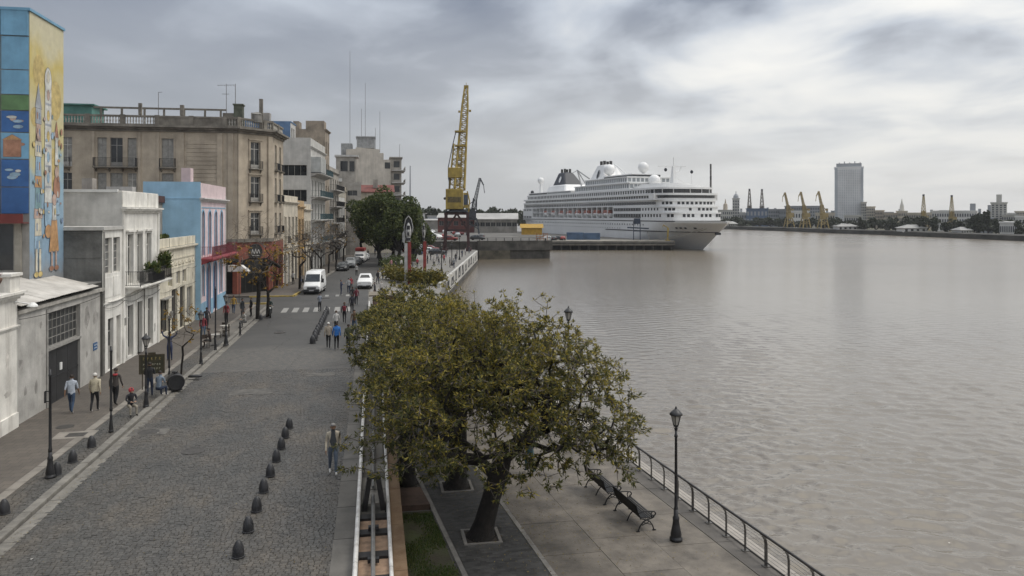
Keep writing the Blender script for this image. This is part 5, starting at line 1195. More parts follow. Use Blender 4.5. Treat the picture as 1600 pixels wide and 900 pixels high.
for k in range(6):
    z = 4.5+k*3.2
    part(tb, (0,0,0), 'balcony_slab', [(11.5,0.2,z,15.0,13,z+0.18)], slabw); part(tb, (0,0,0), 'balcony_front', [(14.9,0.2,z+0.2,15.0,13,z+1.1)], slabw)
    part(tb, (0,0,0), 'window', [(12.0,0.96,z+0.9,13.5,1.0,z+2.5)], M_pane)
part(tb, (0,0,0), 'terrace_opening', [(9.7,-0.03,21.0,11.1,-0.003,22.6)], M_pane)
for (px, yt, yb) in ((546,75,225),(564,166,215),(570,125,215),(586,196,228),(593,170,232)):
    z1 = 9.2+(335-yt)*sc_; z0 = 25.5; antenna(tb, (px-541)*sc_, 4, z0, z1, 0, 0.065)
antenna(tb, 13.6, 4, 23.8, 9.2+(335-222)*sc_, 2, 0.06)
q1 = at(520,335,172); tk = thing('stepped_block', 'grey stepped block with roof terrace left of the blank wall', 'building', (q1.x,q1.y,0), 0)
wall(tk, (0,0,0), 6.2, 0, 16.5, [(3.2,13.4,2.2,1.2),(0.8,9.5,1.0,1.8)], dg2); win(tk,(0,0,0),3.2,13.4,2.2,1.2,'wide',M_greyframe); win(tk,(0,0,0),0.8,9.5,1.0,1.8,'sash',M_greyframe)
part(tk,(0,0,0),'upper_storey',[(0.6,2,16.5,5.0,8,22.3)],dg2); part(tk,(0,0,0),'upper_roof',[(0.3,1.6,22.3,5.6,8.3,22.7)],slabw); part(tk,(0,0,0),'upper_window',[(1.6,1.95,19,3.2,1.998,21.3),(3.6,1.95,19,4.7,1.998,21.3)],M_pane); part(tk,(0,0,0),'roof',[(0,0.01,16.5,6.2,8,16.52)],dg2); part(tk,(0,0,0),'ac_unit',[(1.0,-0.5,16.55,2.0,0.2,17.3)],slabw)
q2 = at(548,335,182); tr_ = thing('red_roof_house', 'low house with dark red tin roof in front of the blank wall', 'house', (q2.x,q2.y,0), 0)
wall(tr_, (0,0,0), 10.0, 0, 14.6, [(1,12.4,1.4,1.3),(4,12.4,1.4,1.3),(7,12.4,1.4,1.3)], cr2); 
for x in (1,4,7): win(tr_,(0,0,0),x,12.4,1.4,1.3,'sash',M_greyframe)
m = MB(); i = m.V((-0.3,-0.4,14.6),(10.3,-0.4,14.6),(10.3,5,16.4),(-0.3,5,16.4)); m.F(i,i+1,i+2,i+3); m.quad((-0.3,-0.4,14.4),(10.3,-0.4,14.4),(10.3,-0.4,14.6),(-0.3,-0.4,14.6)); m.build('roof', mat('dark red tin', (0.17,0.05,0.04), 0.7, 0.2, 1), tr_)
part(tr_, (0,0,0), 'chimney', [(5.2,2,15.5,6.3,3,17.6)], dg2)
# roofs seen between white house and brown building
q3 = at(105,335,62); th = thing('shed_roof', 'dark reddish shed roof between the white house and the brown building', 'shed', (q3.x,q3.y,0), 0)
m = MB(); m.box(0,0,0,6.6,6,10.2); m.build('wall', dg2, th); m = MB(); m.box(-0.2,-0.3,10.2,6.8,6.3,10.75); m.build('roof', mat('rust red roof', (0.09,0.045,0.04), 0.8, 0.2, 1), th); MB().box(2.6,1,10.75,4.6,2,11.5).build('roof_vent', gr2, th); MB().box(0.6,1.4,10.75,1.4,2.4,12.2).build('chimney', dg2, th)
# ------------------------------------------------------------------ trees
bark = mat('dark bark', (0.018,0.0145,0.012), 0.9, 0.3, 3, bump=0.8, bscale=14)
bark_gr = mat('grey twig bark', (0.15,0.128,0.108), 0.9, 0.3, 4)
def grow(rng, trunk, targets, step=0.4, wob=0.10, rtip=0.008, expo=2.3, rbase=None):
    pos = [Vector(p) for p in trunk]; par = [-1]+list(range(len(trunk)-1))
    P = np.array([tuple(p) for p in pos]); first = max(0, len(trunk)-3)
    top = pos[-1]; targets = sorted(targets, key=lambda q: (Vector(q)-top).length); tips = []
    cap = 4096; buf = np.full((cap,3), 1e9); buf[:len(P)] = P; n = len(P); buf[:first] = 1e9
    for T in targets:
        T = Vector(T); d2 = ((buf[:n]-np.array(tuple(T)))**2).sum(1)
        # prefer joints that lie towards the crown's root
        j = int(np.argmin(d2)); A = pos[j]; L_ = (T-A).length; k = max(1, int(L_/step))
        side = Vector((rng.uniform(-1,1),rng.uniform(-1,1),rng.uniform(-.6,1.0)))*L_*0.16; pj = j
        for i in range(1, k+1):
            f = i/k; q = A.lerp(T, f)+side*math.sin(math.pi*f)+Vector((rng.uniform(-1,1),rng.uniform(-1,1),rng.uniform(-1,1)))*wob*(1 if i < k else 0.3)
            pos.append(q); par.append(pj); pj = len(pos)-1
            if n >= cap: buf = np.concatenate([buf, np.full((cap,3),1e9)]); cap *= 2
            buf[n] = tuple(q); n += 1
        tips.append(pj)
    rad = [0.0]*len(pos); has = [False]*len(pos)
    for i in range(len(pos)-1, -1, -1):
        r = max(rad[i]**(1/expo) if rad[i] else 0, rtip); 
        if par[i] >= 0: rad[par[i]] += r**expo
        rad[i] = r
    if rbase:
        s = rbase/rad[len(trunk)-1] if False else rbase/rad[0]
        rad = [max(rtip*0.7, r*(s if s < 1 else s)) if r > rtip*3 else r for r in rad]
    return pos, par, rad, tips
def wood_mesh(pos, par, rad, rmin, rmax, nb=5):
    m = MB()
    for i, p in enumerate(par):
        if p < 0: continue
        r0, r1 = rad[p], rad[i]
        if not (rmin <= r1 < rmax): continue
        r0 = min(r0, r1*1.5)
        m.cyl(pos[p], pos[i], r0, r1, nb if r1 < 0.05 else 8, cap=False)
    return m
def leaf_fan(m, rng, base, dirv, n, ln, wd, droop=0.25, spread=1.0):
    for _ in range(n):
        d = (dirv*(1.2-spread*0.6)+Vector((rng.gauss(0,1),rng.gauss(0,1),rng.gauss(0,0.75)))*0.62*spread)
        if d.length < 1e-3: continue
        d.normalize(); d.z -= droop*rng.random(); l = ln*rng.uniform(.55,1.15)
        s = d.cross(Vector((rng.gauss(0,.5),rng.gauss(0,.5),1))); 
        if s.length < 1e-3: continue
        s = s.normalized()*wd*rng.uniform(.6,1.2); b = base+d*rng.uniform(0,0.06); nrm = s.cross(d).normalized()*l*0.10
        m.poly(b, b+d*l*.45+s-nrm, b+d*l, b+d*l*.45-s-nrm)
def dome_targets(rng, c, rx, ry, rz, n, inner=0.35, zmin=-0.35, lump=0.18, clus=1, cr=0.42):
    if clus > 1:
        cen = dome_targets(rng, c, rx-cr*0.5, ry-cr*0.5, rz-cr*0.5, n//clus, inner, zmin, lump); res = []
        for q in cen:
            s_ = rng.uniform(0.6,1.3)
            for _ in range(clus):
                v = Vector((rng.gauss(0,1),rng.gauss(0,1),rng.gauss(0,0.8))); v = v.normalized()*cr*s_*rng.random()**0.6
                res.append((q[0]+v.x, q[1]+v.y, q[2]+v.z*0.8))
        return res
    out = []; ph = [rng.uniform(0,6.28) for _ in range(6)]
    while len(out) < n:
        v = Vector((rng.gauss(0,1),rng.gauss(0,1),rng.gauss(0,1))).normalized()
        if v.z < zmin: continue
        a = math.atan2(v.y, v.x); k = 1+lump*(math.sin(3*a+ph[0])*0.5+math.sin(5*a+ph[1]+4*v.z)*0.5+math.sin(7*v.z+ph[2])*0.4)
        f = (inner+(1-inner)*rng.random()**0.55)*k
        out.append((c[0]+v.x*rx*f, c[1]+v.y*ry*f, c[2]+v.z*rz*f))
    return out
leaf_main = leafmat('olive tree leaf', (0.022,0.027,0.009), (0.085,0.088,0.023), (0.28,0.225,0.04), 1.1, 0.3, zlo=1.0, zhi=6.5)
leaf_dense = leafmat('dense ficus leaf', (0.016,0.026,0.008), (0.06,0.082,0.022), (0.10,0.115,0.03), 0.6, 0.25)
def prom_tree(label, x, y, lean, cc, rx, ry, rz, n_t, seed, rb, leaves=13, ln=0.185, zmin=-0.25, group='trees on the promenade'):
    rng = random.Random(seed); t = thing('promenade_tree', label, 'tree', (x,y,-1.04), 0, group)
    tr = [(0,0,0),(lean[0]*0.15,lean[1]*0.15,0.5),(lean[0]*0.4,lean[1]*0.4,1.2),(lean[0]*0.75,lean[1]*0.75,1.9),(lean[0],lean[1],2.5)]
    pos, par, rad, tips = grow(rng, tr, dome_targets(rng, cc, rx, ry, rz, n_t, 0.4, zmin, 0.11, 6, 0.5), 0.3, 0.06, 0.0085, 2.25, None)
    k0 = rb/rad[1]; 
    for i in range(len(rad)):
        if rad[i] > 0.02: rad[i] = rad[i]*(1+(k0-1)*min(1, (rad[i]-0.02)/0.1))
    m = MB(); rings = [(rb*1.45,0.0),(rb*1.15,0.18),(rb,0.5),(rb*0.94,1.2),(rb*0.95,1.9),(rb*0.9,2.55)]
    prev = None; nn = 14
    for (rr, z), c in zip(rings, [(0,0),(lean[0]*.04,lean[1]*.04)]+[(p[0],p[1]) for p in tr[1:]]):
        i = m.V(*[(c[0]+rr*(1+0.10*math.sin(3*a+z*2)+rng.uniform(-.03,.03))*math.cos(a), c[1]+rr*(1+0.10*math.sin(3*a+z*2)+rng.uniform(-.03,.03))*math.sin(a), z) for a in [2*math.pi*k/nn for k in range(nn)]])
        if prev is not None:
            for k in range(nn): m.F(prev+k, prev+(k+1)%nn, i+(k+1)%nn, i+k)
        prev = i
    m.build('trunk', bark, t, True)
    # limbs: skip the trunk's own segments
    lm = MB(); tw = MB()
    for i, p in enumerate(par):
        if p < 0 or i < 5: continue
        r1 = rad[i]; r0 = min(rad[p], r1*1.6)
        (lm if r1 > 0.022 else tw).cyl(pos[p], pos[i], r0, r1, 7 if r1 > 0.03 else 4, cap=False)
    lm.build('limbs', bark, t, True); stuff(tw.build('twigs', bark_gr, t))
    lf = MB()
    for ti in tips:
        d = (pos[ti]-pos[par[ti]]).normalized(); out = (pos[ti]-Vector(cc)).normalized(); d = (d*0.6+out*0.8).normalized()
        if rng.random() < 0.10: continue
        leaf_fan(lf, rng, pos[ti], d, int(leaves*rng.uniform(.4,1.3)), ln*rng.uniform(.7,1.25), ln*rng.uniform(.13,.2))
        if rng.random() < 0.5: leaf_fan(lf, rng, pos[par[ti]], d, int(leaves*0.4), ln*0.9, ln*0.16)
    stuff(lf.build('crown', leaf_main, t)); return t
prom_tree('broad olive-green tree with leaning dark trunk nearest the camera on the promenade', 3.35,24.15, (0.75,0.1), (0.55,0.2,3.1), 4.75,4.5,4.75, 4600, 5, 0.33, 14, 0.155, zmin=-0.12)
prom_tree('second promenade tree in its square pit, right behind the nearest one', 3.05,28.75, (0.1,0.2), (0.4,0.4,3.2), 3.7,4.0,4.0, 2400, 8, 0.36, 14, 0.16, zmin=0.02)
prom_tree('tree with thick dark trunk in the bed against the channel wall', 1.25,29.4, (-0.1,0.3), (0.5,0.8,3.2), 2.3,3.6,3.4, 1400, 11, 0.29, 13, 0.16, zmin=0.0)
prom_tree('third promenade tree behind the crowns, yellowing top', 2.55,34.6, (0.2,0.2), (0.3,0.6,3.0), 4.0,4.2,3.4, 1500, 14, 0.3, 15, 0.21)
prom_tree('fourth promenade tree, half hidden farther along the path', 1.95,41.0, (0.1,0.2), (0.4,0.4,2.9), 4.1,4.4,3.1, 900, 15, 0.3, 15, 0.24)
prom_tree('fifth promenade tree, only its yellow-green top showing', 1.4,48.0, (0.1,0.2), (0.8,0.4,2.8), 4.0,4.4,2.8, 700, 16, 0.3, 14, 0.28)
prom_tree('farthest promenade tree beside the kiosk, olive crown', 0.95,55.0, (0.1,0.2), (1.8,0.2,2.9), 4.0,4.2,2.7, 500, 18, 0.3, 12, 0.32)

def clump_tree(name, label, x, y, z0, h, rx, ry, seed, lm, lobes=14, n_leaf=9000, ln=0.5, trunk_h=0.3, trunks=1, group=None, rb=0.35):
    """broad-leaved tree: limbs reach into lobes of foliage, leaf faces spread over each lobe"""
    rng = random.Random(seed); t = thing(name, label, 'tree', (x,y,z0), 0, group)
    L_ = []; cz = h*(trunk_h+(1-trunk_h)*0.5); rzz = h*(1-trunk_h)*0.5
    for k in range(lobes):
        v = Vector((rng.gauss(0,1),rng.gauss(0,1),rng.gauss(0.15,0.9))).normalized(); f = rng.uniform(0.4,0.8) if lobes < 20 else rng.uniform(0.25,0.88)
        L_.append((Vector((v.x*rx*f, v.y*ry*f, cz+v.z*rzz*f)), rng.uniform(0.24,0.42)*(1 if lobes < 20 else (18/lobes)**0.4)))
    w = MB()
    for q in range(trunks):
        bx, by = (rng.uniform(-1,1)*rx*0.3*(trunks > 1), rng.uniform(-1,1)*ry*0.3*(trunks > 1)); top = Vector((bx*1.3,by*1.3,h*trunk_h*1.2))
        w.cyl((bx,by,0),(bx,by,h*0.05),rb*1.4,rb,8,False); w.cyl((bx,by,h*0.05),top,rb,rb*0.7,8,False)
        for (c, r) in L_[q::trunks]:
            mid = top.lerp(c,0.5)+Vector((0,0,-0.2)); w.cyl(top,mid,rb*0.45,rb*0.25,6,False); w.cyl(mid,c,rb*0.25,rb*0.08,5,False)
    w.build('trunk', bark, t, True)
    m = MB(); per = n_leaf//lobes
    for (c, r) in L_:
        R3 = Vector((rx*r, ry*r, rzz*r*1.25))
        for _ in range(per):
            v = Vector((rng.gauss(0,1),rng.gauss(0,1),rng.gauss(0,1))).normalized(); f = rng.uniform(0.72,1.12)
            p = c+Vector((v.x*R3.x*f, v.y*R3.y*f, v.z*R3.z*f)); d = (v+Vector((rng.gauss(0,.6),rng.gauss(0,.6),rng.gauss(-.2,.6)))).normalized(); s = d.cross(Vector((rng.gauss(0,1),rng.gauss(0,1),rng.gauss(0,1))))
            if s.length < 1e-3: continue
            s = s.normalized()*ln*0.36*rng.uniform(.6,1.2); l = ln*rng.uniform(.6,1.2)
            m.poly(p-d*l*.5, p+s, p+d*l*.5, p-s)
    stuff(m.build('crown', lm, t)); return t
clump_tree('plaza_tree', 'big dense dark green tree on several trunks at the street bend', 2.6,141.0, 0, 14.6, 7.3,7.0, 3, leaf_dense, 80, 32000, 0.46, 0.14, 4, rb=0.4)
clump_tree('plaza_tree', 'second dense tree joined to the right of the big one', 6.6,152.0, 0, 9.4, 5.0,5.2, 4, leaf_dense, 44, 15000, 0.46, 0.12, 3, rb=0.35)
clump_tree('plaza_tree', 'dense tree behind the big one shading the far street', -0.6,162.0, 0, 13.5, 6.6,6.6, 7, leaf_dense, 40, 14000, 0.46, 0.2, 2, rb=0.35)
# bare street trees on the left, a few yellow leaves
leaf_yel = leafmat('yellowing street leaf', (0.08,0.055,0.012), (0.19,0.12,0.018), (0.36,0.2,0.02), 0.8, 0.3)
def bare_tree(label, x, y, h, rx, seed, n_t, leaves, lm=leaf_yel, rb=0.16, fork=False, ln=0.2, low=False, group='bare street trees', tip=0.012):
    rng = random.Random(seed); t = thing('street_tree', label, 'tree', (x,y,0.1), 0, group); th = h*0.34
    tr = [(0,0,0),(0.03,0.02,th*0.35),(0.10,0.0,th*0.7),(0.06,0.05,th)]
    tg = dome_targets(rng, (0,0,h*0.66), rx, rx, h*0.36, n_t, 0.25, -0.7, 0.2)
    pos, par, rad, tips = grow(rng, tr, tg, 0.45, 0.10, tip, 2.3)
    k0 = rb/rad[1]; rad = [r*(1+(k0-1)*min(1,max(0,(r-0.02)/0.06))) for r in rad]
    lm_ = MB(); tw = MB()
    for i, p in enumerate(par):
        if p < 0: continue
        (lm_ if rad[i] > 0.03 else tw).cyl(pos[p], pos[i], min(rad[p], rad[i]*1.5), rad[i], 8 if rad[i] > 0.05 else 4, cap=False)
    lm_.build('trunk', bark, t, True); stuff(tw.build('twigs', bark_gr, t))
    if leaves:
        lf = MB()
        for ti in tips:
            if rng.random() < leaves and (not low or pos[ti].z < h*0.72): leaf_fan(lf, rng, pos[ti], Vector((0,0,-.2)), 7, ln, ln*0.3, 0.5)
        if lf.v: stuff(lf.build('crown', lm, t))
    return t
bare_tree('slender bare pavement tree with leaning trunk beside the cream house', -10.78,46.3, 4.6,1.1, 31, 150, 0.15, rb=0.11, tip=0.007)
bare_tree('bare corner tree with twin trunks and yellow leaves before the red shopfront', -9.95,69.6, 9.2,3.7, 32, 560, 0.2, rb=0.17, ln=0.26, low=True, tip=0.009)
bare_tree('second twisted trunk of the corner tree pair, few leaves', -9.3,70.8, 6.4,2.4, 33, 260, 0.35, rb=0.15, ln=0.24, low=True, tip=0.009)
for k, (x, y, h, n, lv) in enumerate(((-8.9,96.5,8.2,170,0.06),(-8.2,104.5,8.4,170,0.03),(-7.5,113,8.0,150,0.03),(-6.9,122,8.4,150,0.05),(-6.2,131,8.2,140,0.05),(-5.4,141,8.4,120,0.08))):
    bare_tree(f"{ORD[k]} bare street tree past the junction on the left kerb", x, y, h, 3.3, 40+k, n*2, lv, rb=0.14, tip=0.011)
# ------------------------------------------------------------------ vehicles
tyre = mat('tyre rubber', (0.02,0.02,0.02), 0.85, 0.2); rim_m = mat('wheel rim', (0.25,0.25,0.25), 0.4, 0.1, metal=0.6); glass_c = glass('car glass', (0.02,0.025,0.028), 0.05)
plast = mat('dark bumper plastic', (0.025,0.025,0.027), 0.6, 0.2); lampw = mat('headlamp lens', (0.6,0.6,0.58), 0.15, 0.05, spec=0.6); lampr = mat('tail lamp lens', (0.3,0.02,0.02), 0.2, 0.05); plate_m = mat('number plate', (0.4,0.4,0.4), 0.5, 0.05)
def paint(name, c): return mat(name, c, 0.3, 0.04, 0.8, spec=0.55)
def wheels(t, xs, ys, r, w=0.2):
    for x in xs:
        for y in ys:
            m = MB(); m.M = Matrix.Translation((x,y,r)) @ Matrix.Rotation(R(90),4,'Y'); m.lathe([(r*0.55,-w/2),(r*0.94,-w/2),(r,-w*0.35),(r,w*0.35),(r*0.94,w/2),(r*0.55,w/2)],16); wo = m.build('wheel', tyre, t, True)
            m = MB(); m.M = Matrix.Translation((x,y,r)) @ Matrix.Rotation(R(90),4,'Y'); m.lathe([(r*0.56,-w*0.42),(r*0.25,-w*0.3),(r*0.25,w*0.3),(r*0.56,w*0.42)],12); m.build('rim', rim_m, wo)
def section_body(secs, mats_fn=None):
    """loft along y: each section (y, half width bottom, half width belt, half width roof, z bottom, z belt, z roof)"""
    m = MB(); rows = []
    for (y, wb, wm, wr, zb, zm, zr) in secs:
        prof = [(-wb*0.92,zb),(-wb,zb+0.12),(-wm,zm-0.05),(-wm*0.985,zm),(-wr,zr-0.07),(-wr*0.86,zr),(wr*0.86,zr),(wr,zr-0.07),(wm*0.985,zm),(wm,zm-0.05),(wb,zb+0.12),(wb*0.92,zb)]
        rows.append(m.V(*[(x,y,z) for x,z in prof]))
    n = 12
    for a, b in zip(rows[:-1], rows[1:]):
        for k in range(n): m.F(a+k, b+k, b+(k+1)%n, a+(k+1)%n)
    m.F(*[rows[0]+k for k in range(n)]); m.F(*[rows[-1]+n-1-k for k in range(n)])
    return m
def flip(m): return m
def van(label, loc, rz):
    t = thing('delivery_van', label, 'van', loc, rz); wp = paint('van white paint', (0.72,0.72,0.71))
    # front at -y
    m = section_body([(-2.55,0.86,0.9,0.80,0.32,0.85,0.98),(-2.42,0.93,0.96,0.86,0.28,0.95,1.16),(-1.75,0.97,0.99,0.90,0.28,1.1,1.42),(-1.05,0.98,1.0,0.86,0.28,1.2,2.42),(-0.7,0.98,1.0,0.86,0.28,1.2,2.58),(2.45,0.98,1.0,0.86,0.28,1.2,2.58),(2.6,0.94,0.96,0.82,0.32,1.2,2.5)])
    smooth_by_angle(m.build('body', wp, t), 35)
    g = MB(); g.quad((-0.84,-1.80,1.44),(0.84,-1.80,1.44),(0.76,-1.13,2.30),(-0.76,-1.13,2.30)); o = g.build('windscreen', glass_c, t)
    for sx in (-1,1):
        g = MB(); p = [(sx*1.004,-1.55,1.35),(sx*1.004,-0.45,1.35),(sx*0.925,-0.45,2.1),(sx*0.935,-1.15,2.1)]; g.poly(*p); g.build('side_window', glass_c, t)
        g = MB(); g.box(sx*1.0-0.03,-1.5,1.3,sx*1.0+0.03,-1.42,1.5); g.box(min(sx*1.05,sx*1.25),-1.55,1.3,max(sx*1.05,sx*1.25),-1.45,1.75); g.build('mirror', plast, t)
        g = MB(); g.M = None; x0, x1 = sorted((sx*0.56,sx*0.86)); i = g.V((x0,-2.56,0.80),(x1,-2.46,0.80),(x1,-2.36,1.06),(x0,-2.44,1.06)); g.F(i,i+1,i+2,i+3); g.build('headlight', lampw, t)
    g = MB(); g.box(-0.9,-2.66,0.28,0.9,-2.4,0.62); bevel(g.build('bumper', plast, t), 0.05)
    g = MB(); g.box(-0.5,-2.60,0.66,0.5,-2.5,0.86); g.build('grille', plast, t); MB().box(-0.26,-2.69,0.42,0.26,-2.665,0.54).build('number_plate', plate_m, t)
    for k in range(3): MB().box(-0.5,-2.61,0.70+k*0.055,0.5,-2.603,0.715+k*0.055).build('grille_bar', rim_m, t)
    MB().box(-1.01,-0.35,0.5,-0.99,2.4,0.62).build('side_strip', plast, t); MB().box(0.99,-0.35,0.5,1.01,2.4,0.62).build('side_strip', plast, t)
    wheels(t, (-0.88,0.88), (-1.72,1.6), 0.34); return t
def car(label, loc, rz, pm, kind='hatch', group=None, cat='car', name='parked_car'):
    t = thing(name, label, cat, loc, rz, group)
    if kind == 'pickup':
        sec = [(-2.35,0.82,0.86,0.78,0.34,0.78,0.92),(-2.2,0.88,0.92,0.84,0.30,0.9,1.02),(-1.2,0.9,0.93,0.86,0.28,0.98,1.10),(-0.55,0.9,0.93,0.70,0.28,1.02,1.70),(0.5,0.9,0.93,0.70,0.28,1.02,1.74),(0.75,0.9,0.93,0.86,0.28,1.02,1.1),(2.35,0.9,0.93,0.88,0.34,1.0,1.08),(2.45,0.86,0.9,0.84,0.4,0.98,1.04)]; gl = ((-1.12,1.12),(-0.6,1.64),(0.5,1.68),(0.72,1.14))
    else:
        sec = [(-2.05,0.74,0.78,0.70,0.32,0.64,0.74),(-1.92,0.82,0.86,0.78,0.24,0.74,0.86),(-0.95,0.85,0.88,0.80,0.22,0.86,1.0),(-0.25,0.85,0.88,0.62,0.22,0.9,1.42),(0.9,0.85,0.88,0.62,0.22,0.92,1.45),(1.75,0.84,0.87,0.70,0.26,0.92,1.0 if kind == 'sedan' else 1.22),(2.0,0.78,0.82,0.66,0.34,0.88,0.96)]; gl = ((-0.9,1.02),(-0.3,1.38),(0.9,1.41),(1.6,1.06 if kind == 'sedan' else 1.25))
    smooth_by_angle(section_body(sec).build('body', pm, t), 40)
    (a,za),(b,zb),(c,zc),(d,zd) = gl
    def w_at(z): return 0.86-(z-1.0)*0.55
    g = MB(); g.quad((-w_at(za)*0.92,a-0.03,za+0.02),(w_at(za)*0.92,a-0.03,za+0.02),(w_at(zb)*0.9,b-0.03,zb),(-w_at(zb)*0.9,b-0.03,zb)); g.build('windscreen', glass_c, t)
    g = MB(); g.quad((w_at(zd)*0.9,d+0.04,zd),(-w_at(zd)*0.9,d+0.04,zd),(-w_at(zc)*0.9,c+0.05,zc),(w_at(zc)*0.9,c+0.05,zc)); g.build('rear_window', glass_c, t)
    zw = sec[3][5]; 
    for sx in (-1,1):
        for (y0,y1) in ((a+0.45,(b+c)/2-0.04),((b+c)/2+0.04,c+0.12)):
            g = MB(); g.poly((sx*0.90,y0,zw+0.02),(sx*0.90,y1,zw+0.02),(sx*0.68,min(y1,c-0.05),zb-0.07),(sx*0.68,max(y0,b+0.1),zb-0.07)); g.build('side_window', glass_c, t)
        yf = sec[0][0]; x0, x1 = sorted((sx*0.45,sx*0.74)); z = sec[0][5]
        g = MB(); g.box(x0,yf-0.02,z-0.1,x1,yf+0.1,z+0.04); g.build('headlight', lampw, t)
        yr = sec[-1][0]; g = MB(); g.box(x0,yr-0.08,sec[-1][5]-0.2,x1,yr+0.02,sec[-1][5]-0.02); g.build('tail_light', lampr, t)
        g = MB(); g.box(min(sx*0.92,sx*1.06),a+0.4,zw,max(sx*0.92,sx*1.06),a+0.5,zw+0.14); g.build('mirror', plast, t)
    MB().box(-0.76,sec[0][0]-0.06,0.3,0.76,sec[0][0]+0.1,0.48).build('bumper', plast, t); MB().box(-0.78,sec[-1][0]-0.06,0.34,0.78,sec[-1][0]+0.05,0.5).build('bumper', plast, t)
    MB().box(-0.22,sec[-1][0]+0.052,0.5,0.22,sec[-1][0]+0.06,0.6).build('number_plate', plate_m, t); MB().box(-0.22,sec[0][0]-0.07,0.4,0.22,sec[0][0]-0.062,0.5).build('number_plate', plate_m, t)
    wheels(t, (-0.78,0.78), (sec[0][0]+0.75, sec[-1][0]-0.75), 0.31 if kind != 'pickup' else 0.36); return t
van('white panel van parked on the left just past the junction', (-6.85,93.2,0.0), math.atan(-0.07)*1.0)
pw = paint('white car paint', (0.70,0.70,0.69)); pg = paint('silver car paint', (0.33,0.34,0.34)); pd = paint('dark grey car paint', (0.04,0.042,0.045)); pr = paint('dark red car paint', (0.22,0.025,0.02)); pb = paint('blue car paint', (0.03,0.06,0.13))
car('white pickup seen from behind at the right kerb by the plaza', (-1.05,98.5,0.0), R(-2), pw, 'pickup', name='pickup_truck', cat='pickup')
car('dark grey parked car with open back behind the white van', (-5.0,129.0,0), R(-4), pd, 'hatch', 'cars parked on the left kerb')
car('silver parked car following the dark grey one', (-3.95,136.6,0), R(-4), pg, 'pickup', 'cars parked on the left kerb')
car('grey parked car just before the red-topped van', (-3.2,143.0,0), R(-5), pd, 'hatch', 'cars parked on the left kerb')
v2 = thing('ambulance_van', 'white van with red roof parked far down the left kerb', 'van', (-2.55,150.5,0), R(-6))
m = section_body([(-2.3,0.86,0.9,0.80,0.32,0.85,1.0),(-1.6,0.97,0.99,0.90,0.28,1.05,1.3),(-1.1,0.98,1.0,0.86,0.28,1.2,2.1),(2.4,0.98,1.0,0.86,0.28,1.2,2.2)]); smooth_by_angle(m.build('body', pw, v2), 35)
MB().box(-0.85,-1.0,2.2,0.85,2.35,2.75).build('roof_load', mat('red roof panel', (0.35,0.05,0.045), 0.5, 0.1), v2); g = MB(); g.quad((-0.8,-1.62,1.3),(0.8,-1.62,1.3),(0.74,-1.14,2.0),(-0.74,-1.14,2.0)); g.build('windscreen', glass_c, v2); MB().box(-0.9,-2.4,0.3,0.9,-2.28,0.6).build('bumper', plast, v2); wheels(v2,(-0.88,0.88),(-1.5,1.5),0.34)
car('white car nose behind the red-topped van', (-1.9,157.0,0), R(-7), pw, 'hatch', 'cars parked on the left kerb')
# motorcycle
t = thing('motorcycle', 'dark motorcycle with its rider waiting at the corner kerb', 'motorcycle', (-9.2,71.6,0), R(12))
m = MB()
for y in (-0.68,0.68):
    w = MB(); w.M = Matrix.Translation((0,y,0.31)) @ Matrix.Rotation(R(90),4,'Y'); w.lathe([(0.22,-0.05),(0.30,-0.06),(0.31,0),(0.30,0.06),(0.22,0.05)],16); wo = w.build('wheel', tyre, t, True)
    w = MB(); w.M = Matrix.Translation((0,y,0.31)) @ Matrix.Rotation(R(90),4,'Y'); w.lathe([(0.05,-0.06),(0.22,-0.02),(0.22,0.02),(0.05,0.06)],12); w.build('rim', rim_m, wo)
MB().tube([(0,-0.68,0.31),(0,-0.5,0.72),(0,-0.38,1.0)],0.035).build('fork', black_iron, t)
m = MB(); m.tube([(-0.36,-0.28,1.05),(-0.1,-0.38,1.0),(0.1,-0.38,1.0),(0.36,-0.28,1.05)],0.02); m.build('handlebar', black_iron, t)
m = MB(); m.box(-0.16,-0.35,0.3,0.16,0.3,0.62); m.box(-0.13,-0.4,0.62,0.13,0.05,0.86); bevel(m.build('tank_engine', paint('black bike paint',(0.02,0.02,0.022)), t), 0.05)
m = MB(); m.box(-0.14,0.0,0.72,0.14,0.8,0.84); bevel(m.build('seat', plast, t), 0.04)
m = MB(); m.ball((0,-0.58,0.86),0.09,10,6); m.build('headlight', lampw, t, True)
m = MB(); m.box(-0.2,0.55,0.85,0.2,0.95,1.2); bevel(m.build('top_box', plast, t), 0.03)

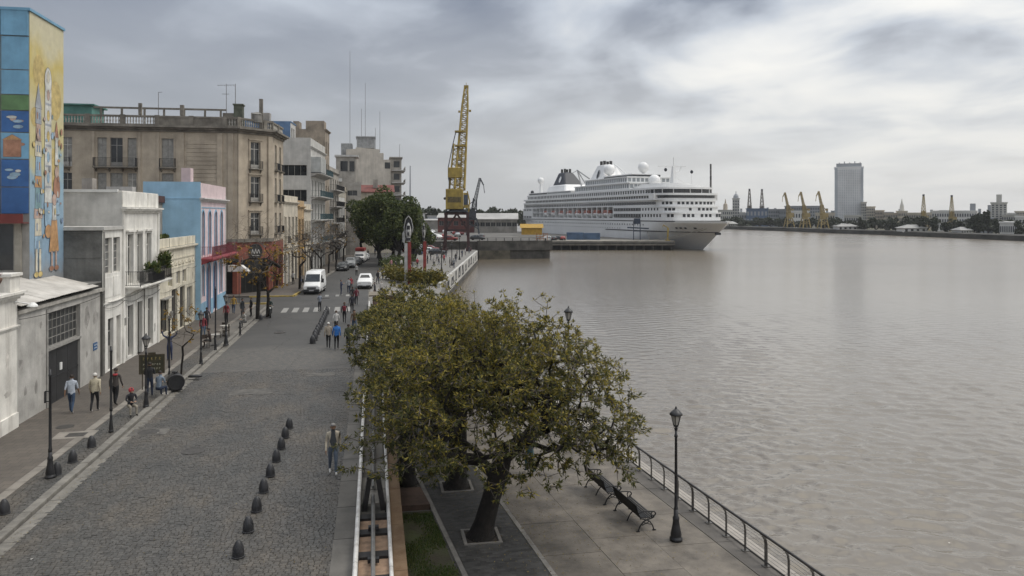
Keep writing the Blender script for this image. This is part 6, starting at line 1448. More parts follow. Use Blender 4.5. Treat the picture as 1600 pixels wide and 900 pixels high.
# ------------------------------------------------------------------ people
skinm = [mat('skin light', (0.38,0.24,0.17), 0.6, 0.06), mat('skin tan', (0.26,0.155,0.10), 0.6, 0.06)]
TMP = bpy.data.scenes.new('workbench')
def cloth(c, _n={}):
    k = tuple(round(x,3) for x in c)
    if k not in _n: _n[k] = mat(f"cloth {len(_n)}", c, 0.85, 0.12, 9, bump=0.2, bscale=30)
    return _n[k]
hair_m = [mat('dark hair', (0.025,0.018,0.014), 0.7, 0.2), mat('grey hair', (0.22,0.21,0.20), 0.7, 0.15), mat('white hat', (0.6,0.58,0.54), 0.8, 0.08), mat('brown hair', (0.07,0.04,0.025), 0.7, 0.2)]
shoe_d = cloth((0.025,0.022,0.02)); shoe_w = cloth((0.45,0.44,0.42))
def person(label, x, y, z, rz, top, legs, hair=0, skin=0, shoes=None, h=1.72, pose='walk', ph=1.0, sleeve='long', shirt=None, seed=0, extra=None, group=None, bulk=1.0, name='person'):
    """standing or walking or seated figure; local -y is forward"""
    t = thing(name, label, 'person', (x,y,z), rz, group); k = h/1.72
    V = {}; 
    def P(n, p, r, ry=None): V[n] = (Vector(p)*k, r*k*(bulk if n[:3] in ('pel','spi','che','hip','tor') else 1), (ry or r)*k*(bulk if n[:3] in ('pel','spi','che') else 1))
    st = 0.0; zp = 0.93
    if pose in ('sit','squat'): zp = 0.50 if pose == 'sit' else 0.38
    ln = -0.05 if pose == 'walk' else 0.0
    if pose in ('sit','squat'): ln = -0.10 if pose == 'sit' else -0.2
    P('pel',(0,0,zp),0.135,0.11); P('spi',(0,ln*0.4,zp+0.2),0.125,0.10); P('che',(0,ln,zp+0.42),0.145,0.105); P('nek',(0,ln*1.2,zp+0.565),0.055); P('hea',(0,ln*1.3-0.01,zp+0.64),0.072,0.078); P('crn',(0,ln*1.3,zp+0.735),0.078,0.092); P('top',(0,ln*1.3+0.01,zp+0.79),0.045,0.05)
    E_ = [('pel','spi'),('spi','che'),('che','nek'),('nek','hea'),('hea','crn'),('crn','top')]
    for s, sg in (('l',-1),('r',1)):
        sw = ph*sg if pose == 'walk' else 0
        P('sho'+s,(sg*0.18,ln,zp+0.49),0.062); 
        if pose == 'raise': el, wr, ha = (sg*0.36,-0.05,zp+0.62),(sg*0.42,-0.08,zp+0.86),(sg*0.43,-0.09,zp+0.95)
        elif pose in ('sit','squat'): el, wr, ha = (sg*0.24,-0.14,zp+0.25),(sg*0.12,-0.36,zp+0.2),(sg*0.08,-0.44,zp+0.2)
        elif pose == 'phone': el, wr, ha = (sg*0.24,0.0,zp+0.2),(sg*0.12,-0.22,zp+0.36),(sg*0.06,-0.27,zp+0.42)
        else: el, wr, ha = (sg*0.235,ln+0.05+sw*0.10,zp+0.21),(sg*0.25,ln-0.04+sw*0.20,zp-0.02),(sg*0.25,ln-0.05+sw*0.23,zp-0.11)
        P('elb'+s,el,0.046); P('wri'+s,wr,0.033); P('han'+s,ha,0.034,0.022)
        P('hip'+s,(sg*0.088,0,zp-0.05),0.098)
        if pose == 'sit': kn, an, to = (sg*0.14,-0.42,zp-0.02),(sg*0.14,-0.40,0.09),(sg*0.15,-0.55,0.04)
        elif pose == 'squat': kn, an, to = (sg*0.17,-0.33,zp+0.06),(sg*0.13,-0.05,0.09),(sg*0.15,-0.2,0.04)
        elif pose == 'walk': kn, an, to = (sg*0.09,-0.05+sw*-0.15,0.50),(sg*0.085,0.02+sw*-0.28+(0.05 if sw < 0 else 0),0.09+(0.05 if sw < 0 else 0)),(sg*0.095,-0.13+sw*-0.28,0.035+(0.0 if sw < 0 else 0.02))
        else: kn, an, to = (sg*0.10,-0.015,0.49),(sg*0.11,0.02,0.085),(sg*0.125,-0.13,0.035)
        P('kne'+s,kn,0.062); P('cal'+s,tuple((Vector(kn)*0.6+Vector(an)*0.4)+Vector((0,0.02,0))),0.056); P('ank'+s,an,0.042); P('toe'+s,to,0.036)
        E_ += [('che','sho'+s),('sho'+s,'elb'+s),('elb'+s,'wri'+s),('wri'+s,'han'+s),('pel','hip'+s),('hip'+s,'kne'+s),('kne'+s,'cal'+s),('cal'+s,'ank'+s),('ank'+s,'toe'+s)]
    names = list(V); idx = {n: i for i, n in enumerate(names)}
    me = bpy.data.meshes.new('skel'); me.from_pydata([V[n][0] for n in names], [(idx[a],idx[b]) for a,b in E_], [])
    ob = bpy.data.objects.new('skel', me); TMP.collection.objects.link(ob)
    ob.modifiers.new('s','SKIN'); sm = ob.modifiers.new('d','SUBSURF'); sm.levels = 1; sm.render_levels = 1
    for n in names: sv = me.skin_vertices[0].data[idx[n]]; sv.radius = (V[n][1], V[n][2]); sv.use_root = (n == 'pel')
    TMP.view_layers[0].update(); dg = TMP.view_layers[0].depsgraph; ev = ob.evaluated_get(dg); em = ev.to_mesh()
    vs_ = [v.co.copy() for v in em.vertices]; fs_ = [tuple(p.vertices) for p in em.polygons]; ev.to_mesh_clear()
    bpy.data.objects.remove(ob); bpy.data.meshes.remove(me)
    b = MB(); b.v = [tuple(v) for v in vs_]; 
    reg = {'skin':0,'top':1,'legs':2,'shoe':3,'shirt':4,'eye':5}
    segs = []
    for a, c in E_:
        key = a[:3]+c[:3]
        rg = {'pelspi':'top','spiche':'top','chenek':'top','nekhea':'skin','heacrn':'skin','crntop':'skin','chesho':'top','shoelb':'top','elbwri':'top' if sleeve == 'long' else 'skin','wrihan':'skin','pelhip':'legs','hipkne':'legs','knecal':'legs','calank':'legs','anktoe':'shoe'}[key]
        segs.append((V[a][0], V[c][0], (V[a][1]+V[c][1])/2, rg))
    for f in fs_:
        c = sum((vs_[i] for i in f), Vector())/len(f); best = None
        for (A, B, r, rg) in segs:
            d = B-A; u = max(0,min(1,(c-A).dot(d)/d.length_squared)); q = (c-A-d*u).length-r
            if best is None or q < best[0]: best = (q, rg)
        rg = best[1]
        if rg == 'top' and c.z < (zp-0.06)*k: rg = 'legs'
        if rg == 'legs' and c.z > (zp+0.03)*k and pose not in ('sit','squat'): rg = 'top'
        if rg == 'top' and shirt and abs(c.x) < 0.065*k and c.y < -0.05*k: rg = 'shirt'
        b.f.append(f); b.m.append(reg[rg])
    # face: nose, ears, eyes; hands: fingers and thumb
    hd = V['hea'][0]; cr = V['crn'][0]; fy = cr.y-0.098*k
    b.mi = 0
    b.poly((hd.x-0.016*k,fy+0.012*k,hd.z+0.03*k),(hd.x+0.016*k,fy+0.012*k,hd.z+0.03*k),(hd.x,fy-0.022*k,hd.z+0.022*k)); b.poly((hd.x-0.016*k,fy+0.012*k,hd.z+0.03*k),(hd.x,fy-0.022*k,hd.z+0.022*k),(hd.x,fy+0.004*k,hd.z+0.075*k)); b.poly((hd.x+0.016*k,fy+0.012*k,hd.z+0.03*k),(hd.x,fy+0.004*k,hd.z+0.075*k),(hd.x,fy-0.022*k,hd.z+0.022*k))
    for sg in (-1,1): b.ball((hd.x+sg*0.078*k,cr.y+0.005*k,hd.z+0.055*k),0.022*k,6,4,1.5)
    b.mi = 5
    for sg in (-1,1): b.ball((hd.x+sg*0.03*k,fy+0.012*k,hd.z+0.068*k),0.010*k,6,4)
    b.box(hd.x-0.022*k,fy+0.012*k,hd.z-0.012*k,hd.x+0.022*k,fy+0.022*k,hd.z-0.006*k)
    b.mi = 0
    for s, sg in (('l',-1),('r',1)):
        w = V['wri'+s][0]; ha = V['han'+s][0]; d = (ha-w).normalized(); side = Vector((0,1,0)) if abs(d.z) > 0.5 else Vector((1,0,0)); inn = Vector((-sg,0,0)) if abs(d.z) > 0.5 else Vector((0,0,-1))
        for q in range(4):
            o_ = ha+side*((q-1.5)*0.018*k); ln_ = (0.062,0.074,0.07,0.054)[q]*k; mid = o_+d*ln_*0.6; b.cyl(o_,mid,0.0095*k,0.009*k,5); b.cyl(mid,mid+(d*0.7+inn*0.5)*ln_*0.55,0.009*k,0.007*k,5)
        tb_ = w.lerp(ha,0.55)-side*0.03*k; b.cyl(tb_,tb_+(d*0.6-side*0.6)*0.045*k,0.011*k,0.009*k,5); b.cyl(tb_+(d*0.6-side*0.6)*0.045*k,tb_+(d*1.3-side*0.65)*0.06*k,0.009*k,0.007*k,5)
    ob = b.build('body', [skinm[skin], cloth(top), cloth(legs), shoes or shoe_d, cloth(shirt or top), hair_m[0]], t, True)
    # hair cap
    hm = MB(); c0 = cr+Vector((0,0.012*k,0.0)); rows = []
    for i in range(6):
        a = math.pi*0.60*i/5; rows.append(hm.V(*[(c0.x+0.092*k*math.sin(a)*math.cos(q*math.pi/6), c0.y+(0.108*k if math.sin(q*math.pi/6) > 0 else 0.098*k)*math.sin(a)*math.sin(q*math.pi/6), c0.z-0.0*k+0.098*k*math.cos(a)+(0.045*k*max(0,-math.sin(q*math.pi/6)) if i == 5 else 0)) for q in range(12)]))
    for a, c in zip(rows[:-1], rows[1:]):
        for q in range(12): hm.F(a+q, c+q, c+(q+1)%12, a+(q+1)%12)
    hm.build('hat' if hair == 2 else 'hair', hair_m[hair], t, True)
    if extra == 'pack':
        m = MB(); m.box(-0.15*k,0.10*k,(zp+0.1)*k,0.15*k,0.26*k,(zp+0.52)*k); bevel(m.build('backpack', cloth((0.16,0.02,0.03)), t), 0.05*k)
    if extra == 'skirt':
        m = MB(); m.lathe([(0.16*k,(zp+0.08)*k),(0.25*k,(zp-0.1)*k),(0.30*k,(zp-0.25)*k),(0.32*k,(zp-0.3)*k)],14,(0,-0.08*k,0)); m.build('skirt', cloth((0.38,0.36,0.31)), t, True)
    if extra == 'scarf':
        m = MB(); m.ball((c0.x,c0.y+0.02,c0.z-0.02),0.125*k,12,7); m.build('headscarf', cloth((0.42,0.05,0.06)), t, True)
    if extra == 'collar':
        m = MB(); m.lathe([(0.10*k,(zp+0.46)*k),(0.12*k,(zp+0.52)*k),(0.085*k,(zp+0.56)*k)],10,(0,0,0)); m.build('scarf', cloth((0.33,0.04,0.045)), t, True)
    return t
AW = math.pi
navy = (0.02,0.03,0.06); jean = (0.045,0.075,0.13); blk = (0.018,0.018,0.02); beige = (0.40,0.35,0.27)
person('grey-haired man in open beige jacket and jeans walking towards the camera on the road', -1.42,27.8,0.03, R(8), (0.42,0.37,0.29), (0.10,0.125,0.165), 1, 1, shoe_w, 1.78, 'walk', 0.6, shirt=(0.07,0.075,0.08), bulk=1.1)
person('man in pale blue tee and jeans walking away past the black gate', -13.6,38.1,0.12, AW+0.1, (0.42,0.46,0.52), jean, 0, 1, shoe_w, 1.72, 'walk', 0.8, 'short', bulk=1.12)
person('man in cream jacket and white cap walking away past the garage', -12.65,38.2,0.12, AW, (0.47,0.42,0.31), blk, 2, 1, shoe_w, 1.74, 'walk', -0.6, bulk=1.15)
person('person in dark jacket with red scarf walking away by the grey wall', -12.1,39.3,0.12, AW-0.1, (0.07,0.06,0.055), blk, 0, 0, shoe_d, 1.74, 'walk', 0.5, extra='collar')
person('street performer in red headscarf, dark top and pale skirt sitting on the kerb strip', -10.85,37.3,0.12, R(35), (0.03,0.03,0.035), (0.30,0.27,0.22), 0, 0, shoe_d, 1.62, 'sit', extra='scarf')
person('person in pale blue jacket sitting behind the lamp post by the signboard', -10.5,40.6,0.12, R(160), (0.17,0.21,0.26), navy, 0, 0, shoe_w, 1.7, 'sit')
person('person in black standing just behind the signboard post', -11.0,40.9,0.12, R(200), (0.02,0.02,0.022), navy, 0, 1, shoe_d, 1.68, 'phone')
person('person in navy with arms raised beside the slender bare tree', -12.5,50.8,0.12, R(10), (0.05,0.06,0.11), (0.03,0.04,0.09), 0, 0, shoe_d, 1.75, 'raise')
person('woman in red top and light jeans standing by the cafe chairs', -12.35,59.6,0.12, R(20), (0.20,0.035,0.045), (0.10,0.15,0.22), 3, 0, shoe_d, 1.66, 'stand')
person('man in red shirt and black trousers near the pink house door', -12.1,67.2,0.12, R(-20), (0.25,0.03,0.04), blk, 0, 1, shoe_d, 1.74, 'stand')
person('man in dark grey coat, left of the pair at the pink house corner', -11.2,69.6,0.12, R(60), (0.04,0.045,0.05), (0.07,0.07,0.075), 0, 0, shoe_d, 1.78, 'stand')
person('woman in black jacket, right of the pair at the pink house corner', -10.75,71.3,0.12, R(-60), blk, blk, 3, 0, shoe_d, 1.66, 'stand')
person('person in dark clothes seated on a cafe chair by the kerb', -11.0,55.4,0.12, R(-80), (0.05,0.035,0.03), blk, 0, 0, shoe_d, 1.7, 'sit')
person('person in pale shirt seated low at the far end of the kerb', -10.2,64.6,0.12, R(-40), (0.33,0.32,0.30), (0.05,0.05,0.05), 0, 0, shoe_d, 1.7, 'sit')
person('rider in dark green jacket sitting on the motorcycle', -9.23,71.85,0.36, R(12), (0.03,0.055,0.05), blk, 0, 0, shoe_d, 1.72, 'sit')
person('person in beige sweater and black trousers, left of the walking pair', -3.07,54.1,0, AW, (0.33,0.28,0.22), blk, 2, 0, shoe_d, 1.76, 'walk', 0.5, bulk=1.1)
person('person in bright blue jacket, right of the walking pair', -2.5,53.6,0, AW, (0.03,0.15,0.45), blk, 0, 0, shoe_d, 1.8, 'walk', -0.5, bulk=1.12)
person('person in olive coat walking beside the white rail', -1.7,53.3,0, AW, (0.055,0.06,0.03), blk, 0, 0, shoe_d, 1.72, 'walk', 0.7, bulk=1.15)
person('man in grey shirt and black trousers standing on the zebra crossing', -5.05,74.9,0, AW+0.6, (0.20,0.22,0.26), blk, 0, 0, shoe_d, 1.72, 'phone')
person('person in navy with white shirt standing in the road beyond the crossing', -3.65,89.3,0, R(100), (0.03,0.04,0.08), navy, 3, 0, shoe_w, 1.74, 'phone')
person('person in dark coat with red backpack walking away', -2.45,66.5,0, AW, (0.03,0.025,0.028), blk, 3, 0, shoe_d, 1.74, 'walk', 0.6, extra='pack')
person('person in black coat walking ahead of the red backpack', -2.0,72.9,0, AW, (0.022,0.022,0.03), blk, 0, 0, shoe_d, 1.76, 'walk', -0.5, bulk=1.1)
person('person in dark red jacket walking at the white rail bend', -1.75,79.6,0, AW, (0.12,0.02,0.03), blk, 0, 0, shoe_d, 1.74, 'walk', 0.5)
person('person in black walking close behind the dark red jacket', -2.15,80.6,0, AW, blk, blk, 0, 0, shoe_d, 1.74, 'walk', -0.5)
person('person in dark jacket and teal trousers walking under the promenade tree', 6.05,29.7,-1.0, AW+0.2, (0.04,0.05,0.06), (0.04,0.10,0.12), 0, 0, shoe_d, 1.75, 'walk', 0.6, bulk=1.08)
person('woman in white top and dark skirt walking away on the road by the bollard row', -2.9,61.5,0, AW, (0.5,0.49,0.47), blk, 3, 0, shoe_d, 1.66, 'walk', 0.5)
person('man in brown jacket coming towards the camera near the white rail', -1.5,61.0,0, 0.1, (0.12,0.075,0.045), jean, 0, 0, shoe_d, 1.76, 'walk', 0.6)
person('man in pale grey sweater walking on the far crossing', -2.9,91.5,0, AW, (0.3,0.3,0.3), navy, 0, 0, shoe_d, 1.74, 'walk', 0.6)
person('woman in red coat on the road beside the pickup', -2.7,94.5,0, 0.3, (0.28,0.03,0.04), blk, 3, 0, shoe_d, 1.66, 'stand')
person('man in dark suit on the left pavement by the cream house door', -12.9,63.5,0.12, AW, (0.03,0.03,0.035), blk, 0, 0, shoe_d, 1.76, 'walk', 0.5)
person('woman in mustard jacket walking past the pink house', -12.6,73.5,0.12, AW, (0.35,0.22,0.05), jean, 3, 0, shoe_d, 1.66, 'walk', 0.5)
rg = random.Random(77)
cl = [blk, navy, (0.2,0.03,0.03), (0.3,0.28,0.25), (0.05,0.06,0.09), (0.12,0.1,0.08), (0.35,0.35,0.34), (0.05,0.09,0.2)]
spots = [((668,412),'black coat left of the plaza walkers'),((673,407),'dark clothes beside the red-white pole'),((683,408),'navy jacket by the plaza bench'),((690,404),'pale top in the middle of the plaza'),((697,402),'dark jacket near the quay wall'),((703,418),'black clothes at the near end of the quay wall'),((709,419),'grey coat leaning at the quay wall'),((714,404),'dark top far along the quay'),((652,418),'red top between the two painted poles'),((645,424),'grey shirt at the foot of the painted pole'),((627,420),'white shirt in the crowd by the hedge'),((618,424),'dark shirt in the crowd by the hedge'),((611,421),'pink top at the edge of the hedge crowd'),((606,428),'navy clothes at the hedge corner'),((598,436),'pale coat beside the pickup'),((590,444),'black jacket behind the kiosk'),((596,462),'pale dress beside the kiosk'),((586,466),'dark clothes beside the kiosk'),((722,402),'navy clothes beside the quay lamp'),((727,399),'white shirt near the crane feet'),((678,417),'pale jacket on the near plaza paving'),((686,414),'dark coat in the middle plaza paving'),((694,411),'red jacket walking by the quay wall'),((712,410),'black clothes at the middle of the quay wall'),((664,404),'grey coat behind the second pole'),((733,396),'dark clothes at the far quay end')]
for k, ((px, py), lb) in enumerate(spots):
    x, y = G(px, py); c = {'black':blk,'dark':(0.04,0.04,0.045),'navy':navy,'pale':(0.4,0.38,0.36),'grey':(0.18,0.19,0.2),'red':(0.3,0.03,0.04),'white':(0.55,0.54,0.52),'pink':(0.45,0.22,0.24)}[lb.split()[0]]
    person('distant person in '+lb, x, y, 0.0, rg.uniform(0,6.28), c, rg.choice((blk,navy,(0.08,0.09,0.12))), rg.choice((0,0,3,1)), 0, shoe_d, rg.uniform(1.62,1.78), rg.choice(('stand','walk','stand')), 0.6, group='people on the plaza')
far_sp = [((557,432),'farther left pavement by the parked cars'),((481,446),'left pavement behind the white van'),((470,452),'left pavement under the bare trees'),((458,446),'red shopfront doorway'),((447,441),'pavement at the red shopfront edge'),((575,403),'far end of the street under the dense trees'),((586,400),'shade of the big dense tree')]
for k, ((px, py), lb) in enumerate(far_sp):
    x, y = G(px, py); person('distant dark figure on the '+lb if 'pavement' in lb else 'distant dark figure at the '+lb, x, y, 0.1, rg.uniform(0,6.28), rg.choice(cl), blk, 0, 0, shoe_d, 1.7, 'stand', group='distant street figures')

bpy.data.scenes.remove(TMP)
# cafe chairs and table, kiosk and hedge
woodd = mat('dark cafe wood', (0.05,0.035,0.025), 0.6, 0.2, 4)
def chair(label, x, y, rz):
    t = thing('cafe_chair', label, 'chair', (x,y,0.12), rz, 'cafe chairs')
    MB().box(-0.2,-0.2,0.43,0.2,0.2,0.47).build('seat', woodd, t)
    for (a,b) in ((-.18,-.18),(.18,-.18),(-.18,.18),(.18,.18)): MB().bar((a,b,0),(a,b,0.43 if b < 0 else 0.9),0.03).build('leg', woodd, t)
    MB().box(-0.2,0.17,0.62,0.2,0.2,0.9).build('backrest', woodd, t)
def table(label, x, y):
    t = thing('cafe_table', label, 'table', (x,y,0.12), 0.3)
    MB().lathe([(0.38,0.71),(0.38,0.74),(0.02,0.745)],16).build('table_top', mat('pale table top',(0.38,0.36,0.33),0.5,0.1), t); MB().lathe([(0.22,0),(0.22,0.03),(0.03,0.06),(0.03,0.71)],10).build('pedestal', black_iron, t)
chair('dark wooden chair at the kerb, near the slim post', -11.25,55.0, 0.6); table('small round pale cafe table by the slim post', -10.9,56.2)
chair('dark chair beside the cafe group, turned to the road', -11.3,59.4, 1.8); chair('dark chair nearest the short bollard post', -10.8,60.0, -1.2); table('small round cafe table beside the short bollard post', -11.0,60.6); chair('dark chair on the far side of the second cafe table', -11.1,61.3, 3.0)
t = thing('kiosk', 'brown kiosk with flat roof behind the hedge at the plaza edge', 'kiosk', (0.9,67.0,0))
kb = mat('brown kiosk board', (0.15,0.085,0.05), 0.75, 0.25, 2)
MB().box(-1.0,0,0,1.6,2.2,2.2).build('wall', kb, t); MB().box(-1.3,-0.5,2.2,1.9,2.6,2.32).build('roof', mat('kiosk roof',(0.2,0.17,0.13),0.8,0.2), t)
for x in (-0.9,0.0,0.9): MB().box(x,-0.02,1.0,x+0.6,-0.003,1.9).build('hatch', mat('pinkish hatch',(0.28,0.19,0.17),0.7,0.2,3), t)
MB().box(-1.0,-0.3,0.9,1.6,0,0.96).build('counter', kb, t)
hedge_m = leafmat('yellow green hedge leaf', (0.045,0.05,0.012), (0.13,0.12,0.025), (0.22,0.17,0.03), 0.5)
rg = random.Random(5)
def hedge(label, pts, r, n, mt):
    t = thing('hedge', label, 'hedge', (pts[0][0],pts[0][1],0)); m = MB(); b0 = Vector((pts[0][0],pts[0][1],0))
    for _ in range(n):
        k = rg.random()*(len(pts)-1); i = int(k); a = Vector((*pts[i],0)).lerp(Vector((*pts[i+1],0)), k-i)-b0
        p = a+Vector((rg.gauss(0,r*.5),rg.gauss(0,r*.5),abs(rg.gauss(1.1,0.45)))); d = Vector((rg.gauss(0,1),rg.gauss(0,1),rg.gauss(.3,1))).normalized()*0.2; s = d.cross(Vector((rg.gauss(0,1),rg.gauss(0,1),1))).normalized()*0.09
        m.poly(p-d, p+s, p+d, p-s)
    stuff(m.build('foliage', mt, t)); m = MB(); m.tube([Vector((*q,0.3))-b0 for q in pts],0.12,5); m.build('stems', bark, t)
hedge('yellow-green hedge along the plaza edge behind the trees', [G(604,436),G(640,444),G(690,446)], 1.0, 5000, hedge_m)
hedge('low green shrubs around the big tree trunks', [G(600,422),G(620,418),G(645,414)], 0.8, 2200, weed)
# painted poles with carved heads
def totem(label, px, py, h, twin, hs=0.72):
    x, y = G(px, py); t = thing('painted_pole', label, 'pole', (x,y,0), R(-5), 'painted poles on the plaza')
    rp = mat('weathered red post paint',(0.26,0.045,0.04),0.7,0.2,1.5); wp = mat('weathered white post paint',(0.42,0.42,0.41),0.7,0.15,1.5); bk = mat('black post paint',(0.03,0.03,0.035),0.6,0.2)
    w = 0.42
    MB().box(0.02,-w/2,0,w+0.02,w/2,h*0.62).build('red_shaft', rp, t)
    if twin: MB().box(-w,-w/2,0,-0.02,w/2,h*0.60).build('white_shaft', wp, t)
    gw_ = mat('grey carved wood',(0.3,0.3,0.29),0.8,0.2); S_ = lambda m: setattr(m, 'M', Matrix.Translation((0.1,0,0)) @ Matrix.Diagonal((hs,1,1,1)))
    if twin: m = MB(); m.extr([(-w,h*0.60),(-w*1.6,h*0.62),(-w*1.7,h*0.74),(-w*1.2,h*0.78),(-w*0.9,h*0.74),(-w*0.7,h*0.66)],-0.15,0.15); m.build('carved_arm', wp, t)
    m = MB(); S_(m); m.lathe([(0.3,0),(0.42,h*0.03),(0.34,h*0.07),(0.5,h*0.10),(0.55,h*0.16),(0.42,h*0.22),(0.24,h*0.26),(0.1,h*0.28)],8,(0,0,h*0.62)); m.build('carved_head', wp if twin else gw_, t)
    m = MB(); S_(m); m.box(-0.35,-0.62,h*0.64,0.4,-0.45,h*0.68); m.ball((0,-0.5,h*0.74),0.2,8,6,1.4); m.box(-0.3,-0.5,h*0.8,0.3,-0.3,h*0.86); m.build('painted_face', bk, t)
    m = MB(); S_(m); m.tube([(-0.75,0,h*0.76),(-0.8,0,h*0.84),(-0.5,0,h*0.95),(0.0,0,h*1.0),(0.5,0,h*0.95),(0.8,0,h*0.84),(0.75,0,h*0.76)],0.07 if twin else 0.04,6); m.build('halo_band', wp if twin else gw_, t)
    if twin: m = MB(); S_(m); m.extr([(-0.7,h*0.75),(-0.72,h*0.84),(-0.45,h*0.93),(0.0,h*0.97),(0.45,h*0.93),(0.72,h*0.84),(0.68,h*0.75),(0,h*0.70)],0.1,0.2); m.build('halo_back', bk, t)
totem('red and white twin pole with carved white-haloed head', 637,444, 9.0, True)
totem('thinner red pole with grey carved top, right of the twin pole', 661,440, 8.9, False, 0.42)
# ------------------------------------------------------------------ port yard, piers, quay face
yard_m = mat('port yard concrete', (0.13,0.123,0.11), 0.85, 0.2, 0.2)
m = MB(); m.prism([(26.6,200),(46,198.9),(46.2,520),(-120,520),(-120,206),(10,203.5)], -6, 2.1); struct(m.build('port_yard', [concrete_dk]))
m = MB(); m.poly((26.7,200.3,2.12),(45.8,199.2,2.12),(46,519,2.12),(-119,519,2.12),(-119,206.5,2.12),(10,204,2.12)); struct(m.build('yard_surface', yard_m))
pier = thing('stone_pier', 'dark concrete pier head with undercut foot at the end of the quay', 'pier', (26.6,198.5,0))
MB().box(0.0,0.0,-0.2,20.0,1.2,2.3).build('deck_edge', concrete_dk, pier); MB().box(0.3,-0.6,-6,8.5,1.0,-0.25).build('pier_foot', mat('weedy stone', (0.13,0.115,0.085), 0.9, 0.3, 0.6), pier); MB().box(8.6,0.6,-6,17.6,1.6,-0.25).build('pier_foot', concrete_dk, pier)
for k in range(9):
    MB().box(0.4+k*2.2,-0.12,2.3,0.55+k*2.2,0.05,3.1).build('rail_post', black_iron, pier)
m = MB(); m.bar((0.4,-0.04,3.05),(18.2,-0.04,3.05),0.08); m.bar((0.4,-0.04,2.7),(18.2,-0.04,2.7),0.06); m.build('pier_rail', black_iron, pier)
pier2 = thing('ship_pier', 'long low concrete pier on shadowed piles beside the cruise ship', 'pier', (56.3,244.6,0), math.atan2(237.3-244.6,96.8-56.3)); PL = math.hypot(40.5,7.3)
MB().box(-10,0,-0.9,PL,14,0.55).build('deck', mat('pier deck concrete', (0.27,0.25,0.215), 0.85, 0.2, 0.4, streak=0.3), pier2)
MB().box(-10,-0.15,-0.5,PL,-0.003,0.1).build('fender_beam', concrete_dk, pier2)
for k in range(17): MB().cyl((-8+k*3.0,0.8,-4),(-8+k*3.0,0.8,-0.9),0.35,n=8).build('pile', mat('shaded pile', (0.05,0.047,0.042), 0.8, 0.2), pier2)  # shade under the deck is put into the dark pile colour
MB().box(-10,2.4,-4,PL-0.5,3.0,-0.9).build('pier_void_shade', mat('dark pier void', (0.02,0.02,0.02), 0.9, 0.1), pier2)  # dark sheet painted as the shaded void under the deck
m = MB(); m.prism([(57,258),(94.2,250),(92.8,256),(73,384),(46.5,384),(46.5,252)], -6, 0.5); struct(m.build('pier_apron', yard_m))
# white quay face with dark painted panels
qf = thing('quay_wall', 'white painted quay wall with dark mural panels facing the river', 'wall', (10.3,108,0), math.atan2(74,14)-R(0))
qL = math.hypot(14,74); qw = mat('worn white quay paint', (0.50,0.49,0.46), 0.8, 0.15, 0.8, streak=0.5); qd = mat('dark mural paint', (0.035,0.035,0.04), 0.8, 0.3, 1)
MB().box(-12,-0.12,-1.7,qL,0.25,0.55).build('parapet', qw, qf)
rg = random.Random(3); x = -10.0
while x < qL-2:
    w = rg.uniform(2.5,5.5); h = rg.uniform(1.1,1.8); z0 = -1.4+rg.uniform(0,0.3); m = MB(); m.poly((x,-0.126,z0),(x+w,-0.126,z0),(x+w*rg.uniform(.7,1.1),-0.126,z0+h),(x+w*rg.uniform(0,.4),-0.126,z0+h*rg.uniform(.8,1))); m.build('painted_panel', qd, qf)
    m = MB(); m.poly((x+w*.25,-0.13,z0+h*.2),(x+w*.6,-0.13,z0+h*.2),(x+w*.5,-0.13,z0+h*.7)); m.build('painted_patch', qw, qf); x += w+rg.uniform(2.0,4.0)
MB().box(-12,-0.2,-6,qL,-0.0,-1.75).build('stone_foot', concrete_dk, qf)
for k, (px, py) in enumerate(((718,406),(706,415),(690,424))):
    x, y = G(px, py); lamp_post('street_lamp', f"{['farthest','middle','nearest'][k]} black lamp of the three along the quay", (x,y,0), 4.6, 'lamps along the quay', base=1.2, shaft=1.6)
# cars on the plaza car park and the yard
CG = 'cars in the port car park'
base_cars = [car('small white car parked in the rows left of the yellow crane', (*G(672,396),0), 1.2, pw, 'hatch', CG), car('small silver car parked in the rows left of the yellow crane', (*G(655,392),0), 1.4, pg, 'sedan', CG), car('small dark car parked in the rows left of the yellow crane', (*G(684,398),0), 1.3, pd, 'hatch', CG), car('small dark red car parked in the rows left of the yellow crane', (*G(664,388),0), 1.3, pr, 'hatch', CG), car('small blue car parked in the rows left of the yellow crane', (*G(648,398),0), 1.3, pb, 'sedan', CG)]
rg = random.Random(8); used = []; ci = 0; yc_ = {}
for r, Yc in enumerate((176,184,192,199)):
    for k in range(8):
        px = 640+k*7.2+rg.uniform(-2,2)+r*2
        q = at(px,335,Yc)
        if q.x > 14.5 or q.y > 200 or any(abs(q.x-b.location.x) < 2.6 and abs(q.y-b.location.y) < 4.5 for b in base_cars): continue
        ci += 1; s_ = rg.choice(base_cars); dup(s_, (q.x,q.y,0), rg.choice((1.35,-1.75))+rg.uniform(-.1,.1), f"{s_['label'].split(' parked')[0]}, {ORD[k]} from the left in the {['front','second','third','back'][r]} row beside the yellow crane")
yl = {}
for k in range(26):
    px = 750+rg.uniform(-110,100); Yc = rg.choice((207,212,226,240,262,290)); q = at(px,335,Yc)
    if q.x > 44 or q.y < 204.5 or q.x < -15 or any(abs(q.x-a) < 4.6 and abs(q.y-b) < 3 for a,b in used): continue
    used.append((q.x,q.y)); s_ = rg.choice(base_cars); c = s_['label'].split()[1]; c = 'dark red' if 'dark red' in s_['label'] else c
    yl.setdefault(c, []).append((px, s_, q))

for c, v in yl.items():
    for j, (px, s_, q) in enumerate(sorted(v, key=lambda e: e[0])):
        dup(s_, (q.x,q.y,2.12), rg.choice((0.1,1.57,3.2))+rg.uniform(-.1,.1), f"{ORD[j]} {c} car from the left on the raised yard behind the pier wall", 'cars on the raised port yard')

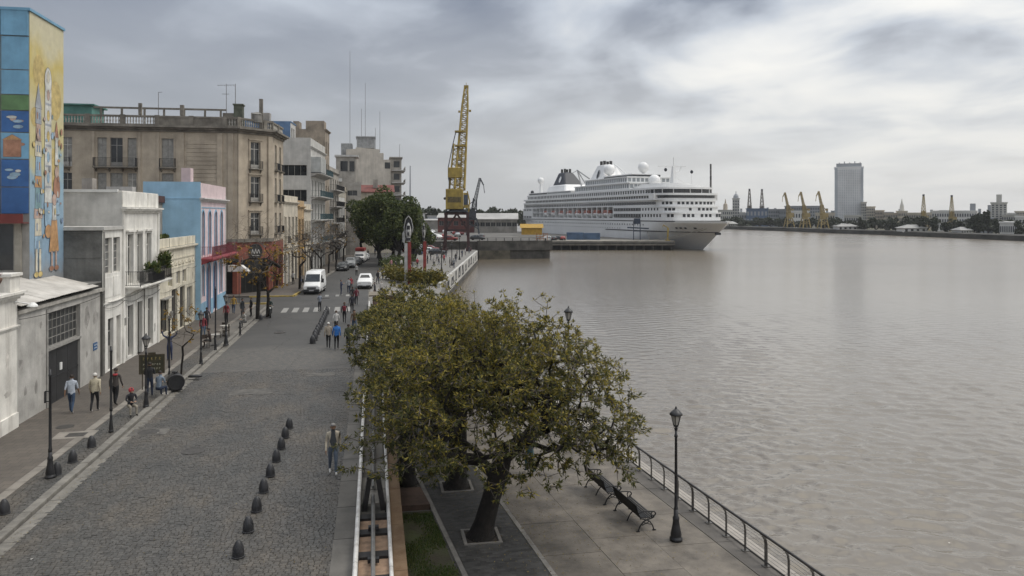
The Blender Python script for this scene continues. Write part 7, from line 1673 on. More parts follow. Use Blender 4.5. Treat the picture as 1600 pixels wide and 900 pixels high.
# ------------------------------------------------------------------ harbour cranes
def lattice(m, A, B, wa, wb, n, rch, rbr):
    """square lattice mast from A to B"""
    A, B = Vector(A), Vector(B); d = (B-A).normalized(); u = d.cross(Vector((0,1,0.01))).normalized(); v = d.cross(u)
    ring = lambda f: [A.lerp(B,f)+(u*sx+v*sy)*(wa+(wb-wa)*f)/2 for sx,sy in ((-1,-1),(1,-1),(1,1),(-1,1))]
    for k in range(4): m.cyl(ring(0)[k], ring(1)[k], rch, rch*0.8, 5)
    for i in range(n):
        a, b = ring(i/n), ring((i+1)/n)
        for k in range(4): m.bar(a[k], a[(k+1)%4], rbr); m.bar(a[k] if i % 2 else a[(k+1)%4], b[(k+1)%4] if i % 2 else b[k], rbr)
ycr = mat('weathered crane yellow', (0.36,0.26,0.055), 0.6, 0.2, 0.7, streak=0.4, grime=(0.16,0.11,0.04)); rcr = mat('oxide red portal paint', (0.058,0.026,0.025), 0.7, 0.25, 0.7, streak=0.3); dcr = mat('dark crane steel', (0.045,0.05,0.06), 0.6, 0.2)
def big_crane():
    cx, cy = 20.7, 194.0
    t = thing('harbour_crane', 'tall yellow harbour crane on oxide-red portal legs at the quay end', 'crane', (cx,cy,0), R(-8))
    for sx in (-1,1):
        for sy in (-1,1):
            m = MB(); m.bar((sx*3.0,sy*2.6,0),(sx*2.7,sy*2.3,9.6),0.6,0.6); m.box(sx*3.0-0.7,sy*2.6-0.9,0,sx*3.0+0.7,sy*2.6+0.9,0.7); m.build('leg', rcr, t)
    m = MB()
    for sy in (-2.4,2.4): m.bar((-2.9,sy,5.2),(2.9,sy,5.2),0.5); m.bar((-2.8,sy,5.2),(0,sy,9.4),0.35); m.bar((2.8,sy,5.2),(0,sy,9.4),0.35); m.bar((-2.7,sy,9.4),(2.7,sy,9.4),0.6)
    for sx in (-2.8,2.8): m.bar((sx,-2.4,5.2),(sx,2.4,5.2),0.4); m.bar((sx,-2.4,9.4),(sx,2.4,9.4),0.6)
    m.build('portal_bracing', rcr, t)
    MB().lathe([(3.0,9.7),(3.0,10.1),(1.9,10.2),(1.8,11.0),(2.2,11.2)],20).build('turntable', dcr, t)
    MB().box(-3.1,-3.2,9.85,2.6,2.6,10.0).build('platform', dcr, t)
    m = MB(); m.box(-2.7,-2.6,10.5,1.6,2.8,15.6); bevel(m.build('machine_house', ycr, t), 0.12)
    m = MB(); m.box(-2.2,-2.64,12.2,1.1,-2.605,13.6); m.build('house_vent', mat('dark vent',(0.14,0.11,0.05),0.8,0.3,3), t)
    m = MB(); m.box(1.75,-2.4,10.8,2.9,-0.4,14.6); m.build('cab', ycr, t); m = MB(); m.box(1.85,-2.44,11.6,2.8,-2.405,14.1); m.build('cab_window', glass('blue cab glass',(0.05,0.07,0.11)), t)
    m = MB(); m.tube([(3.0,-2.4,9.8),(3.3,-2.4,12.5),(2.7,-2.4,15.0)],0.16); m.build('cable_guide', ycr, t)
    m = MB(); lattice(m, (-0.6,0.5,15.5), (0.3,1.0,27.0), 2.6, 2.2, 9, 0.2, 0.13); m.build('tower', ycr, t)
    m = MB(); m.box(-2.2,-1.8,18.4,1.4,1.6,21.0); bevel(m.build('counterweight_house', ycr, t), 0.1)
    m = MB(); lattice(m, (0.7,-0.8,15.6), (2.0,3.2,37.0), 2.5, 1.5, 20, 0.3, 0.15); lattice(m, (2.0,3.2,37.0), (2.3,3.8,42.0), 1.5, 0.8, 6, 0.24, 0.14); m.build('boom', ycr, t)
    m = MB(); m.bar((-1.9,-1.6,15.6),(-1.9,-1.6,18.4),0.2); m.bar((-1.7,1.2,15.6),(-2.1,-1.2,18.4),0.14); m.tube([(-2.1,-1.6,21.0),(-1.1,0,26.5),(-0.2,0.5,30.5)],0.12); m.build('back_stay', dcr, t)
    for z in (26.4,30.0): MB().box(-0.5,-0.7,z,2.2,1.5,z+0.4).build('boom_platform', ycr, t)
    m = MB(); m.box(1.7,3.2,41.8,2.9,4.4,42.5); m.cyl((2.3,3.8,42.5),(2.3,3.8,43.3),0.06); m.box(0.3,2.0,35.3,0.8,2.6,35.8); m.box(3.0,1.9,35.5,3.6,2.5,36.0); m.build('boom_head', ycr, t)
    m = MB(); m.ball((-2.95,-1.6,13.2),0.35,10,6); m.build('floodlight', dcr, t, True)
big_crane()
def small_crane(label, loc, rz, s, mt, legs=None, jib='luff', group=None, lattice_n=7):
    t = thing('harbour_crane', label, 'crane', loc, rz, group); t.scale = (s,)*3; legs = legs or mt
    for sx in (-1,1):
        for sy in (-1,1): m = MB(); m.bar((sx*3.6,sy*3.4,0),(sx*2.2,sy*2.0,9),0.8); m.build('leg', legs, t)
    m = MB(); 
    for sy in (-1,1): m.bar((-3.2,sy*3,3.5),(2.6,sy*2.4,7),0.4); m.bar((3.2,sy*3,3.5),(-2.6,sy*2.4,7),0.4); m.bar((-2.4,sy*2,9),(2.4,sy*2,9),0.7)
    m.build('portal_bracing', legs, t)
    MB().lathe([(2.4,9),(2.4,9.8),(1.6,10)],12).build('turntable', mt, t)
    m = MB(); m.box(-1.8,-2.4,10,3.6,2.4,13.8); m.build('machine_house', mt, t)
    if jib == 'luff':
        m = MB(); lattice(m, (-0.5,0,13.5), (-1.2,0,21.0), 3.0, 2.0, 5, 0.3, 0.2); m.build('tower', mt, t)
        m = MB(); lattice(m, (0.0,0,14.0), (-4.0,0,32.5), 2.0, 1.0, 12, 0.26, 0.16); m.build('boom', mt, t)
        m = MB(); m.bar((-4.0,0,32.5),(-6.0,0,28.5),0.7); m.bar((-6.0,0,28.5),(-6.6,0,24.0),0.35); m.build('jib_tip', mt, t)
        m = MB(); m.bar((-1.6,0,20.8),(-3.7,0,31.5),0.3); m.bar((-1.2,0,20),(3.0,0,17),0.4); m.box(2.4,-1,16,4.0,1,17.6); m.build('counter_arm', mt, t)
    else:
        m = MB(); lattice(m, (0,0,13.8), (0,0,33.0), 3.4, 1.0, 11, 0.3, 0.18); m.build('boom', mt, t)
        m = MB(); m.box(-1.2,-1.2,13.8,1.2,1.2,18.5); m.build('tower', mt, t); MB().box(-0.7,-0.7,32.6,0.7,0.7,34.4).build('boom_head', dcr, t)
    return t
q = at(739,335,262); small_crane('dark grey lattice crane behind the yellow one', (q.x,q.y,2.1), R(172), 0.6, dcr, jib='luff')

# ------------------------------------------------------------------ sheds and yard objects
def shed(name, label, px0, px1, ytop, ybase, Yc, wm, rm, dep=18, rise=1.6, cat='warehouse', z0=2.1, wins=0):
    q = at(px0,335,Yc); w = (px1-px0)*Yc/FOC; zt = CAM_H-(ytop-HOR)*Yc/FOC; t = thing(name, label, cat, (q.x,q.y,z0), -YAW); h = zt-z0-rise
    holes = [(w*(k+0.5)/wins-0.9, h*0.45, 1.8, h*0.3) for k in range(wins)] if wins else []
    wall(t, (0,0,0), w, 0, h, holes, wm)
    for hq in holes: win(t, (0,0,0), *hq, 'wide', M_greyframe, M_pane)
    m = MB(); m.quad((0,dep,0),(0,0,0),(0,0,h),(0,dep,h)); m.quad((w,0,0),(w,dep,0),(w,dep,h),(w,0,h)); m.poly((0,0,h),(0,dep/2,h+rise),(0,dep,h)); m.poly((w,0,h),(w,dep/2,h+rise),(w,dep,h)); m.build('end_wall', wm, t)
    m = MB(); m.quad((-0.5,-0.6,h-0.15),(w+0.5,-0.6,h-0.15),(w+0.5,dep/2,h+rise),(-0.5,dep/2,h+rise)); m.quad((-0.5,dep/2,h+rise),(w+0.5,dep/2,h+rise),(w+0.5,dep+0.6,h-0.15),(-0.5,dep+0.6,h-0.15)); m.build('roof', rm, t); return t
rf = mat('pale tin roof', (0.36,0.35,0.33), 0.6, 0.15, 0.15); rw_ = mat('red shed wall', (0.14,0.045,0.038), 0.8, 0.2, 0.3); gw = mat('grey stone shed wall', (0.29,0.27,0.24), 0.85, 0.2, 0.3, streak=0.3)
shed('warehouse', 'red-walled warehouse with pale roof behind the yellow crane', 684,741,333,362,300, rw_, rf, wins=5)
shed('warehouse', 'grey stone warehouse with pale roof and dark windows by the ship stern', 741.5,808,333,362,296, gw, rf, dep=22, rise=2.2, wins=8)
shed('yellow_shed', 'small bright yellow shed at the foot of the ship', 815,847,350,366,268, mat('yellow shed paint',(0.42,0.25,0.03),0.7,0.12), mat('yellow shed roof',(0.38,0.23,0.03),0.7,0.12), dep=8, rise=1.2, cat='shed')
shed('long_shed', 'long pale flat shed far behind the car park', 661,690,342,350,370, gw, rf, dep=20, rise=0.6, cat='shed')
q = at(886,335,262); t = thing('blue_coach', 'long blue container stack on the ship pier', 'container', (q.x,q.y,0.55), R(-10))
bc = mat('blue container', (0.07,0.12,0.20), 0.6, 0.15, 0.5)
for k in range(2): 
    m = MB(); m.box(k*5.7,0,0,k*5.7+5.6,2.4,2.3 if k else 2.5); m.build('container_box', bc, t)
    for j in range(9): MB().box(k*5.7+0.3+j*0.6,-0.05,0.1,k*5.7+0.42+j*0.6,-0.003,2.2).build('container_rib', bc, t)
q = at(990,335,258); t = thing('gangway_tower', 'blue steel gangway tower on the pier against the hull', 'gangway', (q.x,q.y,0.55), R(-10)); t.scale = (0.85,)*3; bs = mat('blue steel', (0.03,0.045,0.075), 0.6, 0.2)
for x in (0,2.6): MB().bar((x,0,0),(x,0,7.4),0.3).build('tower_leg', bs, t)
m = MB(); m.bar((0,0,3.6),(2.6,0,3.6),0.3); m.bar((-2.5,0,5.0),(6,0,4.6),0.5); m.bar((0,0,7.2),(2.6,0,7.2),0.4); m.box(0.2,-0.6,6.4,2.6,0.8,8.6); m.build('tower_platform', bs, t)
q = at(1043,335,253); t = thing('yellow_davit', 'yellow mooring davit at the end of the ship pier', 'davit', (q.x,q.y,0.55), R(-10)); MB().bar((0,0,0),(0.2,0,4.2),0.5).build('post', ycr, t); m = MB(); m.bar((0.2,0,4.2),(-1.4,0,5.2),0.3); m.bar((-1.4,0,5.2),(-1.6,0,4.4),0.2); m.build('arm', ycr, t); MB().box(-0.7,-0.7,0,0.7,0.7,0.3).build('foot', ycr, t)
q = at(838,335,208); t = thing('orange_barrier', 'orange steel barrier frame at the pier corner', 'barrier', (q.x,q.y,2.12), R(-10)); og = mat('orange steel', (0.36,0.12,0.03), 0.6, 0.15)
for x in (0,1,2,3): MB().bar((x,0,0),(x,0,2.0),0.12).build('post', og, t)
m = MB(); 
for z in (0.5,1.1,1.8): m.bar((0,0,z),(3,0,z),0.1)
m.bar((0,0,0.2),(3,0,1.9),0.08); m.build('frame_bars', og, t)
rg = random.Random(14)
for k in range(12):
    q = at(945+rg.uniform(0,90) if k > 3 else 858+k*7,335,257); dup(rg.choice(base_cars), (q.x,q.y,0.56), rg.choice((1.4,3.0)), f"{ORD[k]} small vehicle parked on the ship pier, counted from the left" , 'vehicles on the ship pier') if k in (0,1,2,3) else None
# ------------------------------------------------------------------ cruise ship
ship_w = mat('ship white paint', (0.74,0.74,0.73), 0.4, 0.05, 0.08, streak=0.22, grime=(0.48,0.44,0.39), spec=0.45); ship_g = mat('ship pale grey band', (0.55,0.56,0.57), 0.4, 0.06, 0.1)
ship_d = glass('ship dark glass', (0.018,0.022,0.03), 0.1); ship_rail = mat('ship balcony glass', (0.28,0.30,0.31), 0.25, 0.1, 0.3); navyp = mat('funnel navy paint', (0.012,0.014,0.022), 0.4, 0.1); orange = mat('lifeboat orange red', (0.30,0.095,0.06), 0.5, 0.1)
tip = camxy(67.8,242.1)
ship = thing('cruise_ship', 'large white cruise ship moored at the pier with bow towards the right', 'ship', (tip[0],tip[1],0), R(8.75)); SL = 161.0
def stem(z): return 13.6*((6.4-z)/8.9)**1.05 if z < 6.4 else 0
def hw(y, z):
    f = min(1.0, (z+3)/9.4); ent = 40-12*f; u = (y-stem(z))/ent; B_ = 10.9+0.1*f
    w = B_*(1-(1-min(1,max(0,u)))**(1.7+0.9*f)); 
    if y > SL-22: w *= 1-(0.16+0.25*(1-f))*((y-SL+22)/22)**2
    return w
m = MB(); zs = [-4,-2.5,-1,0.5,2,3.5,5,6.4]; NS = 60; rows = []
for z in zs:
    y0 = stem(z); row = []
    ys = [y0+(SL-y0)*(k/NS)**1.35 for k in range(NS+1)]
    rows.append((m.V(*[(-hw(y,z),y,z) for y in ys]), m.V(*[(hw(y,z),y,z) for y in ys])))
for (a, b), (c, d) in zip(rows[:-1], rows[1:]):
    for k in range(NS): m.F(a+k, c+k, c+k+1, a+k+1); m.F(b+k, b+k+1, d+k+1, d+k)
    m.F(a+NS, c+NS, d+NS, b+NS)
a, b = rows[-1]
for k in range(NS): m.F(a+k, b+k, b+k+1, a+k+1)
smooth_by_angle(m.build('hull', ship_w, ship), 50)
def outline(yf, w, yb, rf=6.0, n=10, bulge=3.5):
    """plan of a deck: rounded front, square back"""
    P = [(-w,yb)]; 
    for k in range(2*n+1):
        a = math.pi*k/(2*n); x = -w*math.cos(a); y = yf+bulge-bulge*math.sin(a)**0.8+ (rf-bulge)*max(0,(abs(math.cos(a))-0.75)/0.25)**2
        P.append((x,y))
    P.append((w,yb)); return P      # runs port-back, port-front .. starboard-front, starboard-back
def ring_wall(m, P, z0, z1, cap=True):
    Q = list(reversed(P)); m.prism(Q, z0, z1)
def strip_windows(m, P, z0, z1, pitch, wd, off=0.06, rng=None, skip=0.0):
    for (x0,y0), (x1,y1) in zip(P[:-1], P[1:]):
        L_ = math.hypot(x1-x0,y1-y0); n = int(L_/pitch)
        if n < 1: continue
        tx, ty = (x1-x0)/L_, (y1-y0)/L_; nx, ny = -ty, tx
        if nx*((x0+x1)/2)+ny*((y0+y1)/2-80) < 0: nx, ny = -nx, -ny
        for k in range(n):
            if rng and rng.random() < skip: continue
            c = (k+0.5)*L_/n; cx, cy = x0+tx*c+nx*off, y0+ty*c+ny*off
            m.quad((cx-tx*wd/2,cy-ty*wd/2,z0),(cx+tx*wd/2,cy+ty*wd/2,z0),(cx+tx*wd/2,cy+ty*wd/2,z1),(cx-tx*wd/2,cy-ty*wd/2,z1))
dk = [(6.4,9.9,15.5,10.95),(9.9,12.0,17.2,10.95),(12.0,14.1,18.9,10.95)]
RC0, RC1 = 58.0, 146.0
def deck_block(name, z0, z1, yf, w, yb, mt, bul=3.5): m = MB(); ring_wall(m, outline(yf,w,yb,bulge=bul), z0, z1); return smooth_by_angle(m.build(name, mt, ship), 30)
rg = random.Random(2)
# three lower decks: front house up to the boat recess, boat recess core, stern house
for i, (z0, z1, yf, w) in enumerate(dk):
    yb = RC0 if i < 2 else SL-3
    deck_block('deck_house', z0, z1-0.45, yf, w, yb, ship_w); deck_block('deck_edge', z1-0.45, z1, yf-0.35, w+0.12, yb, ship_w)
    mm = MB(); strip_windows(mm, outline(yf,w,yb), z0+(1.9 if i == 0 else 0.65), z0+(2.9 if i == 0 else 1.55), 1.95, 1.0, 0.05); strip_windows(mm, [(x,y) for x,y in outline(yf,w,yb)][3:-3], z0+(1.9 if i == 0 else 0.6), z0+(2.9 if i == 0 else 1.5), 1.2, 1.0, 0.07, rg, 0.35)
    stuff(mm.build('window_row', ship_d, ship))
    if i < 2:
        m = MB(); m.box(-8.6,RC0,z0,8.6,RC1,z1); m.build('boat_deck_core', ship_g, ship)
        m = MB(); m.box(-10.95,RC1,z0,10.95,SL-1.5,z1); m.build('stern_house', ship_w, ship); mm = MB(); strip_windows(mm, [(-10.95,SL-2),(-10.95,RC1+1)], z0+1.0, z0+2.0, 2.2, 1.2); stuff(mm.build('window_row', ship_d, ship))
m = MB(); m.box(-11.02,RC0,6.4,11.02,RC1,7.75); m.build('boat_deck_bulwark', ship_w, ship)
mm = MB(); mm.quad((-8.65,RC0,7.8),(-8.65,RC1,7.8),(-8.65,RC1,11.9),(-8.65,RC0,11.9)); mm.build('promenade_glazing', mat('shaded promenade glass',(0.05,0.055,0.06),0.3,0.2,0.4), ship)
for k in range(19):
    y = RC0+(RC1-RC0)*k/18; MB().box(-11.0,y-0.25,7.75,-8.6,y+0.25,12.0).build('boat_deck_pillar', ship_w, ship)
MB().box(-11.0,RC0+58,9.7,-8.7,RC1,10.05).build('boat_deck_gallery', ship_w, ship)
def lifeboat(y):
    m = MB(); n = 10; prev = None
    for k in range(n+1):
        f = k/n; w = 1.25*math.sin(math.pi*(0.08+0.84*f))**0.5; yy = y-3.4+6.8*f
        i = m.V((-9.9-w*0.35,yy,8.3),(-9.9-w,yy,9.2),(-9.9-w*0.95,yy,9.6),(-9.9+w*0.95,yy,9.6),(-9.9+w,yy,9.2),(-9.9+w*0.35,yy,8.3))
        if prev is not None:
            for q in range(6): m.F(prev+q, i+q, i+(q+1)%6, prev+(q+1)%6)
        else: m.F(*[i+q for q in range(6)])
        prev = i
    m.F(*[prev+5-q for q in range(6)]); o = m.build('lifeboat', ship_w, ship, True)
    m = MB(); m.taper(-10.95,y-3.0,-8.85,y+3.0,9.6,10.9,0.35,0.8); m.build('canopy', orange, o)
    m = MB(); m.quad((-10.9,y-2.4,9.85),(-10.9,y+2.4,9.85),(-10.68,y+2.2,10.35),(-10.68,y-2.2,10.35)); m.build('canopy_window', ship_d, o)
for k in range(8): lifeboat(64.5+k*9.2)
deck_block('hull_stripe', 6.75, 7.05, 15.3, 11.04, SL-1, ship_d)
# glazed promenade just ahead of the boats
mm = MB(); strip_windows(mm, [(-10.95,RC0-1),(-10.95,36)], 10.4, 11.7, 0.95, 0.75, 0.09); strip_windows(mm, [(-10.95,RC0-1),(-10.95,36)], 8.0, 9.4, 0.95, 0.75, 0.09); stuff(mm.build('promenade_windows', ship_d, ship))
# portholes on the hull
mm = MB()
for (z, y0, y1, st, s_) in ((5.3,34,150,2.0,0.5),(3.9,52,140,2.1,0.36)):
    y = y0
    while y < y1: x = -hw(y,z)-0.06; mm.quad((x,y,z),(x,y+s_,z),(x,y+s_,z+s_*1.1),(x,y,z+s_*1.1)); y += st
stuff(mm.build('portholes', ship_d, ship))
mm = MB()
for k in range(9):
    y = 6+k*1.6; x = -hw(y,4.6)-0.05
    if k in (2,4,5,6): mm.quad((x,y,4.4),(-hw(y+0.9,4.6)-0.05,y+0.9,4.4),(-hw(y+0.9,4.9)-0.05,y+0.9,4.95),(-hw(y,4.9)-0.05,y,4.95))
mm.build('mooring_ports', ship_d, ship)
m = MB(); prev = None
for sgn in (-1,1):
    prev = None
    for k in range(26):
        y = stem(3.4)+0.02+(k/25)**1.5*60; x = sgn*(hw(y,3.4)+0.1); i = m.V((x,y,3.25),(x,y,3.6))
        if prev is not None: m.F(prev,i,i+1,prev+1)
        prev = i
m.build('rubbing_strake', navyp, ship)
m = MB(); prev = None
for sgn in (-1,1):
    prev = None
    for k in range(30):
        y = (k/29)**1.4*22; x = sgn*(hw(y,6.4)+0.05); i = m.V((x,y-0.02,6.35),(x*1.01,y-0.25,7.0 if y < 15 else 6.6))
        if prev is not None: m.F(prev,i,i+1,prev+1)
        prev = i
m.build('bow_bulwark', ship_w, ship)
m = MB(); m.box(-0.9,4.6,2.6,0.9,5.4,3.3); m.build('anchor_pocket', navyp, ship)
rope = mat('mooring rope', (0.25,0.23,0.19), 0.9, 0.1)
for (a, b) in (((-3.5,6,4.6),(-17,14,0.7)),((-4.0,7.5,4.6),(-19,17,0.7)),((-9.8,34,4.6),(-14,24,0.7))):
    m = MB(); A_, B_ = Vector(a), Vector(b); q_ = [A_.lerp(B_,k/8)-Vector((0,0,0.6*4*(k/8)*(1-k/8))) for k in range(9)]; m.tube(q_, 0.09, 4); m.build('mooring_line', rope, ship)
# bridge deck, wider wings, continuous dark glazing
deck_block('bridge_base', 14.1, 14.75, 19.0, 11.6, SL-4, ship_w); deck_block('bridge_glazing', 14.75, 15.75, 19.6, 11.45, 30, ship_d, 3.2); deck_block('bridge_deck_house', 14.75, 15.75, 24, 11.0, SL-5, ship_w); deck_block('bridge_roof', 15.75, 16.45, 18.4, 11.9, SL-5, ship_w)
MB().box(-12.6,24,14.1,-11,27.5,16.45).build('bridge_wing', ship_w, ship); MB().box(11,24,14.1,12.6,27.5,16.45).build('bridge_wing', ship_w, ship)
mm = MB(); strip_windows(mm, [(-11.0,SL-6),(-11.0,30)], 14.85, 15.7, 1.9, 1.15, 0.08); stuff(mm.build('window_row', ship_d, ship))
deck_block('lounge_glazing', 16.45, 17.9, 21.5, 10.4, 30, ship_d, 4.0); deck_block('cabin_deck_house', 16.45, 17.9, 27, 11.0, SL-8, ship_w); deck_block('lounge_roof', 17.9, 18.5, 20.2, 11.1, SL-8, ship_w)
for k in range(7):
    a = math.pi*(k+1)/8; P = outline(21.4,10.45,30,bulge=4.0); p = P[1+int((len(P)-3)*k/6)]; MB().box(p[0]-0.12,p[1]-0.15,16.45,p[0]+0.12,p[1]+0.1,17.9).build('lounge_mullion', ship_w, ship)
mm = MB(); strip_windows(mm, [(-11.0,SL-9),(-11.0,29)], 16.6, 17.75, 1.9, 1.15, 0.08); stuff(mm.build('window_row', ship_d, ship))
mm = MB(); strip_windows(mm, [(-10.95,SL-6),(-10.95,26)], 12.6, 13.6, 1.9, 1.15, 0.09); stuff(mm.build('window_row', ship_d, ship))
deck_block('forward_roof_deck', 18.5, 19.4, 24.5, 8.6, 56, ship_w); deck_block('forward_roof_deck', 19.4, 20.2, 28.5, 6.4, 50, ship_w)
# sun deck houses
def house(y0, y1, w, z0, z1, row=True, pitch=1.7):
    m = MB(); m.box(-w,y0,z0,w,y1,z1-0.3); m.box(-w-0.35,y0-0.5,z1-0.3,w+0.35,y1+0.5,z1); m.build('deck_house', ship_w, ship)
    if row:
        mm = MB(); strip_windows(mm, [(-w,y1-0.5),(-w,y0+0.5)], z0+0.5, z1-0.6, pitch, pitch*0.72, 0.06); strip_windows(mm, [(-w,y0),(w,y0)], z0+0.5, z1-0.6, pitch, pitch*0.75, -0.06 if False else 0.06); stuff(mm.build('window_row', ship_rail, ship))
house(46,96,10.2,18.5,21.0); house(50,88,9.0,21.0,23.4); house(52,76,6.0,23.4,24.6, False)
m = MB(); m.box(-6.05,51.9,23.6,6.05,76.1,24.2); m.build('dark_band', ship_d, ship)
house(100,152,10.4,18.5,19.6, False); m = MB(); m.box(-10.45,128,18.7,10.45,152.1,19.5); m.build('aft_windbreak', mat('dark windbreak',(0.06,0.065,0.07),0.4,0.2), ship)
mm = MB(); strip_windows(mm, [(-10.4,127),(-10.4,100)], 18.7, 19.4, 1.2, 0.8, 0.06); stuff(mm.build('windbreak_panes', ship_rail, ship))
# aft funnel (dark, raked) on white base
m = MB(); m.taper(-6.5,116,6.5,140,19.6,23.0,1.2,2.5); bevel(m.build('funnel_base', ship_w, ship), 0.5)
fu = MB(); i = fu.V((-4.6,120,23.0),(4.6,120,23.0),(4.6,135,23.0),(-4.6,135,23.0),(-2.2,126.5,29.0),(2.2,126.5,29.0),(2.2,133.5,29.0),(-2.2,133.5,29.0))
for q in ((4,5,6,7),(0,1,5,4),(1,2,6,5),(2,3,7,6),(3,0,4,7)): fu.F(*[i+k for k in q])
fo = fu.build('funnel', navyp, ship); bevel(fo, 0.4)
for (x, y) in ((-1.3,128),(1.3,128),(-1.3,131.5),(1.3,131.5)): MB().cyl((x,y,29),(x,y,30.7),0.55,n=10).build('exhaust_pipe', mat('sooty pipe',(0.05,0.048,0.045),0.7,0.2), fo)
m = MB(); n = 18; c = Vector((-3.75,127.8,25.6))
m.poly(*[c+Vector((0.34*1.3*math.sin(2*math.pi*k/n)-0.12,1.3*math.cos(2*math.pi*k/n),1.5*math.sin(2*math.pi*k/n))) for k in range(n)]); m.build('funnel_emblem', ship_w, fo)
# forward mast funnel, white
fu = MB(); i = fu.V((-5.2,78,23.4),(5.2,78,23.4),(5.2,92,23.4),(-5.2,92,23.4),(-2.4,83,30.0),(2.4,83,30.0),(2.4,90,30.0),(-2.4,90,30.0))
for q in ((4,5,6,7),(0,1,5,4),(1,2,6,5),(2,3,7,6),(3,0,4,7)): fu.F(*[i+k for k in q])
fo = fu.build('funnel', ship_w, ship); bevel(fo, 0.4)
for (x, y) in ((-1.7,84.5),(1.2,84.5),(-1.7,87.5),(1.2,87.5)): MB().cyl((x,y,30),(x,y,31.6),0.6,n=10).build('exhaust_pipe', mat('sooty pipe',(0,)*3), fo)
m = MB(); c = Vector((-4.5,84.8,26.0)); m.poly(*[c+Vector((1.7*0.36*math.sin(2*math.pi*k/n)-0.1,0.9*math.cos(2*math.pi*k/n),1.9*math.sin(2*math.pi*k/n))) for k in range(n)]); m.build('funnel_emblem', navyp, fo)
m = MB(); m.tube([(3.2,79,24.5),(6,72,24.0)],0.25); m.tube([(2.2,83.5,30.5),(4.5,72,23.6)],0.2); m.build('mast_stay', ship_w, fo)
for (x, y, z, r, zb) in ((-5,150,26.0,1.6,19.6),(-3.2,77,27.4,2.3,23.4),(1.5,57,27.3,2.1,23.6),(-1.0,44,21.6,2.3,19.4)):
    m = MB(); m.ball((x,y,z),r,16,10); o = m.build('radome', ship_w, ship, True); MB().lathe([(0.9,zb),(0.5,z-r+0.2)],10,(x,y,0)).build('radome_stand', ship_w, o)
# fore mast with yard, deck crane
m = MB(); m.taper(-0.8,31,0.8,33.5,20.2,26.5,0.45,0.8); m.bar((-6.2,32.2,26.2),(5.0,32.2,26.2),0.2); m.cyl((0,32.2,26.5),(0,32.2,29.4),0.16); m.tube([(0,32.2,24.0),(2.4,32.2,24.6),(3.2,32.2,26.4)],0.18); m.bar((0.4,32.2,22.5),(5,33,20.4),0.2); m.build('mast', ship_w, ship)
for (x, z, yy) in ((-3.2,25.0,32.2),(6.0,24.3,30.0)): MB().ball((x,yy,z),0.55,10,6,1.2).build('signal_ball', navyp, ship, True)
MB().cyl((6.0,30,20.0),(6.0,30,24.0),0.1,n=6).build('signal_post', ship_w, ship)
m = MB(); m.tube([(-2,106,19.6),(-2,112,29.2),(-2,99,24.8)],0.3); m.tube([(1.5,106,19.6),(-2,112,29.2)],0.25); m.tube([(-2,112,29.2),(-2,118,28.0)],0.12); m.build('deck_crane', mat('grey deck crane',(0.3,0.3,0.3),0.6,0.1), ship)
m = MB(); m.ball((-8,154,20.3),0.9,10,6); m.build('aft_floodlight', navyp, ship, True)

# ------------------------------------------------------------------ far bank
fb = mat('far bank grass and mud', (0.095,0.10,0.065), 0.95, 0.3, 0.05, col2=(0.10,0.085,0.065))
fx = [(258,-60),(262,120),(283,300),(288,395),(283,440),(285,500),(278,575),(262,700),(240,900),(180,1300),(60,1500)]
m = MB(); m.prism([(2600,-60),(2600,2600),(-800,2600),(-800,1402)]+[(26,1402)]+list(reversed(fx)), -6, -1.2); struct(m.build('far_bank', fb))
m = MB(); prev = None
for (x, y) in fx:
    i = m.V((x-0.3,y,-4),(x-0.3,y,-0.3),(x+5,y,0.2))
    if prev is not None: m.F(prev,i,i+1,prev+1); m.F(prev+1,i+1,i+2,prev+2)
    prev = i
struct(m.build('bank_revetment', mat('dark bank stone', (0.06,0.057,0.05), 0.9, 0.3, 0.1)))
def bankY(px):  # depth of the far waterline at a sighted column
    k = (px-800)/FOC; lo, hi = 200, 1500
    for _ in range(40):
        Y = (lo+hi)/2; x, y = camxy(k*Y, Y); xs_ = np.interp(y, [q[1] for q in fx], [q[0] for q in fx])
        if x < xs_: lo = Y
        else: hi = Y
    return lo
def block(name, label, px0, px1, ytop, back, wm, rows=0, cols=0, wmt=None, dep=25, cat='building', roof=None, wfrac=0.55, hfrac=0.55, group=None, extra=None):
    Yc = bankY((px0+px1)/2)+back; q = at(px0,335,Yc); w = (px1-px0)*Yc/FOC; h = CAM_H+(HOR-ytop)*Yc/FOC+1.2
    t = thing(name, label, cat, (q.x,q.y,-1.2), -YAW-math.atan(((px0+px1)/2-800)/FOC), group); m = MB(); m.box(0,0,0,w,dep,h); m.build('wall', wm, t)
    MB().box(-0.4,-0.4,h,w+0.4,dep,h+0.8).build('roof', roof or wm, t)
    if rows:
        mm = MB(); y0 = h*0.12; dz = (h*0.97-y0)/rows; dx = w/cols
        for r in range(rows):
            for c in range(cols): mm.quad((dx*(c+0.5-wfrac/2),-0.25,y0+dz*(r+0.5-hfrac/2)),(dx*(c+0.5+wfrac/2),-0.25,y0+dz*(r+0.5-hfrac/2)),(dx*(c+0.5+wfrac/2),-0.25,y0+dz*(r+0.5+hfrac/2)),(dx*(c+0.5-wfrac/2),-0.25,y0+dz*(r+0.5+hfrac/2)))
        stuff(mm.build('windows', wmt or far_glass, t))
    if extra: extra(t, w, h, Yc/FOC)
    return t
far_glass = mat('far window', (0.09,0.10,0.115), 0.3, 0.2, 0.1)
def fm_(n, c): return mat('far wall '+n, tuple(min(0.75,q*1.25) for q in c), 0.85, 0.1, 0.05, streak=0.1)
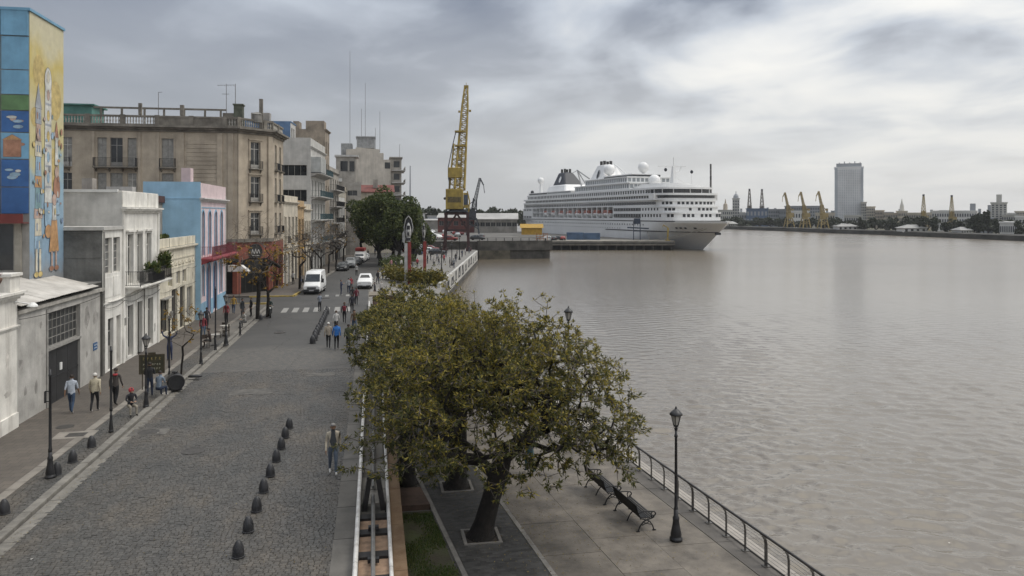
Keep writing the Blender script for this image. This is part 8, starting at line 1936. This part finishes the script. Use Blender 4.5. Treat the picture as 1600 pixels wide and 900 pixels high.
pale, cream_, gry, blu, wh_, tan_ = fm_('pale',(0.40,0.39,0.36)), fm_('cream',(0.42,0.38,0.31)), fm_('grey',(0.25,0.26,0.275)), fm_('blue',(0.09,0.125,0.19)), fm_('white',(0.55,0.54,0.52)), fm_('tan',(0.34,0.29,0.23))
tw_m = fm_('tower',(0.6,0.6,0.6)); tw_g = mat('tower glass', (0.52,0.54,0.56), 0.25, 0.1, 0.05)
def tower_x(t, w, h, s):
    MB().box(w*0.06,1,h+0.8,w*0.94,12,h+3.6).build('roof_storey', gry, t); MB().box(0.0,-0.6,0,w*0.10,-0.3,h).build('corner_fin', fm_('fin',(0.34,0.36,0.385)), t); MB().box(w*0.93,-0.6,0,w,-0.3,h).build('corner_fin', fm_('fin',(0,)*3), t)
    for k in range(5): MB().box(w*(0.15+k*0.18),2,h+3.6,w*(0.15+k*0.18)+0.7,3,h+4.4+k%2*0.8).build('roof_mast', gry, t)
block('office_tower', 'tall pale glass office tower across the river', 1304,1345,262.5,160, tw_m, 30, 13, tw_g, 30, wfrac=0.62, hfrac=0.55, extra=tower_x)
def dome_x(t, w, h, s): MB().lathe([(w*0.4,0),(w*0.36,2),(w*0.2,3.5),(0.3,4.2),(0.3,6)],10,(w/2,8,h+0.8)).build('dome', gry, t)
block('silo_tower', 'slim pale tower with dark domed cap left of the far cranes', 1144.5,1155,311,60, pale, 8, 3, extra=dome_x, dep=10)
def spire_x(t, w, h, s): MB().lathe([(w*0.16,0),(w*0.14,5),(w*0.06,6),(0.2,10)],8,(w*0.5,8,h+0.8)).build('spire', tan_, t)
block('church', 'pale low church with thin spire just right of the ship bow', 1122,1144,329,80, pale, 3, 7, extra=spire_x)
block('blue_warehouse', 'blue-grey warehouse below the pair of dark mast cranes', 1166,1198,327,70, blu, 2, 6, gry)
block('grey_block', 'grey low office block right of the blue warehouse', 1198.5,1216,328,85, gry, 4, 7)
block('grey_block', 'dark grey block with roof hut left of the yellow cranes', 1216.5,1229,328,80, fm_('dark grey',(0.15,0.16,0.17)), 3, 5)
block('grey_block', 'grey stepped building behind the three yellow cranes', 1226,1280,323,190, gry, 5, 16); block('white_warehouse', 'white warehouse between the yellow cranes', 1229.5,1262,331,60, wh_, 2, 8); block('cream_block', 'cream low building under the third yellow crane', 1274,1302,334,50, cream_, 2, 8)
block('pale_block', 'stepped pale block against the right side of the tower', 1345.5,1353,317,150, pale, 8, 3); block('pale_block', 'cream building stepping down beside the pale block', 1353.5,1366,324,150, cream_, 6, 5); block('cream_block', 'tan building of middle height right of the stepped pair', 1366.5,1380,330,140, tan_, 4, 6); block('pale_block', 'low pale house row in front of the tower foot', 1319,1345,338,60, pale, 2, 8); block('pale_block', 'low tan houses left of the church spire', 1380.5,1400,334,130, tan_, 3, 8)
block('church', 'long cream hall with tapering pale spire', 1400.5,1416,331,140, cream_, 3, 6, extra=lambda t,w,h,s: MB().lathe([(w*0.22,0),(w*0.18,4),(w*0.08,6),(0.15,9)],8,(w*0.5,8,h+0.8)).build('spire', pale, t))
block('long_hall', 'long cream hall with many windows, left of the white one', 1416.5,1455,334,110, cream_, 3, 16); block('long_hall', 'long white hall with grid windows behind the far yellow crane', 1456,1516,331,90, wh_, 3, 18, extra=lambda t,w,h,s: MB().box(w*0.86,2,h+0.8,w*0.98,12,h+5).build('roof_house', gry, t))
block('apartment_tower', 'pale apartment tower with roof hut near the right edge', 1548.5,1569.5,318,110, pale, 11, 4, dep=16, extra=lambda t,w,h,s: MB().box(w*0.33,3,h+0.8,w*0.68,11,h+5.5).build('roof_house', pale, t))
block('pale_block', 'pale low block right of the apartment tower', 1565,1586,337,100, pale, 3, 7); block('white_warehouse', 'white low building at the right picture edge', 1586.5,1625,340,60, wh_, 2, 9); block('white_warehouse', 'white shed behind the waterside palms at far right', 1562,1584,349,22, wh_, 1, 8); block('pale_block', 'grey-white building below the tall dark poplars', 1526,1548,342,60, gry, 2, 6)
block('pale_block', 'pale houses seen just left of the silo tower', 1130,1144,333,120, cream_, 3, 5); block('pale_block', 'small pale house right of the silo tower', 1156,1166,334,70, wh_, 2, 4)
rk = random.Random(55); pos_ = 1128; kk = 0; names_ = ['white','grey','cream','tan','pale']
while pos_ < 1610:
    w_ = rk.uniform(8,17); c_ = rk.randrange(5); yt_ = rk.uniform(329,337)
    block('city_block', f"{ORD[kk] if kk < 24 else ['twenty-fifth','twenty-sixth','twenty-seventh','twenty-eighth','twenty-ninth','thirtieth','thirty-first','thirty-second','thirty-third','thirty-fourth','thirty-fifth','thirty-sixth','thirty-seventh','thirty-eighth','thirty-ninth','fortieth'][min(15,kk-24)]} hazy {names_[c_]} block of the distant skyline, counted from the ship", pos_, pos_+w_, yt_, 240+rk.uniform(0,60), [wh_,gry,cream_,tan_,pale][c_], 5, max(3,int(w_/2)), dep=14, group='hazy skyline blocks', extra=(lambda t,w,h,s: MB().box(w*0.3,2,h+0.8,w*0.6,8,h+rk.uniform(3,6)).build('roof_house', gry, t)) if rk.random() < 0.5 else None); pos_ += w_*rk.uniform(0.9,1.5); kk += 1
def hip_house(label, px0, px1, ytop, yb, wm, rm):
    Yc = bankY((px0+px1)/2)+9; q = at(px0,335,Yc); w = (px1-px0)*Yc/FOC; h = CAM_H+(HOR-ytop)*Yc/FOC; t = thing('boathouse', label, 'boathouse', (q.x,q.y,-0.6), -YAW); h = max(3.5, h+0.6)
    wall(t, (0,0,0), w, 0, h*0.55, [(w*(k+0.25)/4,0.3,w*0.12,h*0.35) for k in range(4)], wm)
    for k in range(4): win(t, (0,0,0), w*(k+0.25)/4,0.3,w*0.12,h*0.35,'wide',M_dkframe,M_pane)
    m = MB(); m.quad((0,0,0),(0,8,0),(0,8,h*.55),(0,0,h*.55)); m.quad((w,0,0),(w,8,0),(w,8,h*.55),(w,0,h*.55)); m.build('side_wall', wm, t)
    m = MB(); i = m.V((-0.8,-0.8,h*.55),(w+.8,-.8,h*.55),(w+.8,8.8,h*.55),(-.8,8.8,h*.55),(w*.3,4,h),(w*.7,4,h)); m.F(i,i+1,i+5,i+4); m.F(i+2,i+3,i+4,i+5); m.F(i+1,i+2,i+5); m.F(i+3,i,i+4); m.build('roof', rm, t)
hip_house('pale-roofed boathouse on the far bank below the office tower', 1310,1340,349,358, wh_, mat('far pale roof',(0.32,0.315,0.30),0.7,0.1,0.1)); hip_house('white boathouse with hipped roof right of the church spire', 1412,1448,351,362, wh_, mat('far pale roof',(0,)*3)); hip_house('small pale canopy shelter at the foot of the dark poplars', 1502,1518,357,363, wh_, mat('far pale roof',(0,)*3)); hip_house('little white shelter near the ship bow', 1138,1152,346,354, pale, mat('far pale roof',(0,)*3))
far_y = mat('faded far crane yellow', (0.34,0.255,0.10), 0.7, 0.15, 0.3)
for k, px in enumerate((1233,1258,1286)):
    Y = bankY(px)+10; q = at(px,335,Y); small_crane(f"{['left','middle','right'][k]} one of three yellow cranes across the river", (q.x,q.y,-0.6), -YAW+0.1, Y/540*(0.92+0.03*k)*0.84, far_y, group='yellow cranes across the river')
for k, px in enumerate((1443,1487)):
    Y = bankY(px)+60; q = at(px,335,Y); small_crane(f"slim yellow mast crane, {'left' if k == 0 else 'right'} of the pair by the long halls", (q.x,q.y,-0.6), -YAW, Y/540*0.74, far_y, jib='mast', group='mast cranes by the halls')
for k, px in enumerate((1171,1190.5)):
    Y = bankY(px)+95; q = at(px,335,Y); small_crane(f"dark mast crane, {'left' if k == 0 else 'right'} of the pair above the blue warehouse", (q.x,q.y,-0.6), -YAW, Y/540*0.75, mat('far dark crane',(0.12,0.10,0.085),0.7,0.1), jib='mast', group='dark mast cranes')
Y = 470; q = at(1110.5,335,Y); t = thing('chimney_stack', 'thin dark banded chimney rising behind the ship bridge', 'chimney', (q.x,q.y,-1.2)); H_ = 9.2+(335-256)*Y/FOC+1.2
for k in range(12): MB().cyl((0,0,H_*k/12),(0,0,H_*(k+0.97)/12),0.75-0.02*k,0.74-0.02*k,10).build('stack_ring', mat('dark stack',(0.06,0.055,0.05),0.7,0.1) if k % 2 else mat('grey stack',(0.13,0.12,0.11),0.7,0.1), t)
q = at(641,335,330); t = thing('radio_mast', 'thin grey mast right of the big street tree', 'mast', (q.x,q.y,2.1)); MB().lathe([(0.55,0),(0.4,12),(0.3,20),(0.22,28)],8).build('mast_pole', gry, t); MB().box(-1.2,-0.6,0,1.2,0.6,2.5).build('base_hut', gry, t)
leaf_far = leafmat('far tree leaf', (0.018,0.024,0.014), (0.038,0.046,0.025), (0.05,0.06,0.03), 0.2, 0.1)
rg = random.Random(91)
def far_tree(label, px, ytop, wpx, back, k, tall=False):
    Yc = bankY(px)+back; q = at(px,335,Yc); h = max(5, CAM_H+(HOR-ytop)*Yc/FOC+1.0); r = wpx*Yc/FOC/2
    clump_tree('bank_tree', label, q.x, q.y, -1.0, h, r, r*0.8, 100+k, leaf_far, 9 if not tall else 8, 750, max(1.1, r*0.24), 0.08, 1, 'trees on the far bank', rb=0.5)
k = 0; px = 1128
sp = []
while px < 1610:
    wd = rg.uniform(15,24); sp.append((px+wd/2, rg.uniform(338,344.5), wd*1.45)); px += wd*0.8
for (p, yt, wd) in sp:
    if 1236 < p < 1300: yt += 2
    far_tree(f"{ORD[k] if k < 24 else 'rightmost'} round dark tree along the far bank, counted from the ship bow" if k < 24 else f"dark bank tree {['beside the white shed','near the right picture edge','at the right picture edge','cut by the right picture edge','last before the right picture edge','past the palms'][min(5,k-24)]}", p, yt, wd, rg.uniform(12,40), k); k += 1
for j, (p, yt, wd) in enumerate(((1522,334,15),(1530,330,13),(1537,329.5,13),(1544,332,12),(1517,338,16),(1556,340,18))): far_tree(f"{ORD[j]} tall dark poplar of the cluster left of the apartment tower", p, yt, wd, 16+3*j, 60+j, True)
for j, (p, yt, wd) in enumerate(((1395,338,22),(1390,341,18),(1347,340,18))): far_tree(['large dark tree left of the white boathouse','smaller dark tree beside the large one by the boathouse','dark tree at the foot of the stepped pale blocks'][j], p, yt, wd, 10+4*j, 70+j)
# wooded skyline behind the port on the left and behind the ship
for j in range(16):
    px = 640+j*12.5; Yc = 430+rg.uniform(-25,60); q = at(px,335,Yc); h = CAM_H+(HOR-rg.uniform(324,330))*Yc/FOC-1
    clump_tree('yard_tree', f"{ORD[j]} tree of the wooded skyline behind the sheds, counted from the left", q.x, q.y, 1.5, h, rg.uniform(5,8), 6, 200+j, leaf_far, 9, 700, 1.7, 0.1, 1, 'trees behind the port sheds', rb=0.4)
for j, (p0, p1, yt) in enumerate(((646,664,334),(668,690,338),(700,730,331))):
    q = at(p0,335,410-j*20); w = (p1-p0)*(410-j*20)/FOC; t = thing('yard_building', ['low white building far behind the car park','grey low building behind the parked cars','pale flat building seen through the crane legs'][j], 'building', (q.x,q.y,2.1), -YAW); h = 9.2-(yt-335)*(410-j*20)/FOC-2.1; wall(t,(0,0,0),w,0,h,[(w*(k_+.3)/4,h*.4,w*.1,h*.3) for k_ in range(4)],[wh_,gry,pale][j]); [win(t,(0,0,0),w*(k_+.3)/4,h*.4,w*.1,h*.3,'wide',M_greyframe) for k_ in range(4)]; MB().box(-0.3,-0.3,h,w+0.3,9,h+0.4).build('roof', rf, t); MB().box(0,0.02,0,w,8.8,h-0.01).build('body', [wh_,gry,pale][j], t) if False else None

# ------------------------------------------------------------------ haze over river and port
hm = bpy.data.materials.new('river haze'); hm.use_nodes = True; hm.node_tree.nodes.clear()
ho = hm.node_tree.nodes.new('ShaderNodeOutputMaterial'); hv = hm.node_tree.nodes.new('ShaderNodeVolumePrincipled'); hv.inputs['Color'].default_value = (0.9,0.92,0.95,1); hv.inputs['Density'].default_value = 0.00012
hm.node_tree.links.new(hv.outputs[0], ho.inputs['Volume'])
hz_ = MB(); hz_.box(-820,-80,-7,2620,2620,95); stuff(hz_.build('haze', hm))
